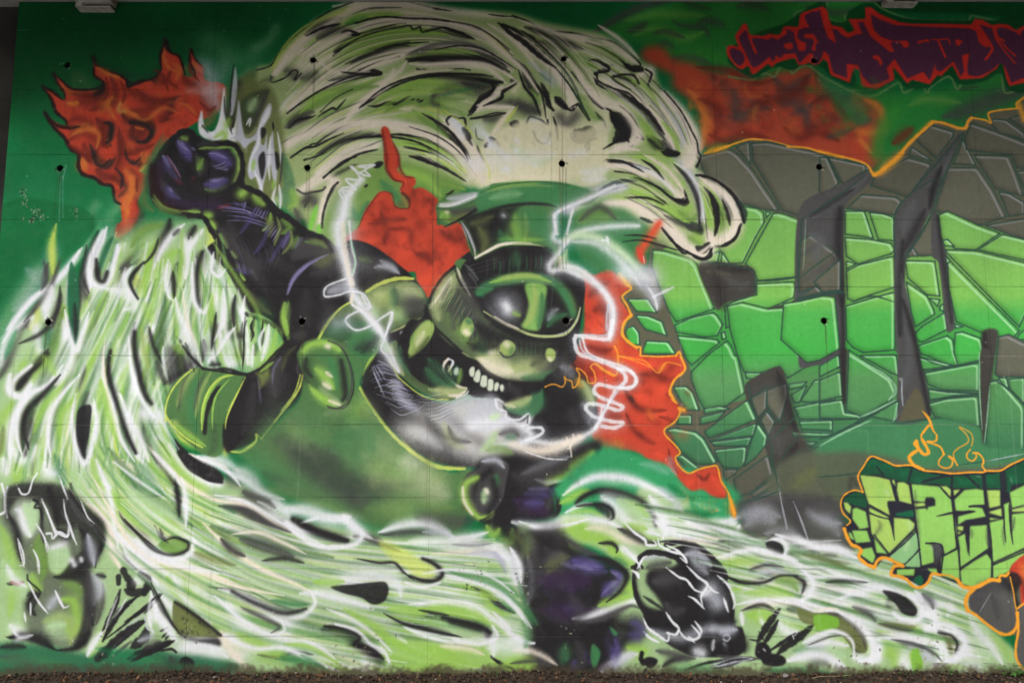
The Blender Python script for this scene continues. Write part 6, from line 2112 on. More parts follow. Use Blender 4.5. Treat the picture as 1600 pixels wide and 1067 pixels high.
MURAL.append('''
# lower centre and right flow
@760 790 4
@640 600 4
f GL 30 1 1180 410 1340 420 1460 470 1620 520 1700 700 1600 680 1380 580 1200 580 1000 640 930 720 910 640
a W 60 t .95 960 690 1040 630 1150 580 1280 575 1400 600 1540 660 1640 720
a w 60 t .7 1560 640 1640 700 1700 820
a GL 60 t .6 1540 560 1640 640 1720 700
a L 60 t .9 940 740 1040 690 1120 660
a K 40 b .95 1040 740 1100 690 1200 660 1330 680 1450 730 1520 800 1540 880
a k 50 t .8 1180 670 1300 700 1400 760
a L 30 t .8 1340 720 1440 780 1490 830
a W 100 t .9 1200 700 1300 780 1360 860
a W 30 t .9 970 800 1060 760 1140 740
a K 30 t .9 1040 760 1120 750 1200 750 1260 780 1270 830 1240 850
a K 60 t .8 1160 760 1230 790 1240 830
a L 40 t .8 1000 800 1120 790 1200 820
a p 90 t .8 1300 720 1400 780 1460 860
a W 60 t .9 640 860 760 890 860 880 980 850 1120 840 1240 860 1340 900
a w 50 t .6 640 850 760 880 860 890
a L 100 t .95 1000 920 1060 880 1100 960
a L 70 t .8 940 900 1020 870
a C 60 t .8 1100 900 1200 900 1300 950 1500 1000
a L 60 t .8 1380 880 1440 930 1540 960
a K 40 t .8 1300 900 1400 940 1460 980 1560 990
a W 90 t .9 1500 700 1560 800 1600 900 1580 960
a W 60 t .9 1360 840 1420 880 1560 940
a M 60 t .7 1000 1000 1080 1020
@760 790 4
f K 60 .8 180 130 420 180 480 240 660 300 860 380 870 470 820 560 660 640 560 700 780 700 960 680 1000 800 900 900 800 1000 660 1067 560 1080 360 1060 330 840 260 660 220 500 190 300
a k 110 t .7 280 200 320 400 420 300
a K 150 t .8 330 280 300 460 400 560
a PU 140 t .7 380 440 500 460 640 440
a PU 140 t .6 420 600 500 660 560 640
a V 90 t .9 540 340 640 370 720 380
a v 40 t .6 600 360 700 380
a V 60 t .9 780 400 830 430 820 480 760 500 720 560
a v 30 t .7 780 410 830 450 730 540
s K 12 t .8 740 460 800 450 840 470
a K 30 t .9 640 300 740 340 840 390 880 440 850 500 800 550
a k 40 t .9 500 210 600 270 700 310
a V 60 t .5 480 640 600 640
a V 60 t .7 900 720 980 760
a V 70 t .8 760 780 800 880 780 960
a V 60 t .6 870 830 960 830
a K 60 t .8 820 740 900 780 840 860
a K 50 t .8 680 740 760 800 800 880
f GM 6 .9 770 750 820 790 810 810 790 800
f GM 10 .9 660 870 710 900 700 960 670 1000 650 940
a GM 60 t .6 490 860 500 960
a k 90 t .6 560 840 600 940 580 1020
a V 40 t .6 550 960 540 1020
a V 40 t .5 620 900 640 980
a K 50 t .7 640 740 640 880 630 980
a O 50 t .4 360 380 460 300 480 340
s k 4 c .4 0 408 860 412
a W 60 t .9 540 700 660 680 760 640 860 600 960 590
a L 60 t .9 700 620 800 580 900 560
a k 30 t .8 600 720 740 690 900 620 960 640
a L 90 t .95 540 180 640 190 760 220 850 310
a L 100 t .95 800 540 880 500 920 540
a L 70 t .8 760 270 860 320 920 380
a GM 40 t .6 800 320 880 370
a W 50 t .8 820 250 900 300 960 340
a K 26 t .95 700 230 780 230 815 260 810 290
a L 60 t .8 1000 140 900 130 860 120
a k 50 t .9 840 140 920 180 1000 210
a K 26 t .9 1080 220 1180 215 1300 200 1440 230 1500 210
a W 90 t .95 1060 100 1200 170 1400 180 1560 100
a C 40 t .8 1300 200 1440 200 1560 170
a L 50 t .8 1400 150 1500 150 1560 130
a G 90 t .8 1240 30 1340 60 1420 20
a o 50 t .9 1530 0 1545 40 1548 70
a W 60 t .95 1220 60 1320 120 1450 110 1580 70
# left of figure lower white
a W 90 t .9 0 260 80 280 160 360 180 480
a v 30 t .4 40 280 90 340 120 420
a W 30 t .9 0 480 80 520 160 600 240 700 280 760
a GM 40 t .6 0 440 100 480 200 560
a GM 50 t .6 240 640 280 700 320 740
a GM 40 t .8 40 600 100 620 180 660
a K 26 t .9 0 540 60 600 120 640
a L 60 t .8 20 700 100 760 180 800
a W 36 t .95 40 660 120 740 180 820 260 850 300 850
a W 60 t .8 -20 760 40 840 40 940
a p 80 t .8 60 860 160 900 200 960
a C 40 t .8 160 900 260 900 360 940 440 990
a L 110 t .9 120 1000 240 1000 320 1020
a k 40 t .7 160 970 300 960 400 1000
s K 14 t .9 25 930 80 980 160 1010 180 1030
a K 40 c .6 0 780 10 800
a k 60 t .7 320 1020 340 980
a L 80 t .9 880 880 940 900 1000 900
a W 60 t .9 700 1050 780 1000 860 940 940 920
a v 30 t .6 700 1020 780 980
# skull ball
f K 8 1 930 360 980 300 1040 270 1120 280 1200 250 1300 240 1400 310 1480 400 1520 520 1550 640 1550 740 1600 760 1620 880 1580 930 1500 940 1300 940 1200 900 1120 850 1080 800 1000 760 980 680 960 640 930 560 910 450
f p2 16 .9 940 440 980 320 1060 290 1200 330 1160 380 1020 400 1000 480 1060 560 1100 640 1000 620 950 540
a k 60 t .8 1000 380 1150 350
a w 50 t .8 980 330 1060 300 1140 320
a k 110 t .9 1040 470 1160 460 1220 520
a K 160 t .9 1180 500 1240 580 1220 640
a k 60 t .7 1120 600 1160 660 1240 640
a w 70 t .8 1240 300 1320 300 1400 370
a w 60 t .6 1280 330 1380 420
s K 26 c .95 1120 240 1200 225 1300 240 1400 310 1480 400 1495 450
s K 30 c .95 960 320 1000 290 1080 290 1180 320 1250 380
s K 20 c .9 910 380 940 370 970 380
s K 26 t .95 915 440 930 540 960 620 1000 640
s K 20 t .8 980 560 1040 600 1100 640
a w 100 c .8 1400 520 1440 600
a W 50 t .8 1340 560 1400 520
a w 60 t .6 1000 760 1200 820 1400 760 1560 770
a w 80 t .8 1400 770 1540 760
a k 60 t .8 1440 800 1440 840
a K 70 t .8 1340 860 1380 880
a W 70 t .8 1300 900 1360 920
s w 10 c .8 1480 810 1500 800 1520 820 1500 840 1480 830
a W 24 t .8 1480 850 1500 900
a W 24 t .7 1420 830 1410 900
s W 16 e .95 860 100 920 160 990 210 1000 240 1060 240 1040 210
s W 16 e .95 1070 200 1080 240 1150 280 1220 300 1250 350 1210 320
s W 12 t .95 1120 240 1200 280 1250 340
s W 16 t .95 850 245 900 300 950 360 960 390
s W 20 t .95 910 400 940 420 950 450
s W 14 t .95 940 390 980 320 1000 310
s W 14 t .95 1120 380 1200 440 1250 460 1300 520 1360 540
s W 16 t .95 1250 370 1320 440 1380 490 1340 560 1350 620
s W 14 t .95 1260 560 1300 580 1360 640
s W 12 t .95 1380 490 1420 530 1450 540
s W 16 t .95 1440 430 1500 480 1530 530 1550 600 1540 640
s W 16 t .95 1480 570 1490 600 1510 660
s W 16 t .95 980 700 1010 760 1080 810 1130 840 1140 790
s W 16 t .95 980 780 1020 820 1080 850
s W 16 t .95 1120 660 1160 720 1200 760 1190 800
s W 16 t .95 1200 770 1240 820 1300 830 1330 800 1280 740
s W 14 t .95 1300 715 1340 770 1340 800
s W 14 c .9 1130 790 1180 800 1200 770
s W 12 t .9 1260 810 1300 850
s K 26 c 1 970 915 965 950 980 980
f K 4 1 980 960 1020 940 1070 960 1050 1000 1010 1010
s K 18 t .95 1000 1010 975 1050
a K 40 t .9 1100 1000 1160 960 1240 940
a k 50 t .8 1060 900 1200 930 1300 950
a k 30 t .7 1180 960 1280 950
s K 16 t .95 1240 1020 1360 980 1480 960 1600 940
a w 40 t .8 1400 1000 1500 980 1600 955
s K 16 t .95 1420 1010 1520 990 1600 960
a GM 70 t .6 1100 1030 1300 1020 1500 1030
@1120 790 4
f k 40 .9 140 -40 700 -60 820 100 880 260 800 280 600 260 420 200 200 200 140 120
a w 100 t .4 180 120 260 60 360 100
a w 100 t .35 560 40 700 90 760 180
a w 70 t .4 300 170 440 160 540 200
a k 60 t .8 400 0 500 100 560 200
s w 5 t .7 410 0 440 140
s w 5 t .7 490 0 570 220
a k 26 t .7 0 220 160 200 300 180
a k 60 t .6 0 260 140 240 240 230
a W 60 t .9 0 150 100 160 140 120
a C 60 t .8 160 250 260 230 300 260
a L 90 t .6 60 380 160 340 240 330
a W 40 t .9 0 320 160 290 260 300 360 340
a K 40 e .95 320 210 380 240 410 300 360 300
a K 60 c .8 330 230 370 270
a W 28 t .95 330 210 400 220 430 270 430 310
a W 40 t .8 360 180 480 200 600 250
a W 60 t .95 520 220 620 260 740 260 860 310
a k 50 t .8 340 180 440 200 520 260 640 290
a L 60 t .8 500 300 560 350 640 380
a O 90 t .8 600 320 700 330 820 350
a k 50 t .7 660 310 740 310
a w 60 t .8 760 290 860 330 920 380
a L 50 t .9 660 430 800 410 940 420 1060 420
a k 14 t .6 700 400 860 400 1000 400
a W 60 t .9 440 300 520 380 560 470 540 560
a W 90 t .8 560 420 620 480 560 580 640 600
a k 40 t .8 200 410 280 370 380 380
a v 40 t .6 280 400 360 390 420 400
a K 26 t .9 60 440 160 470 260 460 340 420 440 420 500 450
a M 90 t .9 380 440 470 460 520 500
a L 60 t .8 360 460 420 480
a K 30 t .8 500 430 540 480 520 560
a L 90 t .8 100 520 220 500 300 520 480 560
a w 50 t .6 160 520 280 490 340 460
a L 50 t .9 260 550 360 530 450 560
a C 36 t .95 160 640 260 600 380 600 480 610 600 640
a k 26 t .9 150 650 220 630 300 630 350 660
a L 90 t .8 180 680 280 690 340 700
a W 30 t .9 150 660 160 740
a W 30 t .9 260 650 280 720 290 740
a C 30 t .9 600 660 700 640 780 660 860 720 920 780 960 860
a W 80 t .95 720 600 840 680 940 760 980 860 960 960
a k 60 t .7 440 640 520 640 600 660
f O 8 .95 500 640 580 660 640 650 720 650 800 700 880 760 940 850 930 910 880 910 840 880 800 800 700 770 640 790 600 720
a L 90 c .9 640 700 740 720
a L 50 t .9 660 760 760 740
a k 40 t .9 680 650 780 680 860 740 920 820
a K 40 t .9 800 780 850 850 880 900 930 890
a W 60 t .8 380 720 440 780 520 790
a W 50 t .9 540 850 620 820 720 790 800 800
a k 16 t .8 700 790 780 800 830 850
a v 50 t .5 560 880 660 870
a GM 60 t .5 480 900 600 900 700 930
a W 50 t .9 560 870 700 850 820 870
a W 70 t .9 440 960 560 930 680 940 760 1000 800 1040
a W 60 b .9 860 940 940 960 1000 940 1010 840
a k 60 t .5 560 1000 660 970 700 1000
a p 50 t .8 700 880 800 940
a W 110 c .4 300 540 200 560
a k 70 t .7 680 470 760 480 860 450
a L 30 t .8 820 440 960 460 1060 470
a W 90 t .8 680 520 800 540 900 500 1000 470 1100 500
a w 60 t .7 760 590 860 560 1000 500
a w 80 t .6 1000 480 1160 520
a K 26 t .8 1020 530 1080 540 1140 550
f K 12 .9 1080 550 1160 560 1220 590 1250 640 1240 680 1180 670 1140 640 1060 630
a M 50 t .7 1080 600 1140 630
a W 50 b .95 1110 650 1160 710 1240 720 1290 670 1270 600 1200 550
a k 60 t .8 860 620 940 660 1000 700
a L 60 t .7 820 620 900 680
a W 60 t .8 980 680 1060 700 1120 760
a W 100 t .9 1280 560 1330 660 1300 800
a k 70 t .6 1260 560 1340 600
a v 40 t .5 1300 540 1380 620
a W 60 t .8 1360 560 1460 620 1440 680
f O 14 .8 980 740 1100 740 1200 750 1260 780 1200 800 1080 800
a K 40 t .7 1040 730 1140 760 1200 780
a L 50 t .8 1240 740 1260 800
a L 40 t .8 1000 770 1100 800
a W 40 t .9 1020 800 1140 810 1240 830 1360 860
a k 40 t .8 1100 820 1200 860 1300 880 1350 930
a w 100 t .7 1200 880 1300 940 1280 980
a W 40 b .9 1290 860 1380 880 1400 940 1350 1000
f L 8 .9 1200 920 1230 890 1260 920 1290 990 1240 1000 1200 970
a L 90 t .7 1060 860 1120 940 1100 1000
a W 70 c .8 1170 950 1180 970
a M 40 t .6 1320 860 1360 840
f O 10 .9 1420 800 1480 790 1520 840 1510 900 1460 930 1440 900
a K 30 t .8 1470 810 1510 860 1490 930
a W 60 b .95 1320 760 1440 770 1520 810 1550 880 1500 940 1440 960
a k 30 t .7 1380 780 1430 800
a p 120 t .7 1600 600 1650 800 1700 960
a W 60 t .8 1580 700 1640 800 1720 880 1780 980
a W 130 t .6 1580 880 1600 1000 1640 1000
a L 60 t .5 1720 800 1800 900 1850 980
a G 60 t .6 300 1020 480 1040 700 1040
a M 60 t .5 900 1040 1060 1030
# splinters by skull
s K 40 t .95 390 640 330 720 280 800 250 850
s K 30 t .95 380 710 330 800 290 860
f K 6 1 250 860 300 850 340 900 330 940 280 960 240 930
s K 20 t .95 490 790 420 840 330 900
s K 44 t .95 600 740 520 810 420 880 370 930
f K 6 1 280 950 350 920 420 940 430 980 380 1000 300 990
s W 6 t .8 470 800 480 830
s K 10 t .8 260 780 300 850
s W 10 c .6 290 890 300 900
s K 10 t .8 200 830 260 840
s k 30 t .9 0 930 120 950 260 950
a w 30 t .9 0 1000 120 960 220 950
s K 12 t .9 0 990 100 960 200 950
# skull teeth edge
a K 90 t .9 -10 700 60 720 110 720
a K 60 t .8 130 800 170 860 170 910
a w 60 t .7 20 780 120 770
a K 50 t .9 -10 860 80 900 130 920
''')
MURAL.append('''
# thigh and leg haze
@640 600 4
a k 110 t .5 640 560 760 600 900 560
a k 100 t .4 700 900 760 1000 760 1160
a k 90 t .4 900 930 960 1000
a O 60 t .4 660 940 720 1000 740 1080
a V 70 t .4 900 1060 1000 1120
a PU 110 t .5 800 1200 960 1260 1100 1240
a v 30 t .5 940 1110 1040 1150
a k 90 t .4 760 1400 900 1440 1000 1500
n k 40 .14 60 | 660 560 1180 400 1100 620 900 660 920 840 1100 1080 1300 1300 1240 1700 800 1700 700 1200 600 900
n V 26 .14 40 | 780 1000 1180 1100 1200 1300 900 1600 820 1300
''')
MURAL.append('''
# lower left skull figure
@0 760 4
f k 40 .6 0 60 100 -20 240 -40 380 20 480 140 640 220 640 400 560 560 640 700 600 860 540 960 380 1000 200 960 160 760 220 600 120 480 60 320 0 200
a L 100 t .7 0 240 60 400 80 600 60 800
a p 100 t .8 20 460 60 560 140 640 160 700
a W 110 t .8 100 140 160 160 180 300
a p 80 t .8 200 100 220 200 180 240
f p 20 .9 300 420 330 370 420 370 440 440 410 520 350 540 310 510
a L 70 t .7 340 470 380 520 430 500
a W 50 c .8 330 380 400 350
a K 70 t .9 300 0 340 120 360 240
a K 60 t .9 360 260 420 300 440 240
a K 60 t .9 500 260 540 340 540 440 470 540
a K 60 t .9 340 560 420 560 520 540 560 600 560 720 580 860
a K 50 t .9 40 160 100 260 120 380 130 460
a K 50 t .9 170 680 200 660 180 740 220 800
a K 60 t .9 440 -20 460 80 560 180 620 240 640 330 620 400
a w 30 t .8 420 40 460 120 520 220
a M 60 t .9 240 300 230 400 280 480 260 580
a L 60 t .8 200 540 220 600 260 640
a M 100 t .8 400 600 480 620 500 680
a L 90 t .9 380 700 460 720 480 860 440 940
a w 60 t .8 300 760 340 700 360 680
f p 30 .6 280 820 400 780 480 860 420 960 300 920
a L 50 t .8 420 820 440 900 480 840
a K 50 t .8 560 900 500 980 440 1010
a k 30 t .7 640 600 640 720 600 860
a w 60 t .8 600 560 620 640 600 700
a W 60 t .8 60 860 110 900 180 930
a K 60 t .9 60 940 160 930 260 950 330 1010
a w 30 t .8 90 980 120 930
s K 12 c .9 210 80 240 90 215 125 250 135 262 200
s W 14 c .95 10 -20 30 60 30 150 0 170
s W 12 c .9 45 0 30 100 45 190
s W 12 t .9 100 -20 130 40 170 40 190 -10
s W 12 e .95 255 75 290 140 320 220 350 300 360 280 410 310 430 290 420 220 380 150
s W 12 t .95 400 -10 415 60 400 130 430 210 450 300 480 355
s W 10 t .9 225 230 260 290 300 370 300 410
s W 12 c .9 290 290 320 290 330 320 370 280 420 310
s W 12 t .95 490 60 520 120 550 200 570 235
s W 14 t .8 510 170 520 180 560 240 600 225
s W 10 t .9 110 320 140 400 150 480 120 490
s W 10 t .9 210 390 230 440 240 540
s W 12 t .95 175 590 210 660 250 730 300 790
s W 12 t .95 345 645 370 700 400 750 430 740
s W 10 t .9 150 780 160 840
s W 12 t .9 190 720 190 800
a W 40 c .8 440 460 470 470
a W 30 c .7 510 450 515 450
a rd 24 t .8 60 590 110 600 150 590
a K 14 t .8 40 600 80 610
s K 10 c .8 170 545 175 580 250 650 240 680
s K 26 t .95 600 240 640 320 630 380 600 440 595 500
a K 30 t .9 600 545 660 560
# grass blades
@0 760 4
f G2 30 .9 -40 990 200 980 400 1010 560 1040 900 1000 1100 1040 1300 1060 1500 1110 1400 1180 -40 1180
a L 50 t .6 700 860 640 920 560 1060
a W 40 t .8 640 900 580 980 540 1050
s K 30 t .95 750 640 720 740 680 820 640 900
s K 30 t .95 860 680 760 760 700 860 640 960
s W 12 t .7 790 690 740 780 680 870
s K 24 t .95 1010 665 940 730 860 790 780 840
s K 16 t .9 1000 680 920 770 900 790
s w 14 t .7 900 790 800 870 720 950
s K 50 t .95 900 830 800 900 700 980 620 1060
s K 60 t .9 910 880 900 940 820 1000
s w 16 t .8 880 850 780 930 700 1010
s K 50 t .95 1080 960 1000 990 900 1030 800 1070
s K 14 t .9 1090 955 1020 1000 940 1040
s K 14 t .9 1045 875 1000 900
s K 14 t .9 1045 905 1010 940
s K 14 t .9 1060 920 1030 950
s K 60 t .7 700 1000 640 1040 600 1080
s k 20 t .7 820 960 700 1060
a w 40 t .7 860 960 940 930 960 900
s K 44 c .95 880 540 920 570 925 610 900 660
s K 36 c .9 770 520 790 560 820 590
s K 30 c .9 740 560 740 600
s K 50 t .9 780 640 850 660 900 640
s K 50 t .9 810 580 830 640
a W 50 t .7 840 570 880 600
s w 12 t .9 900 800 920 880 960 900
a W 40 t .8 940 780 940 860
a k 50 t .7 1000 960 900 1000
s K 14 c .9 1010 1020 1070 1010 1100 1030
f K 4 1 1130 1070 1170 1060 1210 1085 1215 1120 1180 1150 1140 1140 1115 1110
a k 60 t .9 1060 1060 1090 1110 1030 1130 940 1120
a K 60 c .8 1060 1120 1090 1130
a K 40 t .8 0 1000 100 990 160 1000
a k 60 t .7 0 1060 120 1080 300 1140
a BL2 60 t .5 380 1160 460 1180 620 1180
''')
MURAL.append('''
# fine filaments in the left stream and the lower flow
@0 0 1
m W,GF,GF,W,LF 6 33 .5 | 175 400 120 500 60 620 20 740 | 330 400 330 500 250 620 220 760
m W,G5,L,W 6 25 .5 | 240 420 200 540 220 660 300 780 | 370 420 380 480 390 560
m W,GF,GF,C,LF,W 6 44 .5 | 200 680 280 770 420 830 580 850 780 840 | 80 740 160 860 280 950 440 1010 640 1040
m W,GF,G5,W,L 6 33 .5 | 320 770 480 830 660 850 820 860 | 300 900 480 950 660 960 830 1000
m W,G5,GF,W,C 6 33 .5 | 950 780 1060 790 1160 850 1320 840 | 1160 950 1260 980 1420 1010 1560 1040
m W,G5,GF,W 6 22 .5 | 1200 850 1340 860 1440 890 1560 940 | 1180 920 1280 960 1400 1000 1540 1030
m G5,GF,W,L 9 22 .5 | 160 420 100 540 40 660 10 760 | 300 420 240 560 230 680 300 790
m G5,W,GF,L,W 9 26 .5 | 240 760 340 840 480 880 620 900 | 300 880 440 950 600 990 780 1020
m G5,W,GF,W 8 16 .5 | 960 780 1060 800 1180 860 | 1200 880 1340 900 1480 960
a G5 16 t .6 170 700 220 760 300 820
a G5 16 t .6 330 820 420 850 520 870
a G5 14 t .6 420 950 500 980 600 1000
a G5 14 t .6 100 480 70 580 40 660
a G5 14 t .6 260 450 250 530 240 600
''')
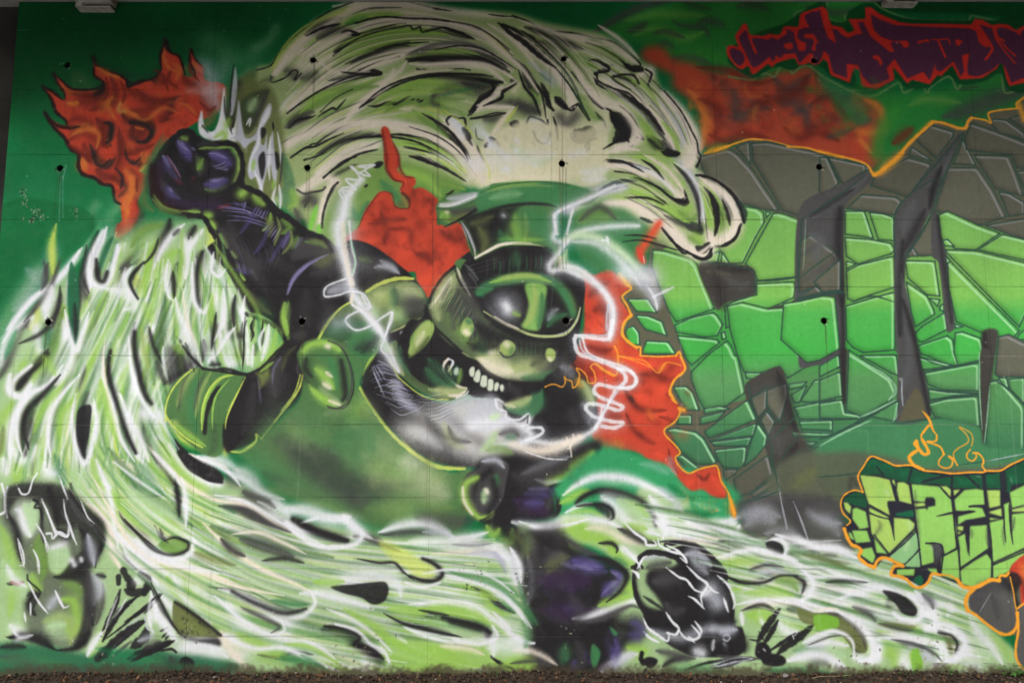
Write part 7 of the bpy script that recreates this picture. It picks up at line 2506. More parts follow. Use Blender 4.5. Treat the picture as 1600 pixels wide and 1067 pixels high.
MURAL.append('''
# second pass on the lower flow: crisp white filaments, deeper hollows
@0 704 2.93
a W 26 t .9 440 40 500 200 520 320 540 440
a C 20 t .9 430 130 520 300 600 420 720 500 900 550 1100 620 1300 660
a W 30 t .8 580 380 680 470 820 520 1000 560
a C 24 t .9 720 20 840 140 980 220 1140 250 1260 330 1400 400
a W 20 t .8 980 200 1120 230 1240 300 1360 370 1500 440
a k 30 t .8 1000 250 1120 270 1230 330 1330 370
a K 24 b .9 1340 310 1440 360 1540 390 1590 410
a W 24 t .9 1300 330 1420 420 1520 445 1600 430
a W 34 t .8 1040 90 1120 130 1200 190 1300 220
a W 40 t .8 1180 230 1300 270 1400 260 1500 300 1600 300
a k 30 t .6 1110 190 1200 220 1260 260
a C 22 t .9 930 330 1060 450 1200 540 1360 610 1420 640
a K 34 t .8 1010 400 1060 450 1120 480
a k 50 t .7 1100 400 1200 430 1340 480
a C 18 t .8 1060 380 1180 370 1280 410 1400 470
a K 22 t .8 1200 500 1300 490 1390 510
a O 30 t .6 880 460 1000 500 1080 520
a W 30 t .8 1420 640 1440 700 1360 760 1240 730 1100 660 1000 630
a K 22 b .8 1060 640 1180 700 1300 740 1400 720
a GM 24 t .8 1240 680 1340 700 1410 700
a W 24 t .9 980 660 1120 780 1240 840 1300 820 1290 780
a k 18 t .7 1100 710 1220 770 1280 800 1240 830
a W 24 t .9 1020 840 1160 900 1300 900 1440 960 1560 1010
a GM 20 t .7 1260 950 1400 960 1500 1000
a L 24 t .8 1300 880 1440 900 1560 980
a C 26 t .7 1000 850 1060 920 1140 1000
a W 60 t .8 840 900 940 880 1040 940
f K 8 .8 820 850 900 860 1000 860 1010 890 960 880 900 870
f O 5 .8 800 690 860 720 940 780 1000 830 1010 850 830 840 800 810
a K 16 b .9 800 690 880 740 960 800 1010 840
a K 14 t .9 690 600 740 700 790 790 830 840
n K 7 .4 26 | 800 700 880 740 1000 840 830 840
a W 30 t .9 690 640 720 740 790 860
a W 24 t .8 560 430 600 500 680 560
f M 6 .8 730 420 790 395 850 420 850 460 800 475 740 450
a k 14 t .8 730 350 750 400 770 420
a K 16 e .9 570 310 640 390 700 450 780 475 850 455 860 420 800 395 750 410
a W 24 b .9 620 400 700 470 800 495 870 470 880 430
a GM 60 t .5 640 60 700 160 740 200
a W 16 t .8 520 50 640 140 760 220
a p 60 t .6 600 180 700 240 800 300
a W 30 t .8 830 120 850 220 850 340
a K 20 t .9 800 120 815 220 820 300
a W 24 t .9 700 0 790 100 830 160
f K 4 .9 810 0 880 30 960 80 1020 130 1020 150 960 140 880 100 840 60
a W 20 t .9 880 20 980 60 1060 110 1100 160
n k 12 .35 24 | 820 0 1000 100 1020 150 880 110
a K 26 t .6 360 0 380 20 390 30
# skull, left
f K 14 .75 30 180 90 150 180 150 260 150 330 190 400 260 470 330 480 400 450 500 400 560 440 700 400 880 340 900 380 760 380 620 280 570 330 500 380 440 360 360 260 330 230 250 100 210 50 260 30 330
a p 50 t .9 110 240 140 320 130 390
a W 34 t .8 90 270 110 340 140 390
f p 10 .9 220 470 260 450 310 470 310 520 270 560 230 540
a K 20 t .8 150 220 190 260 190 340 200 420
a M 40 t .7 190 420 200 500 180 560
a W 30 t .8 30 520 60 580 120 620
a w 40 t .8 400 380 420 460 430 520
a w 50 t .6 420 560 440 620 430 700
a k 60 t .6 400 560 420 700 400 800
a HB 50 t .7 200 780 280 760 330 800 320 880
a p 40 t .8 220 800 300 790
a K 22 t .9 30 850 120 850 200 880 260 910
a W 20 t .8 60 820 90 850 150 840
a K 20 t .9 260 910 340 900 400 860
a K 20 t .8 130 680 170 650 150 720
s W 7 t .95 190 215 220 290 260 370 300 390 310 360
s W 7 t .95 290 220 300 290 330 370 350 430
s W 7 t .95 165 330 200 390 215 460
s W 6 t .9 370 230 400 300 430 330
s W 7 t .9 270 110 290 170 310 220
s W 7 c .9 170 100 150 130 130 190 100 195 85 170
s W 6 t .9 80 400 95 470 110 530
s W 7 t .9 150 450 175 500 180 560
s W 7 t .9 130 600 170 680 210 730
s W 8 t .9 250 635 270 680 290 720
a W 20 c .8 330 500 340 520
a W 16 c .8 370 490 372 500
a H 40 t .5 440 900 560 930 700 960
a GM 50 t .5 0 950 160 960 300 980
a GM 40 t .5 620 940 760 980 900 980
s K 10 t .9 730 650 640 730 560 800 480 860
s K 14 t .9 620 670 560 730 500 800 470 870
s K 22 t .9 660 780 580 840 520 900
s K 20 t .9 790 870 700 910 600 960
a W 10 t .7 540 660 500 760 480 820
a W 24 t .7 400 940 440 860 480 820
a W 16 t .7 690 650 680 760 700 830
# middle
@469 704 2.93
f GL3 26 .4 240 320 360 330 560 330 780 380 700 400 420 390
a W 30 t .9 0 330 100 300 200 310 280 380 240 430 140 430
a K 30 b .85 0 330 80 370 160 400 210 410
a W 24 t .8 190 290 260 360 330 400
a k 18 t .8 290 400 380 430 460 460
a W 34 t .9 360 370 460 340 560 330 640 360 700 390
a k 20 t .7 380 385 460 370 540 370 600 385
a w 30 t .6 560 370 640 370 700 400
a W 18 t .8 680 400 780 390 860 370
a K 12 t .8 690 425 800 430 880 420
a W 50 t .6 500 410 640 410 800 430 920 430
a C 20 t .6 600 470 760 460 900 450
a w 20 t .7 760 470 860 460 920 500 940 540
f y 14 .6 360 410 460 440 560 500 620 540 600 580 540 580 480 530 400 480
a K 12 t .9 260 490 360 510 430 510 470 550 520 590
a K 18 b .95 500 570 560 590 620 590 650 560 620 520 560 490
a W 14 b .9 480 600 560 620 640 600
a W 60 t .8 100 600 240 580 340 570 440 600 460 660
a W 50 t .8 0 650 100 650 220 680 330 720
f K 5 .9 140 620 240 610 330 600 390 600 405 640 380 690 330 700 280 670 200 650
n k 8 .4 20 | 200 620 390 600 400 680 300 690
a L 34 t .8 60 600 200 595
a GM 20 t .6 660 540 780 580 900 620 1000 700 1060 780
a W 18 t .9 660 580 800 600 920 660 1000 740 1040 800
a W 16 t .9 560 560 700 540 860 570 980 650
a GF 24 t .8 700 560 860 590 960 650
a k 16 t .85 790 620 860 660 920 710 980 740
a L 26 t .8 820 640 900 680
a W 30 t .9 500 700 640 690 780 700 900 780 1000 860 1070 880
a L 44 t .8 540 720 660 720 780 740 860 780
a L 40 t .8 400 720 480 730 580 740
a K 14 t .9 380 740 480 790 600 820 740 850
a K 12 t .9 540 725 620 740 680 750
a K 26 b .95 650 760 740 780 820 800 870 830
a W 18 b .9 880 800 900 850 820 880 700 860
a W 20 t .8 470 800 560 840 700 880
a W 20 t .8 120 720 240 770 340 840 420 920
a L 34 t .8 200 720 340 800 460 890 560 930
a L 44 t .7 560 900 700 920 800 920
a K 18 b .9 110 800 200 810 270 850 250 880 320 900 380 950
a K 36 t .6 260 870 330 920 370 950
a W 14 b .9 160 790 260 820 320 880 380 910 410 970
a GM 18 t .6 0 930 60 960 120 1000
a W 20 t .8 0 860 80 890 160 950
a C 30 t .7 640 890 760 900 840 930
a L 60 t .7 480 1000 640 980 820 980
a W 70 t .6 860 900 960 880 1040 920
a W 30 t .9 960 440 1000 520 1010 600
a GM 20 t .6 1000 600 1030 700 1080 780
a L 50 t .8 1080 970 1000 960 920 980
a k 18 t .8 960 970 1060 960 1140 980
# legs smoke
a w 40 t .25 1040 480 1060 600 1040 700
a k 60 t .5 1120 440 1180 520 1200 620
a O 50 t .5 1130 560 1180 500 1230 480
a V 60 t .6 1240 500 1340 530 1400 550
a v 20 t .5 1250 520 1340 540
a V 40 t .7 1460 560 1450 620 1390 660
a K 22 t .9 1320 480 1420 500 1490 560 1470 630 1400 690
a PU 60 t .7 1080 600 1200 580 1330 600
a PU 60 t .6 1100 720 1220 740 1330 720
a w 30 t .4 1000 330 1060 340 1120 350
a W 22 t .9 1000 320 1080 345 1200 340 1320 310
a HG 40 t .5 1200 900 1200 980
f GM 5 .8 1340 880 1370 920 1360 980 1340 990 1330 930
a V 30 t .6 1440 860 1450 940 1420 1000
a V 34 t .6 1500 840 1580 830
a w 34 t .5 1380 1020 1460 960 1540 920
@1000 704 2.93
a w 60 t .4 440 300 560 270 640 300
a w 40 t .4 760 260 840 320 920 330
a k 60 t .5 660 200 760 260 860 260
s w 4 t .7 630 130 650 260 670 360
s w 4 t .7 700 230 740 320 770 410
a O 60 t .5 700 160 760 120 800 80
s TL 7 t .8 640 180 560 210 460 240
s TL 7 t .8 600 20 620 110 640 180
a W 24 t .9 580 410 640 400 670 440 660 480 720 500
f K 5 .9 575 420 610 410 650 430 655 470 620 475 590 455
a W 34 t .9 620 380 720 410 820 440 920 460 1000 490
a W 26 t .9 400 470 520 450 620 470 740 520
a L 40 t .6 380 520 460 500 560 500
a k 14 t .8 500 540 580 520 660 530
a w 24 t .6 520 560 620 550 720 570
a K 14 b .9 390 570 460 600 560 600 640 570 720 570
a M 40 t .8 620 590 690 600 720 640
a K 18 t .8 700 570 750 600 740 650
a W 30 t .9 740 540 790 600 770 660 720 690
a L 40 t .7 480 650 600 640 700 660
a W 22 t .9 440 700 560 680 700 690 800 730 900 720
a C 14 t .8 780 740 880 720 960 770 1020 850
a K 16 t .7 480 720 560 700 620 730
a L 40 t .8 500 750 600 740
f O 5 .9 720 720 800 740 880 740 950 760 1010 820 1040 880 1030 920 990 910 940 860 900 810 810 800 740 780
f BL3 5 .95 800 750 900 760 910 800 880 810 810 820
a k 24 t .8 860 740 940 760 1010 830 1030 900
a W 36 t .95 900 730 1000 790 1070 880 1080 950 1000 960
a W 18 t .9 740 880 840 830 920 830 970 870 980 940
a k 10 t .7 760 890 860 850 920 840
a W 30 t .8 680 960 800 930 900 960 950 1000
a O 24 t .6 740 470 860 500 960 540
a K 20 t .7 850 600 940 590 1040 600
a W 34 t .8 900 680 1000 640 1100 630 1200 660
a W 24 t .8 760 580 900 570 1040 590
f K 6 .9 1110 640 1180 650 1240 690 1270 730 1250 755 1200 740 1170 700
a W 24 b .95 1160 740 1200 770 1270 770 1290 720 1230 660
a W 50 t .9 1260 640 1330 720 1360 800
a k 30 t .7 1290 650 1330 690 1340 720
a k 24 t .7 970 710 1040 740 1080 780
a O 30 t .7 1090 790 1180 800 1260 800
a k 14 t .7 1090 785 1180 810 1250 820
a W 20 t .9 1090 850 1200 860 1300 880
a k 16 t .8 1150 860 1250 880 1340 920 1380 960
a w 30 t .7 1300 910 1340 960 1370 980
a W 20 t .9 1320 870 1390 900 1400 960 1360 990
a W 28 b .95 1340 790 1420 800 1480 860 1480 920 1420 960
a K 12 t .8 1360 830 1420 840 1450 880 1440 920
a O 20 t .8 1410 860 1420 900
f BL3 4 .8 1240 930 1270 900 1290 950 1290 1000 1250 1000
a W 34 c .7 1200 970 1210 980
''')
MURAL.append('''
# second pass on the left stream
@0 360 2.667
a w 70 t .4 110 160 150 220 60 330
a W 24 t .9 330 80 280 160 220 220 130 290 60 380 10 470
a k 24 t .8 250 120 200 250 100 380
a y 26 t .6 225 10 215 100 220 180
a k 20 t .7 180 120 195 200 170 250
a W 44 t .8 215 230 200 300 180 330
a K 24 t .8 250 230 240 330 180 420 80 470
f G2 5 .9 300 130 330 250 325 440 315 475 300 460 285 300 285 180
a K 22 t .8 310 300 315 400 310 465
a K 22 t .7 360 60 350 200 370 260
a W 26 t .95 270 330 290 440 320 500 345 420 370 340
a W 44 t .8 300 490 290 560 230 640
a W 26 b .95 430 0 380 100 370 190 420 235 460 190 490 60
a K 22 b .9 400 120 410 200 430 210 445 170
a W 50 t .8 440 240 520 260 560 310 520 330
a W 26 t .9 550 150 520 200 540 260 580 290
a K 14 b .95 600 130 560 170 540 210 560 260 575 285
a HB 30 t .8 580 200 570 240
a L 24 t .8 640 100 610 180 600 280
a K 14 t .9 660 30 640 90 600 140
a W 20 t .9 700 120 690 200 700 270 720 290
a K 20 t .9 720 170 725 230 725 280
a W 20 t .8 770 40 780 120 770 200
a K 26 b .9 840 90 820 170 820 260 830 320
a W 22 t .95 800 130 800 220 810 300 850 340 880 280
a W 18 t .95 890 90 880 160 910 190 940 160
a W 30 t .8 730 280 750 360 790 430 840 560
a C 14 t .7 760 240 780 380 820 480
a L 20 t .7 880 260 870 360 850 440
a W 24 t .9 930 240 935 330 920 400 890 460
a K 16 t .9 900 340 890 420 880 490
a W 20 t .9 980 400 940 450 900 520
a K 22 t .9 980 270 970 340 975 400
a W 14 t .9 1020 270 1010 340 1020 390
f LZ 8 .4 1060 340 1160 400 1180 440 1120 530 1060 570 1020 500 1030 400
a W 24 t .9 1120 390 1110 460 1090 540
a L 20 t .8 1150 410 1140 480 1110 540
a GM 18 t .7 1070 350 1080 420 1070 500
a W 20 t .8 1030 400 1030 480 1030 560
a k 16 t .7 1010 380 1000 470 1010 540
s K 9 t .95 1060 360 1045 400 1055 430 1045 460
s K 8 t .95 1095 375 1090 420 1080 450
s K 6 t .9 1020 360 1015 480 1010 580
a W 14 t .9 1105 400 1080 450 1085 500
a k 10 t .9 1100 420 1090 480
a W 14 t .9 1055 470 1050 530 1050 570
a W 30 c .7 955 550 970 552
a K 16 t .7 870 560 920 555
s K 12 b .8 760 480 800 530 860 580 940 575 1050 600 1130 550 1190 470
a L 14 t .8 1080 590 1140 545
# lower stretch
a K 22 b .9 200 510 160 560 110 600 70 650
a W 22 b .95 130 560 60 620 50 670 90 690 130 640
a W 26 t .95 260 560 200 640 110 690 70 780 70 860 90 930
a K 26 t .9 250 600 180 680 110 750 100 830 120 910
a k 30 t .7 130 780 110 860
a L 30 t .7 260 640 180 740 140 840
a W 22 t .95 330 600 260 680 210 760 200 860 210 940
a L 30 t .8 330 680 260 760 250 860
a K 30 b .9 350 740 345 800 340 880 350 940
f K 4 .9 330 740 380 730 375 820 365 880 345 940 320 880 318 800
a W 18 t .95 315 680 300 780 310 880 350 970 380 900 390 820
a W 20 t .9 390 700 400 800 390 880
a K 22 b .95 460 500 450 580 470 670 500 760 530 850 565 925
a W 20 t .95 430 520 430 620 470 740 500 860 560 960
a C 10 t .8 440 440 430 520 440 640 470 780 500 880
a W 30 t .9 500 680 530 770 580 860 620 960
a L 30 t .8 420 620 450 760 490 880
a K 26 b .95 560 420 560 500 580 600 600 680 630 720
a W 22 t .95 535 440 545 560 570 660 620 750 660 790
a HB 24 t .8 590 400 600 500 620 580
a W 50 c .8 600 760 660 770
a K 18 t .8 620 400 640 480 680 560
a k 24 t .8 650 540 670 600 690 640
a W 14 t .9 680 480 680 540 700 630
f K 20 .6 700 480 790 540 810 580 740 640 700 640
a M 30 t .7 720 480 770 510
a L 40 t .6 180 520 230 600
a L 40 t .6 600 300 630 380
a p 30 t .7 480 380 440 460
# forearm, cuff against the flow
a K 30 t .5 680 640 740 600 800 580
s y 8 c .85 820 575 740 640 700 720 690 790
a HL 24 t .6 830 580 780 660 760 740
a HG 36 t .6 740 660 720 740 760 840
a K 30 t .4 900 640 880 740 880 800
''')
MURAL.append('''
# torso: broad soft shading
@200 650 2.667
a TO 200 c .45 560 160 640 260
a TO 240 t .5 560 60 700 40 900 120 960 240
a TP 200 t .45 1040 120 1160 260 1280 330
a TP 150 c .5 1230 260 1280 300
a TP 110 t .45 940 40 1040 100 1100 180
a C 60 t .2 1130 190 1170 180 1200 210
a C 80 t .18 1220 240 1280 290 1320 330
a TD 120 t .55 700 150 780 230 900 290 1040 340
a TD 90 t .5 760 120 860 220 960 270
a TD 70 t .45 560 230 680 300 800 340
a TO 120 t .5 620 280 760 330 900 380
a TO 120 t .45 960 330 1100 380 1240 400
a HB 90 t .25 1060 380 1180 380
a k 80 t .35 1200 420 1340 440 1440 430
a k 60 t .4 930 340 1000 350
a GM 120 t .35 460 140 540 220 600 280
a GM 100 t .35 860 90 980 60 1020 130
@400 400 4
a GM 120 t .35 500 640 620 700 640 820
a TP 100 t .3 640 860 700 940 780 1040
a TP 60 t .35 420 990 520 960 600 940
a TO 140 t .4 160 960 300 1000 400 1040
# arms: graphite rather than black
a k 120 t .35 60 -40 160 60 260 100
a k 100 t .35 -40 0 20 100 60 220
a GD3 90 t .5 20 260 60 340 110 380
a k 80 t .4 120 640 160 760 140 860
a k 90 t .35 320 200 300 320 330 440
a O 30 t .4 250 560 190 620 160 720
@200 180 4
a k 80 t .3 640 780 760 900 860 960
a k 60 t .3 620 660 680 760
a v 20 t .4 210 250 260 330
a k 50 t .45 200 400 240 460 330 520
a V 40 t .5 330 170 370 240 400 290
# chest smoke and beard
@640 600 4
a w 120 t .35 340 160 440 120 540 160
a W 100 t .4 400 250 520 250 620 260
a w 80 t .3 200 160 260 240 340 300
a k 60 t .5 100 200 160 280 240 340
a k 90 t .35 40 360 140 420 260 440
a w 60 t .25 60 300 140 360 200 400
M w,k,W 5 26 .35 | 20 40 100 60 200 40 | 120 240 200 220 300 160
a HL 60 t .5 210 240 260 340 340 400
a HB 40 t .4 460 400 520 340 560 260
# legs
a LG3 90 t .4 680 880 740 960 700 1080
a k 100 t .45 800 920 900 900 960 920
a k 80 t .4 760 1040 820 1160 800 1260
a TP 50 t .35 680 920 740 880
a V 60 t .4 820 680 900 660
a k 80 t .5 1000 1320 1060 1400 1040 1500
a GM 50 t .45 700 1480 740 1560 720 1640
a w 60 t .3 620 1060 660 1180 700 1300
# red tail below the stones
@960 600 5
f R 14 1 230 560 300 480 390 430 480 500 505 535 475 575 500 640 575 695 660 665 790 640 825 680 840 770 880 860 860 890 760 870 690 820 600 830 520 760 460 680 380 600
a r 30 t .8 640 700 700 740 740 690
a r 24 t .8 420 500 440 600 500 700
a RB 50 t .7 620 740 560 780
a RB 60 t .7 760 720 820 800 860 850
a RB 50 t .6 320 540 380 560
a w 60 t .35 430 560 440 640 480 700
a w 60 t .3 200 620 320 640 420 700
a G 70 t .5 420 780 540 860 620 900
a p 60 t .4 620 920 720 960 820 980
n A 6 .35 60 | 480 850 640 880 860 900 920 1000 700 1010 560 940
n o 10 .2 20 | 700 880 880 900 920 1020 760 1010
# left cuff redrawn
@200 312 2.24
f GA 5 .95 225 590 290 590 330 600 380 610 410 620 380 680 345 740 330 810 330 880 300 900 250 880 190 830 150 780 128 740 135 690 160 640
a GM 34 t .7 240 620 220 720 240 820
a HB 22 t .7 240 595 200 640 170 720
a HB 16 t .7 290 600 250 680 235 760
a k 14 t .5 270 600 245 660 230 740
a k 14 t .5 215 600 190 650 175 740
a TD 30 t .4 300 780 300 860 280 890
a L 20 t .8 150 770 210 820 270 860
a HB 18 c .6 165 775 170 780
f K 2 .95 325 650 300 700 280 760 275 820 262 820 265 760 280 700 310 655
f K 4 .95 405 625 425 620 430 680 420 800 380 860 345 880 340 800 355 740 385 680
a k 40 t .4 440 640 430 740 400 820
a O 20 t .6 440 600 470 620 460 660
s y 5 c .9 225 592 180 630 145 680 130 740 150 780 200 830 260 865
s L 14 t .85 380 610 330 620 290 660 265 720 258 800
s y 4 t .9 370 612 320 625 280 670 258 740 258 805
s L 6 t .9 355 625 310 680 295 740 295 800
s y 5 t .9 410 620 375 690 345 760 340 800
s K 7 c .9 260 590 330 600 400 610 460 590 520 530 560 500
a K 20 t .6 200 500 220 550 260 590
# upper arm ribs
a O 20 t .6 480 60 500 90 490 130
a HB 14 t .6 520 60 530 100 510 160
a HB 14 t .6 570 110 570 150 540 190
a V 16 t .6 490 100 470 150 440 190
a V 16 t .5 540 130 520 180 490 220
a V 16 t .6 440 40 420 80 390 120
a V 12 t .6 370 240 420 260
a v 8 t .5 600 130 585 170
a O 26 t .5 640 140 690 150 720 175
s K 12 c .95 490 0 540 50 620 110 690 140 715 180
a v 12 t .7 560 330 575 280 620 230 700 190
a w 20 t .5 880 210 930 240 950 260
a k 60 t .4 640 260 740 240 840 230
a O 24 t .5 420 320 460 370 500 400
a L 16 b .85 548 360 540 410 555 470
a HA 20 t .5 560 350 560 420
# roundel in front of the arm
f GA 4 .7 600 560 605 510 640 490 700 490 740 510 770 570 780 640 765 700 740 725 700 715 650 660 610 600
a L 24 b .9 610 530 640 505 700 500 740 525
a C 16 c .8 695 510 702 512
a GM 30 t .8 700 550 720 600 730 660
a K 22 b .8 745 560 755 620 760 680 750 700
a K 20 t .7 625 550 620 590 645 620
a L 34 t .8 655 590 690 620 720 660
a C 20 t .8 680 640 710 660
a C 12 t .8 690 600 715 620
a L 28 t .85 640 660 700 705 740 715
a C 14 t .8 700 700 745 718
s k 5 c .9 700 492 745 515 775 580 782 650 765 705 735 728 700 725
# fist: fingers and knuckles
@200 180 4
a K 26 t .8 420 160 405 240 415 330 440 390
a K 22 t .8 300 200 285 280 310 350
a K 22 t .8 490 210 500 290 540 340 620 350
a K 24 t .8 440 400 560 380 660 370
a K 20 t .7 230 350 260 420 330 450
a V 44 t .7 340 160 360 210 395 260
a v 18 t .8 335 165 345 195 375 220
a v 12 t .7 395 200 420 220
a V 50 t .7 510 250 570 260 630 290
a v 14 t .8 510 240 560 245 610 270
a v 8 t .8 530 320 570 310 610 290
a v 8 t .7 540 335 590 325 620 310
a M 24 t .8 430 340 455 300 470 270
a V 40 t .7 500 430 560 430 610 400
a v 22 t .6 520 410 560 405 600 390
a rd 12 t .7 235 240 280 310 330 400
a v 10 t .7 240 250 290 320 330 390
a V 34 t .7 240 450 280 500 320 520
a v 16 t .6 255 450 275 480
a Kr 40 t .6 160 360 170 450 230 520
a HB 14 c .6 655 205 690 270 690 340 665 410
a GM 30 t .4 640 200 680 260
# hat crown and brim
@640 250 4
a C 22 c .5 500 130 640 108 820 100 980 112
s GD3 8 t .7 440 205 560 160 700 140 860 138 1000 160
a HB 20 t .5 480 200 600 170 760 158 900 165
a K 34 t .6 330 370 440 340 560 310
a K 22 t .7 560 300 700 275 860 275 920 295
a HB 34 t .35 720 330 730 420 720 490
a TD 50 t .5 600 330 610 420 640 480
a w 16 c .6 585 345 592 352
s K 6 t .8 320 390 360 470 400 600
s C 10 b .9 405 612 480 575 560 535 640 520
# grin
@640 400 4
s K 8 c .8 350 690 400 690 460 740 520 780 590 795
f TH 4 1 378 700 402 690 408 735 390 752 376 735
f TH 4 1 405 748 430 706 444 738 434 785 408 780
f TH 4 1 444 792 452 746 480 748 490 784 474 818 448 812
f TH 4 1 486 802 498 766 524 778 522 832 494 840
f TH 4 1 530 812 542 786 560 798 546 842 532 840
f TH 4 1 566 822 578 798 590 820 580 848
f GM2 6 .4 270 700 300 680 305 740 280 760
f TH 5 .8 276 715 296 690 306 700 300 735 282 745
a w 40 t .3 380 870 440 900 520 900
s TD 5 c .7 410 690 404 750
s TD 5 c .7 446 735 438 790
s TD 5 c .7 484 760 486 815
s TD 5 c .7 526 785 524 835
''')
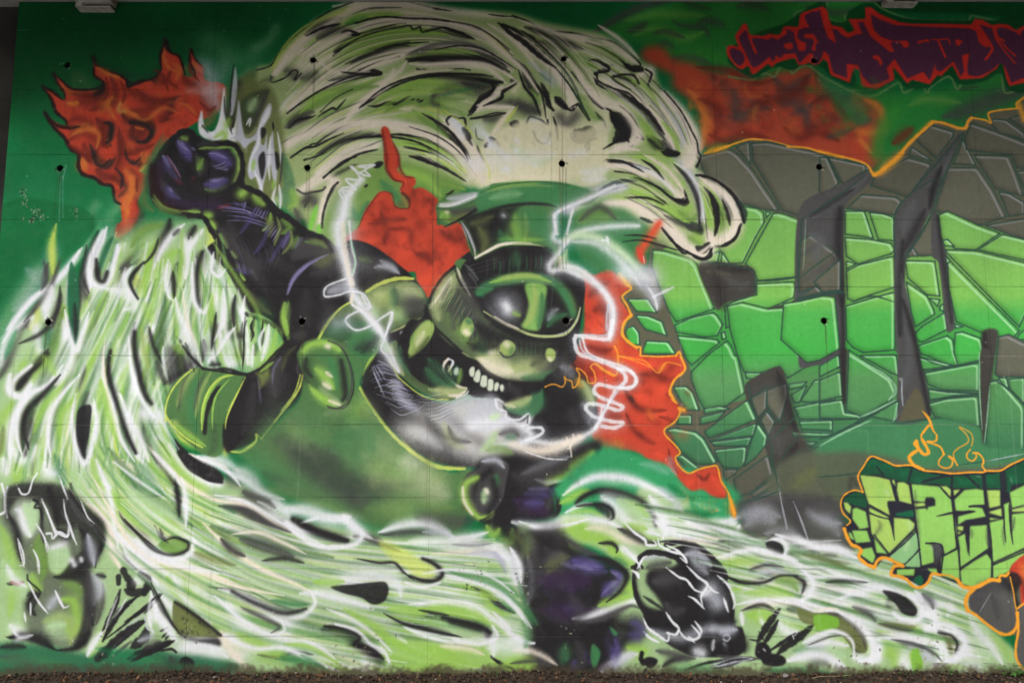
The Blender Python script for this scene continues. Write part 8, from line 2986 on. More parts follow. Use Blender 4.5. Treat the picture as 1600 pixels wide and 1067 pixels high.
MURAL.append('''
# crew letters
@1300 690 5.333
f K2 2 1 70 520 90 450 180 400 250 415 215 280 320 120 400 140 530 195 640 190 760 230 1000 260 1250 250 1400 230 1600 130 1800 60 1800 900 1600 920 1500 1000 1480 1080 1400 1140 1180 1230 1050 1180 900 1120 830 1100 760 1200 640 1150 500 1100 520 1020 440 960 350 1045 220 960 240 890 150 850 95 710 150 650
f TG 4 1 240 270 330 140 500 200 530 210 640 210 760 250 980 280 1250 270 1400 250 1600 160 1800 80 1800 300 1500 360 1480 420 1400 390 1270 385 1000 380 900 350 650 340 480 300 380 270
f TG 8 1 100 480 180 420 260 430 290 540 200 530
a GM2 40 t .6 300 210 340 170 420 240
a GM2 40 t .7 420 190 470 200 500 240
a GM2 50 t .7 570 270 620 250
a GM2 40 t .6 680 310 760 330
a GM2 50 t .6 1040 300 1100 340 1180 300
a GM2 50 t .6 1290 290 1330 340
a GM2 50 t .7 1480 280 1530 330
a w 12 t .4 1480 290 1500 340
a w 10 t .4 1190 280 1250 290
s K2 14 c .9 370 200 430 280
s K2 16 c .9 660 230 630 340
s K2 18 c .9 750 330 980 280 990 380
s K2 18 c .9 1110 270 1220 370
s K2 30 c .9 1260 250 1270 380
s K2 50 c .9 1420 250 1430 380
F LY 2 1 232 275 380 290 480 315 530 490 460 490 480 610 310 525 290 470
F LY 2 1 545 335 600 335 640 360 665 520 560 490 540 400
F LY 2 1 490 320 520 315 530 370
f GM2 12 .9 560 570 680 570 680 620 530 610
f K2 6 .9 470 500 680 525 670 560 510 590
F LY 2 1 310 545 480 630 450 635 310 590
F LY 2 1 310 600 470 640 500 720 518 810 515 630 640 640 690 680 680 720 470 930 330 760
F LZ 2 1 660 350 890 370 990 480 1005 580 870 615 1010 600 1035 720 1030 880 940 935 915 850 780 840 840 860 850 1000 740 1030 720 870 690 560 780 550 790 570 800 540 860 530 860 480 840 460 780 460 770 500 680 490
F LY 2 1 680 510 770 505 780 530 690 540
F LY 2 1 900 365 960 370 990 400 985 460
F LY 2 1 1010 400 1070 395 1015 450
F LZ 2 1 1020 480 1100 400 1200 390 1260 400 1270 520 1140 530 1250 550 1280 620 1110 650 1050 690 1050 620 1190 580 1030 570
F LY 2 1 1045 700 1095 700 1090 740 1045 730
F LY 2 1 1045 745 1080 750 1050 770
F LZ 2 1 1150 700 1290 690 1300 890 1060 1050 1065 880 1050 790 1110 760 1130 940 1140 900 1145 760
F LY 2 1 1290 400 1400 400 1400 530 1310 550
F LY 2 1 1310 580 1410 550 1415 620 1310 590
F LY 2 1 1315 630 1400 640 1310 650
F LZ 2 1 1310 670 1430 640 1440 830 1430 520 1475 500 1480 640 1500 850 1500 600 1600 590 1800 560 1800 860 1600 880 1340 1000 1320 830
F LZ 2 1 1480 420 1600 360 1800 340 1800 500 1500 550
F LY 2 1 1500 560 1700 520 1700 575 1500 580
F LY 2 1 95 500 130 505 160 540 150 600 110 560
F LZ 2 1 170 560 200 545 280 580 305 710 230 725 170 640
F LZ 2 1 165 735 290 735 320 830 200 840
F LZ 2 1 135 745 160 760 190 820 150 800
F LZ 2 1 250 890 330 875 360 950 340 1010 240 940
F LZ 2 1 350 800 460 930 370 920
f p3 8 1 500 930 700 750 720 880 600 1010 480 960
F LZ 2 1 690 740 705 745 700 760 670 755
f p3 8 1 600 1020 730 900 740 1030 700 1040
F LZ 2 1 910 960 1050 890 1060 1080 1060 1160 910 1110
F LZ 2 1 1080 1060 1200 980 1290 930 1330 990 1320 1180 1180 1210 1080 1180 1070 1080
F LZ 2 1 1340 1020 1600 900 1600 960 1500 1020 1480 1080 1340 1140 1340 1060
F LZ 2 1 540 1060 690 1055 680 1110 540 1110
f GM2 8 .9 700 1120 740 1110 760 1150 740 1190 680 1160
F LZ 2 1 790 1050 870 1050 880 1100 820 1080
a LZ 100 t .5 360 320 400 400 380 500
a p 30 t .5 430 400 480 440
a p 30 t .6 620 660 650 690 640 740
a p 40 t .7 640 820 600 900
a w 50 t .5 820 880 880 870 870 960
a k 40 t .4 350 780 400 700 380 650
a k 34 t .4 690 400 700 600 730 850
a k 30 t .4 1160 800 1160 720
a k 30 t .4 1290 700 1290 860
a k 26 t .4 1430 860 1420 700
a k 26 t .5 1500 740 1520 620
s K2 9 c .9 490 320 530 480 545 500
s K2 9 t .9 480 640 500 720 518 815
s K2 10 t .9 870 615 940 600 1000 580
s K2 22 t .95 1040 600 1120 580 1190 575
s K2 14 c .95 1140 535 1200 530 1270 530
s K2 22 c .95 1300 650 1200 660 1120 665 1130 760
s K2 12 t .95 1140 700 1135 800 1140 945
s K2 12 t .95 1110 760 1125 850
s K2 14 t .95 1470 520 1480 640 1490 750 1505 850
s K2 11 t .95 1430 540 1432 700 1445 830
s K2 8 c .95 300 580 390 620 480 640
s K2 8 c .95 310 520 400 570 480 620
s K2 12 c .95 1270 400 1290 600 1320 800 1330 1000 1330 1180
s K2 12 c .95 1000 380 1010 600 1030 800 1050 900 1065 1050
s K2 12 c .95 650 350 680 560 720 850 740 1030
s K2 12 t .95 900 370 960 440 990 470
s K2 9 t .95 1090 400 1020 460
s K2 12 c .95 780 840 900 850 920 940 900 1100
f k 8 .8 830 860 900 860 910 940 870 1030 850 1000 860 920
s K2 10 c .9 350 770 480 940
s K2 10 c .9 700 740 600 840 480 940
s K2 10 c .9 590 1030 730 890
s K2 10 c .9 930 940 1050 880
s K2 10 c .9 1080 1040 1310 880
s K2 10 c .9 1340 1020 1600 910 1700 850
s K2 7 t .9 1500 550 1600 520
f R 5 1 1480 1060 1520 1000 1600 940 1800 900 1800 1400 1600 1400 1560 1200 1480 1140
a o 60 c .7 1590 1040 1600 1160
a r 60 t .7 1540 1100 1600 1200 1600 1300
f K 20 .9 1440 1120 1520 1080 1580 1160 1540 1260 1600 1400 1800 1440 1800 1560 1560 1560
@1300 860 5.333
f S3 4 1 1140 400 1180 310 1380 250 1430 210 1480 240 1530 460 1530 620 1460 680 1350 640 1240 560 1150 480
a k 100 t .8 1180 340 1300 300 1440 280
f k3 6 .9 1230 510 1330 350 1160 360 1150 460
s w 6 t .6 1230 500 1320 350
a k 60 t .7 1380 560 1350 420 1330 360
f S3 5 1 1545 480 1600 440 1800 420 1800 1100 1600 970 1540 900
a K 80 c .8 1440 250 1480 300
@1300 690 5.333
s A 13 c 1 255 415 235 360 215 280 260 200 320 120 400 140 460 165 530 195 640 190 700 205 760 235 880 245 1000 260 1150 250 1250 250 1290 238 1400 235 1480 190 1600 135 1700 90
s A 11 c 1 255 415 180 400 100 440 70 510 90 590 150 655 120 690
s A 26 c 1 100 720 120 780 160 850 210 870 240 900 220 950 280 1010 350 1040
s A 24 c .95 350 1040 380 980 440 960 530 1000 590 1030 520 1030 490 1100 560 1115 620 1140
s A 20 c 1 620 1140 680 1200 740 1205 800 1160 830 1095 900 1105
s A 14 c .8 880 1100 980 1110 1050 1150
s A 28 c 1 1040 1140 1090 1200 1180 1210 1260 1175 1320 1145 1390 1150
s A 18 c 1 1390 1150 1400 1110 1450 1110 1470 1085
s A 18 t 1 1470 1085 1440 1110
d A 10 c 1 1480 1120 1510 1250 1520 1330 1535 1400
s A 28 c 1 1200 1200 1130 1270 1110 1340 1130 1400
s A 20 c 1 1130 1400 1200 1440 1260 1490 1350 1560 1400 1590
s A 24 c 1 1400 1590 1450 1600 1500 1580 1540 1520 1540 1420
s A 18 c 1 1540 1420 1550 1560 1530 1680 1530 1780 1560 1850 1620 1900
s A 14 c 1 1545 1380 1600 1340 1700 1310
# flames on top
s A 30 t 1 700 40 690 10 715 60
s A 28 b 1 720 60 660 100 640 130 680 190 760 225
s A 24 c 1 700 -10 720 50 760 100 800 90 790 50 750 -20
s A 13 c 1 750 -20 740 -50 760 -90 800 -140
s A 20 t 1 750 -260 800 -200 840 -100 870 -60
s A 14 c 1 870 -60 860 -10 790 -5 830 10 900 40 930 100
s A 12 c 1 800 -200 820 -160 790 -120 760 -80
s A 11 c 1 930 100 890 150 890 190 940 215 990 200 1000 150 970 120
s A 14 c 1 970 115 1010 140 1040 190
d A 9 c 1 1020 150 1010 90 1050 50 1130 0 1120 -60 1060 -120
d A 8 c 1 1160 30 1170 -30 1150 -80 1060 -130
s A 11 c 1 1190 85 1200 120 1170 155 1130 140 1120 100 1150 60
s A 13 c 1 1170 90 1220 95 1260 150 1250 200 1280 238
# amber outline around stone mass
@960 200 5
a A 50 e .8 700 200 780 170 900 140
s A 14 c .95 780 180 900 135 1050 88 1150 92
d A 10 c .95 1050 88 1200 95 1400 150
s A 16 c .95 1350 145 1500 155 1600 185 1780 225
a A 24 c .8 1600 180 1780 230
s A 16 c .95 1780 225 1960 280 2020 370
a A 60 t .9 2000 340 2050 360 2140 290 2260 190
s A 22 c .95 2030 370 2150 280 2230 200 2320 100 2480 -40
a A 30 c .6 2200 230 2330 90 2460 -40
s A 22 c .9 2480 -50 2560 -40 2680 0
s A 24 c .95 2680 0 2740 0 2760 -50 2790 -80
s A 14 c .95 2790 -80 2900 -60 2940 -40 2925 -120 3150 -155
s A 18 c .95 3150 -155 3140 -190 3200 -240
a A 40 c .8 3160 -180 3200 -60
@960 400 5
a A 50 t .8 30 130 90 200 130 240
s A 14 c .95 70 170 90 220 130 250 80 290 60 320 100 390 130 460
s A 22 c .95 130 460 80 510 60 570 65 620 110 670 170 710
s A 14 c .95 170 710 200 710 200 770
d A 12 c 1 200 775 350 782 480 775
s A 16 c .95 480 775 505 745 520 790 550 870 530 910 470 960 435 1030 430 1080
s A 24 t .95 430 1050 460 1120 490 1150
a A 30 c .9 510 1190 540 1200
s A 11 c .95 500 1180 510 1220 470 1290 390 1350 400 1400 470 1470 510 1530 475 1570 500 1630 575 1690 660 1660 740 1640 800 1640 830 1750 880 1830 920 1950 940 2000
a A 34 t .95 890 1850 920 1960 940 2040
d A 10 c .7 40 780 160 800 240 820 340 910 400 830 520 850
a A 40 t .4 340 900 400 840
@640 400 4
d A 8 c .95 845 815 880 800 910 800 950 815 970 790 965 750 980 770 1010 780 1020 820 1045 800 1060 740 1040 700 1070 710 1100 740 1120 790 1160 780 1150 720 1130 690 1160 670 1220 710 1280 740
d A 10 c .8 1160 670 1220 720 1290 740 1300 620 1280 560
d A 9 c .6 1300 620 1400 650 1500 690
a A 40 c .5 1050 780 1060 800
a A 60 c .25 1290 540 1310 680
''')
MURAL.append('''
# lightning scribbles, pale spray
@400 250 4
s W 12 c .9 590 40 640 80 690 50 640 40 740 30 680 60 710 100 640 80 600 40 650 120 560 120 620 180 580 170 530 180 560 220 600 200 520 190 540 240
a w 130 t .6 560 200 540 320 520 420
a W 70 b .95 660 120 600 180 560 260 540 360 510 420 520 520 560 640 580 740 610 840 680 940 760 1060
a w 200 c .2 520 440 620 640
s C 30 c .6 540 400 560 600 600 780
a w 31 c .28 580 380 590 480 600 560 620 640 600 720
s W 11 c 0.69 580 380 590 480 600 560 620 640 600 720
s LG2 8 c .8 590 500 620 620 600 710
a w 31 c .28 560 740 440 790 430 850 520 840 580 820 660 830 700 880 710 920 680 930
s W 11 c 0.82 560 740 440 790 430 850 520 840 580 820 660 830 700 880 710 920 680 930
f w 20 .7 450 800 560 760 570 820 450 840
a w 31 c .28 600 820 650 830 690 900 715 915 680 935 640 880
s W 11 c 0.77 600 820 650 830 690 900 715 915 680 935 640 880
a w 35 c .28 700 920 620 950 570 980 560 1010 620 1060 700 1040 840 950 850 990 820 1060 800 1110
s W 12 c 0.82 700 920 620 950 570 980 560 1010 620 1060 700 1040 840 950 850 990 820 1060 800 1110
a w 132 c .28 500 1020 560 1010
a w 47 c 0.34 500 1020 560 1010
s C 16 c .9 600 840 600 900 700 960 760 1060
@400 400 4
a w 53 b .28 600 300 680 360 760 440 800 520 840 600 890 720
s W 19 b 0.82 600 300 680 360 760 440 800 520 840 600 890 720
a w 110 t .28 640 320 780 470 800 560 830 640 890 720
a W 39 t 0.82 640 320 780 470 800 560 830 640 890 720
a p 60 t .6 780 520 820 600
a w 31 c .28 850 350 830 420 800 520 780 580 820 620
s W 11 c 0.77 850 350 830 420 800 520 780 580 820 620
a w 100 c .25 780 560 860 680
# right lightning
@800 250 4
a w 110 b .28 700 170 560 200 400 270 300 310 270 340
a W 39 b 0.69 700 170 560 200 400 270 300 310 270 340
a w 53 c .28 640 160 500 230 380 280 290 320 260 350 270 420 280 460
s W 19 c 0.77 640 160 500 230 380 280 290 320 260 350 270 420 280 460
a w 110 b .28 270 350 270 430 260 490 320 510 420 450 560 420 700 410 790 410
a W 39 b 0.77 270 350 270 430 260 490 320 510 420 450 560 420 700 410 790 410
a w 44 c .28 380 300 360 380 340 460
s W 16 c 0.77 380 300 360 380 340 460
a LGp 60 b .9 330 500 420 470 540 490 660 560 760 650 840 740
a w 132 t .28 380 510 520 520 640 600 740 700 800 780
a W 47 t 0.60 380 510 520 520 640 600 740 700 800 780
a w 110 b .28 350 500 290 580 230 660 250 690 340 680 420 720
a W 39 b 0.82 350 500 290 580 230 660 250 690 340 680 420 720
a CP 50 t .8 300 600 320 680
a LGp 50 t .8 340 560 330 640 400 690 500 740
a w 101 b .28 340 680 440 730 540 790 600 850 630 920 630 1000 620 1080
a W 36 b 0.82 340 680 440 730 540 790 600 850 630 920 630 1000 620 1080
s w 12 c .8 600 900 590 980 590 1060
a w 31 c .28 560 500 600 500 590 480 600 520
s W 11 c 0.77 560 500 600 500 590 480 600 520
a W 120 c .8 700 700 860 740
a w 90 t .8 800 760 870 820 910 920
a w 44 t .28 840 780 890 860 905 935
s W 16 t 0.77 840 780 890 860 905 935
a w 44 t .28 870 860 930 830 1010 790
s W 16 t 0.69 870 860 930 830 1010 790
a w 132 c .28 820 680 880 700
a w 47 c 0.52 820 680 880 700
a RB 60 b .9 920 390 860 480 800 580 820 630
a rd2 30 t .8 780 540 820 640
s K 12 t .8 700 470 800 470 900 490
s K 12 t .8 690 510 800 500 920 530 1060 570
a W 5 c .8 820 600 825 640
@640 400 4
a w 97 b .28 960 60 1060 80 1160 160 1220 240 1260 320 1270 400 1250 520
a W 34 b 0.82 960 60 1060 80 1160 160 1220 240 1260 320 1270 400 1250 520
s w 10 c .9 1240 300 1250 400 1230 490 1120 490 1030 490
a w 66 c .28 1265 400 1240 510 1150 510 1040 500 1035 560 1060 610 1150 640 1260 680 1330 720 1350 770 1320 810
s W 23 c 0.82 1265 400 1240 510 1150 510 1040 500 1035 560 1060 610 1150 640 1260 680 1330 720 1350 770 1320 810
a w 35 c .28 1080 510 1100 580 1140 620 1250 660 1360 700 1410 760 1400 810 1300 820
s W 12 c 0.77 1080 510 1100 580 1140 620 1250 660 1360 700 1410 760 1400 810 1300 820
s w 10 c .9 1060 520 1080 590 1160 640
a w 62 c .28 1300 700 1380 720 1415 770 1380 820 1280 820 1180 800 1150 840 1190 880 1270 910 1330 940 1300 960 1200 930 1120 920 1100 950 1150 1000 1260 1030 1330 1040 1280 1070 1200 1060
s W 22 c 0.77 1300 700 1380 720 1415 770 1380 820 1280 820 1180 800 1150 840 1190 880 1270 910 1330 940 1300 960 1200 930 1120 920 1100 950 1150 1000 1260 1030 1330 1040 1280 1070 1200 1060
s w 10 c .9 1300 840 1230 940 1180 1040
a w 53 c .28 1280 840 1220 960 1160 1070
s W 19 c 0.69 1280 840 1220 960 1160 1070
@640 600 4
a w 110 e .28 1200 140 1190 220 1140 290 1020 350 880 370 760 350 700 370 600 370 530 370
a W 39 e 0.82 1200 140 1190 220 1140 290 1020 350 880 370 760 350 700 370 600 370 530 370
a C 70 b .9 640 370 760 410 860 410 960 380 1060 330
s W 8 t .8 700 410 850 460 980 468
s C 10 c .7 980 330 1000 380 1010 450
s C 10 c .7 1020 310 1020 360 990 400
a w 132 b .28 400 250 520 250 640 250 700 260 760 320 700 360
a W 47 b 0.77 400 250 520 250 640 250 700 260 760 320 700 360
a w 48 c .28 740 270 820 270 830 300 780 330 720 350
s W 17 c 0.82 740 270 820 270 830 300 780 330 720 350
a w 35 c .28 540 100 550 150 600 170 600 210 680 220 740 185 740 240 700 260
s W 12 c 0.77 540 100 550 150 600 170 600 210 680 220 740 185 740 240 700 260
s K 8 c .6 740 190 735 240
f w 30 .6 340 240 420 120 520 60 560 160 640 240 500 280
a W 70 c .7 380 260 480 240 600 260
a LGp 40 t .8 500 210 560 190
a w 31 c .28 580 110 535 90 545 150
s W 11 c 0.69 580 110 535 90 545 150
a k 60 t .7 560 310 640 290 680 320
a GM 40 t .5 600 330 660 330
a p 50 t .6 440 420 500 360 540 290
a M 60 t .6 480 410 560 400 640 430
a k 40 t .6 240 260 280 340 380 360
''')
MURAL.append('''
# rust, runs under holes, seams of paint, ground splash
@0 0 1
s k 1.2 c .5 879 262 878 400 880 420
s k 1 c .4 884 262 884 420
s o 1 c .25 874 262 876 350
s k 1 c .35 676 270 677 480
s k 1 c .25 683 160 684 300
s k .9 c .25 1127 370 1128 600
s w .8 c .5 94 275 92 345
s w .8 c .4 98 275 98 340
s w 1 c .6 103 258 98 280
s k 1 c .3 879 110 878 250
''')
for _s in MURAL: paint(_s)

# ---------------------------------------------------------------- wear of the painted concrete
RHOLE = .026
def wear():
    # fine pits and pinholes left in the cast face
    n = 2600
    xs = rng.integers(2, CW - 3, n); ys = rng.integers(2, CH - 3, n)
    for x, y in zip(xs, ys):
        low = y / CH
        if rng.random() > .25 + .75 * low: continue
        c = (40, 38, 34) if rng.random() < .7 else (205, 200, 188)
        a = rng.uniform(.25, .7); CV[y, x] += a * (np.array(c) - CV[y, x])
        if rng.random() < .25: CV[y+1, x] += a * .7 * (np.array(c) - CV[y+1, x])
    # flaked patches where the grey concrete shows
    for (u, v, r, k) in [(60,340,9,26),(40,315,5,14),(38,300,4,10),(57,325,4,10),(117,330,5,12),(50,345,3,8),(290,990,10,20),(300,575,5,8),(740,900,16,18),(820,905,14,16),(1450,1000,20,20),(1340,1030,26,40),(560,1035,30,30),(900,1020,20,14),(160,1010,20,14)]:
        cx, cy = topx(np.array([[u, v]], float))[0]
        for _ in range(k):
            x = cx + rng.normal(0, r); y = cy + rng.normal(0, r * 1.3)
            if not (3 < x < CW - 4 and 3 < y < CH - 4): continue
            stroke((150, 146, 128) if rng.random() < .6 else (52, 48, 42), rng.uniform(1, 2.4), 'c', rng.uniform(.5, .9), np.array([[x, y], [x + rng.normal(0, 1.2), y + rng.normal(0, 2)]]), False)
    for (u, v) in [(105,102),(489,94),(881,92),(1272,95),(94,263),(480,262),(878,256),(1280,261),(75,503),(472,502),(884,501),(1288,501)]:
        cx, cy = topx(np.array([[u, v]], float))[0]
        for _ in range(9):
            a = rng.uniform(0, 6.28); r = RHOLE * PPM * rng.uniform(1.0, 1.3)
            x, y = cx + math.cos(a) * r, cy + math.sin(a) * r
            stroke((196, 190, 172) if rng.random() < .35 else (44, 42, 36), rng.uniform(1, 2.2), 'c', rng.uniform(.3, .8), np.array([[x, y], [x + rng.normal(0, 2), y + rng.normal(0, 2)]]), False)
        for _ in range(3):
            x = cx + rng.uniform(-.8, .8) * RHOLE * PPM; L = rng.uniform(30, 140)
            stroke((60, 52, 40), rng.uniform(1, 2), 't', rng.uniform(.12, .4), np.array([[x, cy], [x + rng.normal(0, 1), cy + L * .5], [x + rng.normal(0, 1.5), cy + L]]), False)
    for _ in range(46):
        x = rng.uniform(5, CW - 5); y = rng.uniform(0, CH * .8); L = rng.uniform(60, 330)
        stroke((58, 54, 44) if rng.random() < .6 else (190, 190, 180), rng.uniform(1, 5), 't', rng.uniform(.04, .16), np.array([[x, y], [x + rng.normal(0, 1), y + L * .5], [x + rng.normal(0, 2), y + L]]), rng.random() < .6)
    # chipped, dirty lips of the casting joints
    for v in (993, 888, 776, 663, 555, 448, 343, 242, 141, 47):
        zy = topx(np.array([[800, v]], float))[0][1]
        x = 0.
        while x < CW:
            L = rng.uniform(10, 160)
            if rng.random() < .5:
                stroke((34, 32, 30) if rng.random() < .6 else (196, 192, 180), rng.uniform(.9, 1.8), 't', rng.uniform(.06, .3), np.array([[x, zy + rng.normal(0, .7)], [x + L, zy + rng.normal(0, .7)]]), False)
            x += L
    for _ in range(160):
        x, y = rng.uniform(3, CW - 3), rng.uniform(3, CH - 3)
        stroke((215, 212, 200), rng.uniform(.9, 1.6), 'c', rng.uniform(.3, .8), np.array([[x, y], [x + rng.normal(0, 1.5), y + rng.normal(0, 1.5)]]), False)
    # splashed soil along the foot of the wall
    zz = Z1 - np.arange(CH) / PPM
    base = np.clip((.085 - zz) / .085, 0, 1)[:, None] ** 1.2
    n1 = _blur(rng.random((CH, CW), dtype=np.float32), 9); n1 = (n1 - n1.mean()) / (n1.std() + 1e-6)
    n2 = _blur(rng.random((CH, CW), dtype=np.float32), 2); n2 = (n2 - n2.mean()) / (n2.std() + 1e-6)
    A = np.clip(base * 1.5 + (n1 * .22 + n2 * .16) * (base > 0), 0, 1) * (base > 0)
    CV[:] += (A * .8)[..., None] * (np.array([70, 62, 48], np.float32) - CV)
    # cloudy variation of the paint coat and faint vertical runs of the formwork
    n3 = _blur(rng.random((CH, CW), dtype=np.float32), 40); n3 = (n3 - n3.mean()) / (n3.std() + 1e-6)
    st = rng.random(CW).astype(np.float32); st = np.convolve(st, np.ones(3) / 3, 'same'); st = (st - st.mean()) / st.std()
    g = 1 + .03 * n3 + .006 * n2 + .006 * st[None, :]
    CV[:] = np.clip(CV * g[..., None] + (n2 * .5)[..., None], 0, 255)
wear()

# ---------------------------------------------------------------- canvas -> paint colour (albedo)
PAINT_GAIN = 0.92
d = np.clip(CV / 255., 0, 1)
lin = np.where(d <= .04045, d / 12.92, ((d + .055) / 1.055) ** 2.4) * PAINT_GAIN
lin = np.clip(lin, 0, .86)
img = bpy.data.images.new('mural_paint', CW, CH, alpha=False, float_buffer=False)
buf = np.ones((CH, CW, 4), np.float32)
enc = np.where(lin <= .0031308, lin * 12.92, 1.055 * lin ** (1 / 2.4) - .055)
buf[..., :3] = enc[::-1]
img.pixels.foreach_set(buf.ravel()); img.update(); img.pack()

# ---------------------------------------------------------------- materials
def mat(name, rough=.8, spec=.3):
    m = bpy.data.materials.new(name); m.use_nodes = True
    b = m.node_tree.nodes['Principled BSDF']; b.inputs['Roughness'].default_value = rough
    b.inputs['Specular IOR Level'].default_value = spec
    return m, m.node_tree, b
def noise(nt, scale, detail=6, rough=.6, coord='Object'):
    tc = nt.nodes.new('ShaderNodeTexCoord'); n = nt.nodes.new('ShaderNodeTexNoise')
    n.inputs['Scale'].default_value = scale; n.inputs['Detail'].default_value = detail; n.inputs['Roughness'].default_value = rough
    nt.links.new(tc.outputs[coord], n.inputs['Vector']); return n
def ramp(nt, fac, stops):
    r = nt.nodes.new('ShaderNodeValToRGB'); nt.links.new(fac, r.inputs[0])
    e = r.color_ramp.elements
    while len(e) < len(stops): e.new(.5)
    for k, (p, c) in enumerate(stops): e[k].position = p; e[k].color = (*c, 1)
    return r
def bump(nt, b, h, dist, strength=.6, prev=None):
    k = nt.nodes.new('ShaderNodeBump'); k.inputs['Distance'].default_value = dist; k.inputs['Strength'].default_value = strength
    nt.links.new(h, k.inputs['Height'])
    if prev: nt.links.new(prev.outputs[0], k.inputs['Normal'])
    nt.links.new(k.outputs[0], b.inputs['Normal']); return k
def noisy(name, stops, scale, rough=.9, bd=.004, bs=.6, spec=.2):
    m, t, b = mat(name, rough, spec)
    n = noise(t, scale); r = ramp(t, n.outputs[0], stops); t.links.new(r.outputs[0], b.inputs['Base Color'])
    n2 = noise(t, scale * 6); bump(t, b, n2.outputs[0], bd, bs); return m

M_paint, t, b = mat('painted_concrete', .7, .14)
ti = t.nodes.new('ShaderNodeTexImage'); ti.image = img; ti.extension = 'EXTEND'; ti.interpolation = 'Cubic'
t.links.new(ti.outputs[0], b.inputs['Base Color'])
n1 = noise(t, 5, 4); n2 = noise(t, 120, 5)
k1 = bump(t, b, n1.outputs[0], .02, .35); k2 = bump(t, b, n2.outputs[0], .0022, .6, k1)
n3 = noise(t, 420, 2); bump(t, b, n3.outputs[0], .001, .6, k2)
rr = ramp(t, noise(t, 9, 6).outputs[0], [(.3, (.58,)*3), (.7, (.88,)*3)]); t.links.new(rr.outputs[0], b.inputs['Roughness'])
M_hole = noisy('tie_hole_dark', [(.3, (.012, .011, .010)), (.7, (.03, .028, .025))], 40)
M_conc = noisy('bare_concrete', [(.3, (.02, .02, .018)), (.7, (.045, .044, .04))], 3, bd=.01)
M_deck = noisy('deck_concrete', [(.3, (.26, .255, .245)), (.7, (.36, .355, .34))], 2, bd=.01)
M_bounce = noisy('bounce_gravel', [(.3, (.30, .29, .27)), (.7, (.48, .47, .44))], 30, .9, .01)  # pale tone for the added light-bouncing strip
M_soil = noisy('soil', [(.30, (.03, .022, .017)), (.5, (.07, .05, .038)), (.72, (.14, .105, .08))], 26, 1.0, .02, .9, .1)
M_board = noisy('weathered_board', [(.3, (.10, .075, .055)), (.7, (.24, .19, .15))], 12, bd=.003)
M_mortar = noisy('pale_mortar', [(.3, (.25, .24, .22)), (.7, (.46, .44, .41))], 18, bd=.004)
M_leaf1 = noisy('dead_leaf', [(.3, (.05, .025, .014)), (.7, (.15, .08, .04))], 9)
M_leaf2 = noisy('orange_leaf', [(.3, (.32, .12, .03)), (.7, (.55, .26, .08))], 9)
M_leaf3 = noisy('pale_leaf', [(.3, (.25, .19, .13)), (.7, (.5, .42, .32))], 9)
M_green = noisy('weed_green', [(.3, (.04, .10, .02)), (.7, (.10, .22, .05))], 14, .6)
M_straw = noisy('dry_grass', [(.3, (.16, .13, .07)), (.7, (.34, .28, .16))], 14, .8)
M_stone = noisy('pebble', [(.3, (.12, .11, .10)), (.7, (.34, .32, .30))], 8)
M_twig = noisy('twig_bark', [(.3, (.03, .02, .015)), (.7, (.09, .06, .045))], 30)

# ---------------------------------------------------------------- object helpers
def link(name, me, m=None, parent=None):
    o = bpy.data.objects.new(name, me)
    if m is not None and me is not None and not me.materials: me.materials.append(m)
    COL.objects.link(o)
    if parent: o.parent = parent
    return o
def from_bm(name, bm, m, parent=None, smooth=False):
    me = bpy.data.meshes.new(name); bm.normal_update(); bm.to_mesh(me); bm.free()
    if smooth:
        for p in me.polygons: p.use_smooth = True
    return link(name, me, m, parent)
def tag(o, label=None, cat=None, group=None, kind=None):
    for k, v in (('label', label), ('category', cat), ('group', group), ('kind', kind)):
        if v: o[k] = v
    return o
def empty(name, loc=(0, 0, 0)):
    o = bpy.data.objects.new(name, None); o.location = loc; o.empty_display_size = .2; COL.objects.link(o); return o
def box(bm, x0, x1, y0, y1, z0, z1, j=0.):
    vs = [bm.verts.new((x + random.uniform(-j, j), y + random.uniform(-j, j), z + random.uniform(-j, j))) for x in (x0, x1) for y in (y0, y1) for z in (z0, z1)]
    for f in ((0,1,3,2), (4,6,7,5), (0,4,5,1), (2,3,7,6), (0,2,6,4), (1,5,7,3)): bm.faces.new([vs[i] for i in f])
    return vs

# ---------------------------------------------------------------- the painted wall, cast in courses of board-marked panels
HOLES = [(105,102),(489,94),(881,92),(1272,95),(94,263),(480,262),(878,256),(1280,261),(75,503),(472,502),(884,501),(1288,501)]
seam_z = [float(wall(800, v)[1]) for v in (993, 888, 776, 663, 555, 448, 343, 242, 141, 47)]
ZS = [Z0] + seam_z + [Z1]
XS = [X0, float(wall(298, 850)[0]), float(wall(677, 300)[0]), float(wall(1127, 500)[0]), float(wall(1545, 500)[0]), X1]
wallo = empty('concrete_wall', (0, 0, 0))
tag(wallo, 'concrete wall under the bridge covered edge to edge in a green spray-painted mural', 'wall')
def uvs(me):
    uv = me.uv_layers.new(name='paint')
    for lp in me.loops:
        c = me.vertices[lp.vertex_index].co
        uv.data[lp.index].uv = ((c.x - X0) / (X1 - X0), (c.z - Z0) / (Z1 - Z0))
GAP = .0006; RH = .026; DEEP = .10
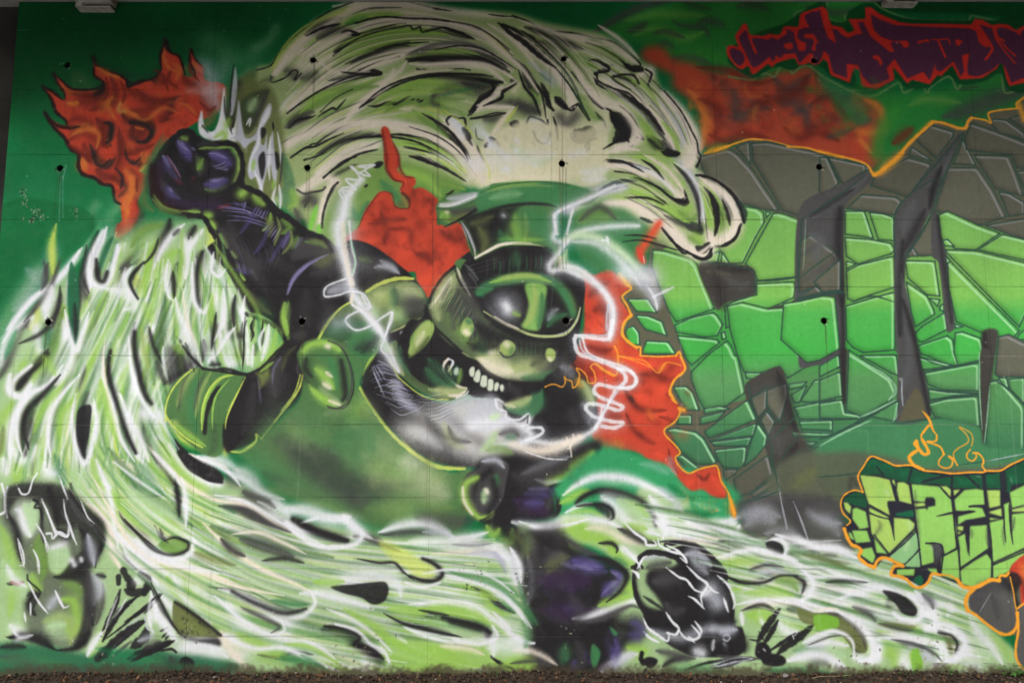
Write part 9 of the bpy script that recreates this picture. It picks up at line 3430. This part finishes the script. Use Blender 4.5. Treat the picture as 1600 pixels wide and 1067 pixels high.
def panel(x0, x1, z0, z1, hole, proud):
    bm = bmesh.new(); y = -proud
    xa, xb, za, zb = x0 + GAP, x1 - GAP, z0 + GAP, z1 - GAP
    c = .0012     # small arris
    def q(pts): return bm.faces.new([bm.verts.new(p) for p in pts])
    ring = [(xa+c, za+c), (xb-c, za+c), (xb-c, zb-c), (xa+c, zb-c)]
    outr = [(xa, za), (xb, za), (xb, zb), (xa, zb)]
    for i in range(4):
        j = (i + 1) % 4
        q([(outr[i][0], y+c, outr[i][1]), (outr[j][0], y+c, outr[j][1]), (ring[j][0], y, ring[j][1]), (ring[i][0], y, ring[i][1])])
        q([(outr[i][0], y+.02, outr[i][1]), (outr[j][0], y+.02, outr[j][1]), (outr[j][0], y+c, outr[j][1]), (outr[i][0], y+c, outr[i][1])])
    if hole is None:
        q([(p[0], y, p[1]) for p in ring])
    else:
        hx, hz = hole; s = .06
        sq = [(hx-s, hz-s), (hx+s, hz-s), (hx+s, hz+s), (hx-s, hz+s)]
        for i in range(4):
            j = (i + 1) % 4
            q([(ring[i][0], y, ring[i][1]), (ring[j][0], y, ring[j][1]), (sq[j][0], y, sq[j][1]), (sq[i][0], y, sq[i][1])])
        N = 20; rr_ = [RH * (1 + random.uniform(-.10, .10)) for _ in range(N)]
        def sqp(a):
            cx, cz = math.cos(a), math.sin(a); k = s / max(abs(cx), abs(cz)); return (hx + cx * k, hz + cz * k)
        A = [math.pi / 4 + 2 * math.pi * k / N for k in range(N)]
        for k in range(N):
            a, b2 = A[k], A[(k+1) % N]; r1, r2 = rr_[k], rr_[(k+1) % N]
            p1, p2 = sqp(a), sqp(b2)
            i1 = (hx + math.cos(a) * r1, hz + math.sin(a) * r1); i2 = (hx + math.cos(b2) * r2, hz + math.sin(b2) * r2)
            q([(p1[0], y, p1[1]), (p2[0], y, p2[1]), (i2[0], y, i2[1]), (i1[0], y, i1[1])])
            q([(i1[0], y, i1[1]), (i2[0], y, i2[1]), (i2[0], y+.018, i2[1]), (i1[0], y+.018, i1[1])])
    bmesh.ops.remove_doubles(bm, verts=bm.verts, dist=1e-5)
    bmesh.ops.recalc_face_normals(bm, faces=bm.faces)
    return bm
hw = [tuple(float(a) for a in wall(u, v)) for u, v in HOLES]
for i in range(len(XS) - 1):
    for j in range(len(ZS) - 1):
        h = next(((hx, hz) for hx, hz in hw if XS[i] < hx < XS[i+1] and ZS[j] < hz < ZS[j+1]), None)
        o = from_bm('concrete_panel', panel(XS[i], XS[i+1], ZS[j], ZS[j+1], h, random.uniform(0, .0012)), M_paint, wallo)
        uvs(o.data)
# core behind the panels, with the joints' painted bottoms and openings for the tie holes
bm = bmesh.new()
def core():
    # joints are shallow: strips of core right behind each seam, the mass further back
    for z in ZS[1:-1]: box(bm, X0 + .001, X1 - .001, .0035, .016, z - .012, z + .012)
    for x in XS[1:-1]:
        for a, b_ in zip(ZS[:-1], ZS[1:]): box(bm, x - .012, x + .012, .0035, .016, a + .0125, b_ - .0125)
    box(bm, X0, X1, .13, .9, Z0, Z1)
core()
o = from_bm('wall_core', bm, M_paint, wallo); uvs(o.data)
tube = None
for hx, hz in hw:
    if tube is None:
        bm = bmesh.new(); N = 20; rings = []
        for (r, y) in ((.040, .0185), (.0285, .0188), (.0275, .09), (.0, .095)):
            rings.append([bm.verts.new((math.cos(2*math.pi*k/N)*r, y, math.sin(2*math.pi*k/N)*r)) for k in range(N)] if r else [bm.verts.new((0, y, 0))])
        for a, b_ in zip(rings[:-1], rings[1:]):
            for k in range(N):
                l = (k + 1) % N
                bm.faces.new([a[k], a[l], b_[l], b_[k]] if len(b_) > 1 else [a[k], a[l], b_[0]])
        o = from_bm('tie_hole', bm, M_hole, wallo); tube = o.data
    else: o = link('tie_hole', tube, None, wallo)
    o.location = (hx, 0, hz)

# ---------------------------------------------------------------- bridge: deck slab over the wall, pier beside it
bm = bmesh.new()
OVER = 1.25
box(bm, -9.5, 12.0, -OVER, 6.0, Z1 + .005, Z1 + .55)
deck = empty('bridge_deck', (0, 0, Z1)); tag(deck, 'dark concrete bridge deck resting over the top of the painted wall', 'bridge')
o = from_bm('deck_slab', bm, M_deck, deck); o.location = (0, 0, -Z1)
bm = bmesh.new(); box(bm, -9.5, 12.0, -OVER - .35, -OVER, Z1 - .15, Z1 + .85)
o = from_bm('edge_beam', bm, M_deck, deck); o.location = (0, 0, -Z1)
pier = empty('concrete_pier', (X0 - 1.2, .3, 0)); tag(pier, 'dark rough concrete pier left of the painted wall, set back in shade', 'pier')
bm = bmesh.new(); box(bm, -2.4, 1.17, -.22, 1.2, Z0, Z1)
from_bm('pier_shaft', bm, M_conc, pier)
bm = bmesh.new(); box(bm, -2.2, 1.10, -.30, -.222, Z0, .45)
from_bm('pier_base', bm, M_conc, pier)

# ---------------------------------------------------------------- two broken bearing pads under the deck edge
def pad(u0, u1, v1, label):
    x0, z = (float(a) for a in wall(u0, v1)); x1 = float(wall(u1, v1)[0])
    r = empty('bearing_pad', (x0, 0, z)); tag(r, label, 'bearing pad', 'bearing pads under the deck')
    wd = x1 - x0; h = Z1 - z
    bm = bmesh.new(); box(bm, .02, wd, -.075, -.0015, .048, h - .002, .004); from_bm('block', bm, M_board, r)
    bm = bmesh.new(); box(bm, .0, wd * .97, -.10, -.0015, .028, .046, .003); from_bm('ledge', bm, M_mortar, r)
    bm = bmesh.new(); box(bm, .05, wd * .95, -.06, -.0015, .006, .027, .003); from_bm('timber_strip', bm, M_twig, r)
    bm = bmesh.new(); box(bm, .0, wd * .96, -.085, -.0015, -.008, .005, .002); from_bm('lower_ledge', bm, M_mortar, r)
    bm = bmesh.new(); vs = box(bm, -.025, .035, -.09, -.0015, -.004, h - .01, .006); from_bm('side_cheek', bm, M_mortar, r)
    _pad_extras(r, wd, h)
def _pad_extras(r, wd, h):
    for k in range(3):
        x = wd * (.25 + .25 * k); bm = bmesh.new(); bmesh.ops.create_cone(bm, cap_ends=True, segments=8, radius1=.006, radius2=.006, depth=.012)
        for v in bm.verts: v.co = Vector((v.co.x + x, v.co.z - .079, v.co.y + h * .55))
        from_bm('bolt', bm, M_twig, r)
pad(131, 182, 19, 'pale broken bearing pad above the orange flames at the left end')
pad(1382, 1428, 12, 'small grey bearing pad above the dark purple lettering at the right')

# ---------------------------------------------------------------- ground
def gh(x, y):
    d_ = max(0., -y)
    s = .008 * math.exp(-(d_ / .22) ** 2) if d_ < 3 else 0
    return s + .010 * math.sin(x * 2.3 + 1) * math.exp(-d_) + .006 * math.sin(x * 7.1 + y * 3)
bm = bmesh.new()
xs = np.concatenate([np.linspace(-60, -6, 10)[:-1], np.linspace(-6, 8, 420), np.linspace(8, 60, 10)[1:]])
ys = np.concatenate([[-60, -30, -12], np.linspace(-6, -1.2, 14)[:-1], np.linspace(-1.2, -.0005, 40), [2.5, 12]])
g = [[None] * len(ys) for _ in xs]
for a, x in enumerate(xs):
    for b_, y in enumerate(ys):
        r = random.gauss(0, 1) * (.006 if (-1.2 <= y <= 0 and -6 <= x <= 8) else .002)
        g[a][b_] = bm.verts.new((x, y, gh(x, min(y, 0)) + r - .005))
for a in range(len(xs) - 1):
    for b_ in range(len(ys) - 1):
        bm.faces.new([g[a][b_], g[a+1][b_], g[a+1][b_+1], g[a][b_+1]])
o = from_bm('ground', bm, M_soil, None, True); tag(o, 'bare dark brown soil along the foot of the wall', None, None, 'structure')

bm = bmesh.new()  # pale ground added out of view to bounce light up the wall
xs2 = np.linspace(-60, 60, 121); vv = [[bm.verts.new((x, y, .03)) for y in (-40, -20, -10, -5, -2.2, -1.5)] for x in xs2]
for a in range(len(xs2) - 1):
    for b_ in range(5): bm.faces.new([vv[a][b_], vv[a+1][b_], vv[a+1][b_+1], vv[a][b_+1]])
o = from_bm('bounce_ground', bm, M_bounce); tag(o, 'unseen pale gravel strip added to bounce light onto the wall', None, None, 'structure')

# leaf litter and crumbs of soil: nobody could count them
def leafmesh(bm, x, y, z, s, a, tilt):
    n = 6; pr = [0, .7, 1, .85, .4, 0]
    L = []; R_ = []
    for k in range(n):
        u = k / (n - 1) - .5; wv = pr[k] * .28
        cz = .16 * math.sin((u + .5) * 3.1 + tilt * 4)
        for sgn, lst in ((-1, L), (1, R_)):
            px, py, pz = u, sgn * wv, cz + abs(wv) * .3 * tilt
            X = px * math.cos(a) - py * math.sin(a); Y = px * math.sin(a) + py * math.cos(a)
            lst.append(bm.verts.new((x + X * s, y + Y * s * math.cos(tilt), z + (pz + Y * math.sin(tilt)) * s)))
    for k in range(n - 1): bm.faces.new([L[k], L[k+1], R_[k+1], R_[k]])
for (nm, m, n, sm) in (('leaf_litter', M_leaf1, 900, .032), ('leaf_litter', M_leaf3, 120, .018), ('leaf_litter', M_leaf2, 12, .028)):
    bm = bmesh.new()
    for _ in range(n):
        x = random.uniform(-5.2, 6.2); y = -abs(random.gauss(0, .28)) - .02
        s = random.uniform(.4, 1.2) * sm
        leafmesh(bm, x, y, gh(x, y) + .008 + s * .15, s, random.uniform(0, 6.28), random.uniform(-.7, .9))
    o = from_bm(nm, bm, m); tag(o, {M_leaf1: 'dead brown leaves scattered along the foot of the wall', M_leaf3: 'pale dry leaf fragments scattered in the soil by the wall', M_leaf2: 'small orange fallen leaves scattered in the soil by the wall'}[m], None, None, 'stuff')
bm = bmesh.new()
for _ in range(2200):
    x = random.uniform(-5.2, 6.2); y = -abs(random.gauss(0, .12)) - .004; s = random.uniform(.004, .016)
    z = gh(x, y) + s * .4
    v = [bm.verts.new((x + a * s * random.uniform(.6, 1.3), y + b_ * s, z + c * s * random.uniform(.6, 1.2))) for a, b_, c in ((1,0,0),(-1,0,0),(0,1,0),(0,-1,0),(0,0,1),(0,0,-1))]
    for f in ((0,2,4),(2,1,4),(1,3,4),(3,0,4),(2,0,5),(1,2,5),(3,1,5),(0,3,5)): bm.faces.new([v[k] for k in f])
o = from_bm('soil_crumbs', bm, M_soil); tag(o, 'crumbs of dark soil banked against the wall', None, None, 'stuff')

# single plants, twigs and stones
def blade(bm, x, y, z, h, lean, a, w_):
    n = 5; prev = None
    for k in range(n):
        u = k / (n - 1); r = lean * u * u; ww = w_ * (1 - u * .92)
        c = (x + math.cos(a) * r, y + math.sin(a) * r, z + h * u * (1 - .25 * u * lean / max(h, .01) * .5))
        p = (bm.verts.new((c[0] - math.sin(a) * ww, c[1] + math.cos(a) * ww, c[2])), bm.verts.new((c[0] + math.sin(a) * ww, c[1] - math.cos(a) * ww, c[2])))
        if prev: bm.faces.new([prev[0], p[0], p[1], prev[1]])
        prev = p
def tuft(u, h, n, m, label, y=-.07):
    x = float(wall(u, 1045)[0]); r = empty('grass_tuft', (x, y, gh(x, y) - .005)); tag(r, label, 'grass tuft', 'grass tufts at the foot of the wall')
    for k in range(min(n, 40)):
        bm = bmesh.new()
        blade(bm, random.gauss(0, .02), random.gauss(0, .012), 0, h * random.uniform(.5, 1.1), h * random.uniform(.1, .7), random.uniform(0, 6.28), .0022)
        from_bm('blade', bm, m, r)
for a in [(655,.085,7,M_straw,'thin pale grass stalks leaning below the smoke at mid left'),(527,.07,6,M_straw,'short straw-coloured grass stalks left of the pale leaning ones'),
          (773,.10,9,M_green,'thin dark grass blades standing just left of the purple legs'),(690,.05,9,M_green,'low green grass tuft under the lime flames'),
          (1318,.05,10,M_green,'small green grass tuft at the wall foot below the skull splinters'),(1425,.05,12,M_green,'low green tuft under the white curl left of the clover'),
          (235,.05,7,M_green,'small tuft under the painted grass blades'),(1225,.045,8,M_straw,'dry tuft beside the pale stones at the wall foot'),(905,.04,7,M_green,'tiny tuft below the purple legs'),
          (1500,.045,9,M_straw,'dry straw tuft just left of the clover plant')]:
    tuft(*a)
def clover(u, n, label, sc=1.):
    x = float(wall(u, 1045)[0]); y = -.08; r = empty('clover_plant', (x, y, gh(x, y) - .004)); tag(r, label, 'weed', 'weeds at the foot of the wall')
    for k in range(n):
        a = random.uniform(0, 6.28); d_ = random.uniform(.01, .07) * sc; h = random.uniform(.02, .07) * sc
        bm = bmesh.new(); blade(bm, 0, 0, 0, h, d_, a, .0012); from_bm('stem', bm, M_green, r)
        cx, cy, cz = math.cos(a) * d_, math.sin(a) * d_, h * .93
        for q_ in range(3):
            bm = bmesh.new(); b0 = random.uniform(0, 1) + q_ * 2.09
            leafmesh(bm, cx + math.cos(b0) * .009 * sc, cy + math.sin(b0) * .009 * sc, cz, .022 * sc, b0, random.uniform(-.5, .5)); from_bm('leaf', bm, M_green, r)
clover(1582, 12, 'leafy green clover plant at the wall foot, far right', 1.35)
clover(1478, 6, 'small green weed at the wall foot left of the big clover', .9)
clover(1560, 7, 'second small green weed touching the big clover on its left', 1.0)
clover(408, 4, 'tiny green weed at the wall foot below the lime flames, left half', .7)
clover(1400, 5, 'small weed below the painted white curl', .8)
def stone(u, y, s, label):
    x = float(wall(u, 1050)[0]); bm = bmesh.new(); bmesh.ops.create_icosphere(bm, subdivisions=2, radius=s)
    for v in bm.verts: v.co = Vector((v.co.x * 1.3, v.co.y, v.co.z * .65)) * random.uniform(.86, 1.1)
    o = from_bm('stone', bm, M_stone, None, True); o.location = (x, y, gh(x, y) + s * .25); o.rotation_euler = (0, 0, random.uniform(0, 3)); tag(o, label, 'stone', 'small stones lying by the wall')
stone(1222, -.07, .022, 'largest pale stone by the wall, below the painted black splinters')
stone(1236, -.05, .014, 'small pale stone just right of the largest one')
stone(345, -.12, .012, 'small stone in the soil below the painted white splash')
stone(566, -.06, .013, 'pinkish pebble by the wall left of the middle')
stone(512, -.05, .010, 'tiny pebble left of the pinkish one')
stone(1440, -.12, .013, 'grey pebble in the soil right of the dry grass')
def twig(u, y, L, a, label):
    x = float(wall(u, 1055)[0]); bm = bmesh.new(); n = 6; prev = None
    for k in range(n):
        t_ = k / (n - 1) - .5; cx = t_ * L; cy = .01 * math.sin(k * 1.7); r_ = .0028 * (1.2 - .7 * (k / n))
        ring = [bm.verts.new((cx, cy + math.cos(q * 1.57) * r_, .008 + .006 * math.sin(k) + math.sin(q * 1.57) * r_)) for q in range(4)]
        if prev:
            for q in range(4): bm.faces.new([prev[q], prev[(q+1) % 4], ring[(q+1) % 4], ring[q]])
        prev = ring
    o = from_bm('twig', bm, M_twig if L < .3 else M_straw); o.location = (x, y, gh(x, y) + .004); o.rotation_euler = (0, -.04, a); tag(o, label, 'twig', 'twigs lying by the wall')
twig(655, -.1, .22, .5, 'short dark twig lying under the pale leaning grass')
twig(1290, -.12, .32, .2, 'long pale dry stalk on the soil right of the skull splinters')
twig(250, -.16, .18, -.3, 'short dark twig on the soil under the painted grass blades')
twig(960, -.1, .2, .1, 'short dark twig on the soil below the purple legs')
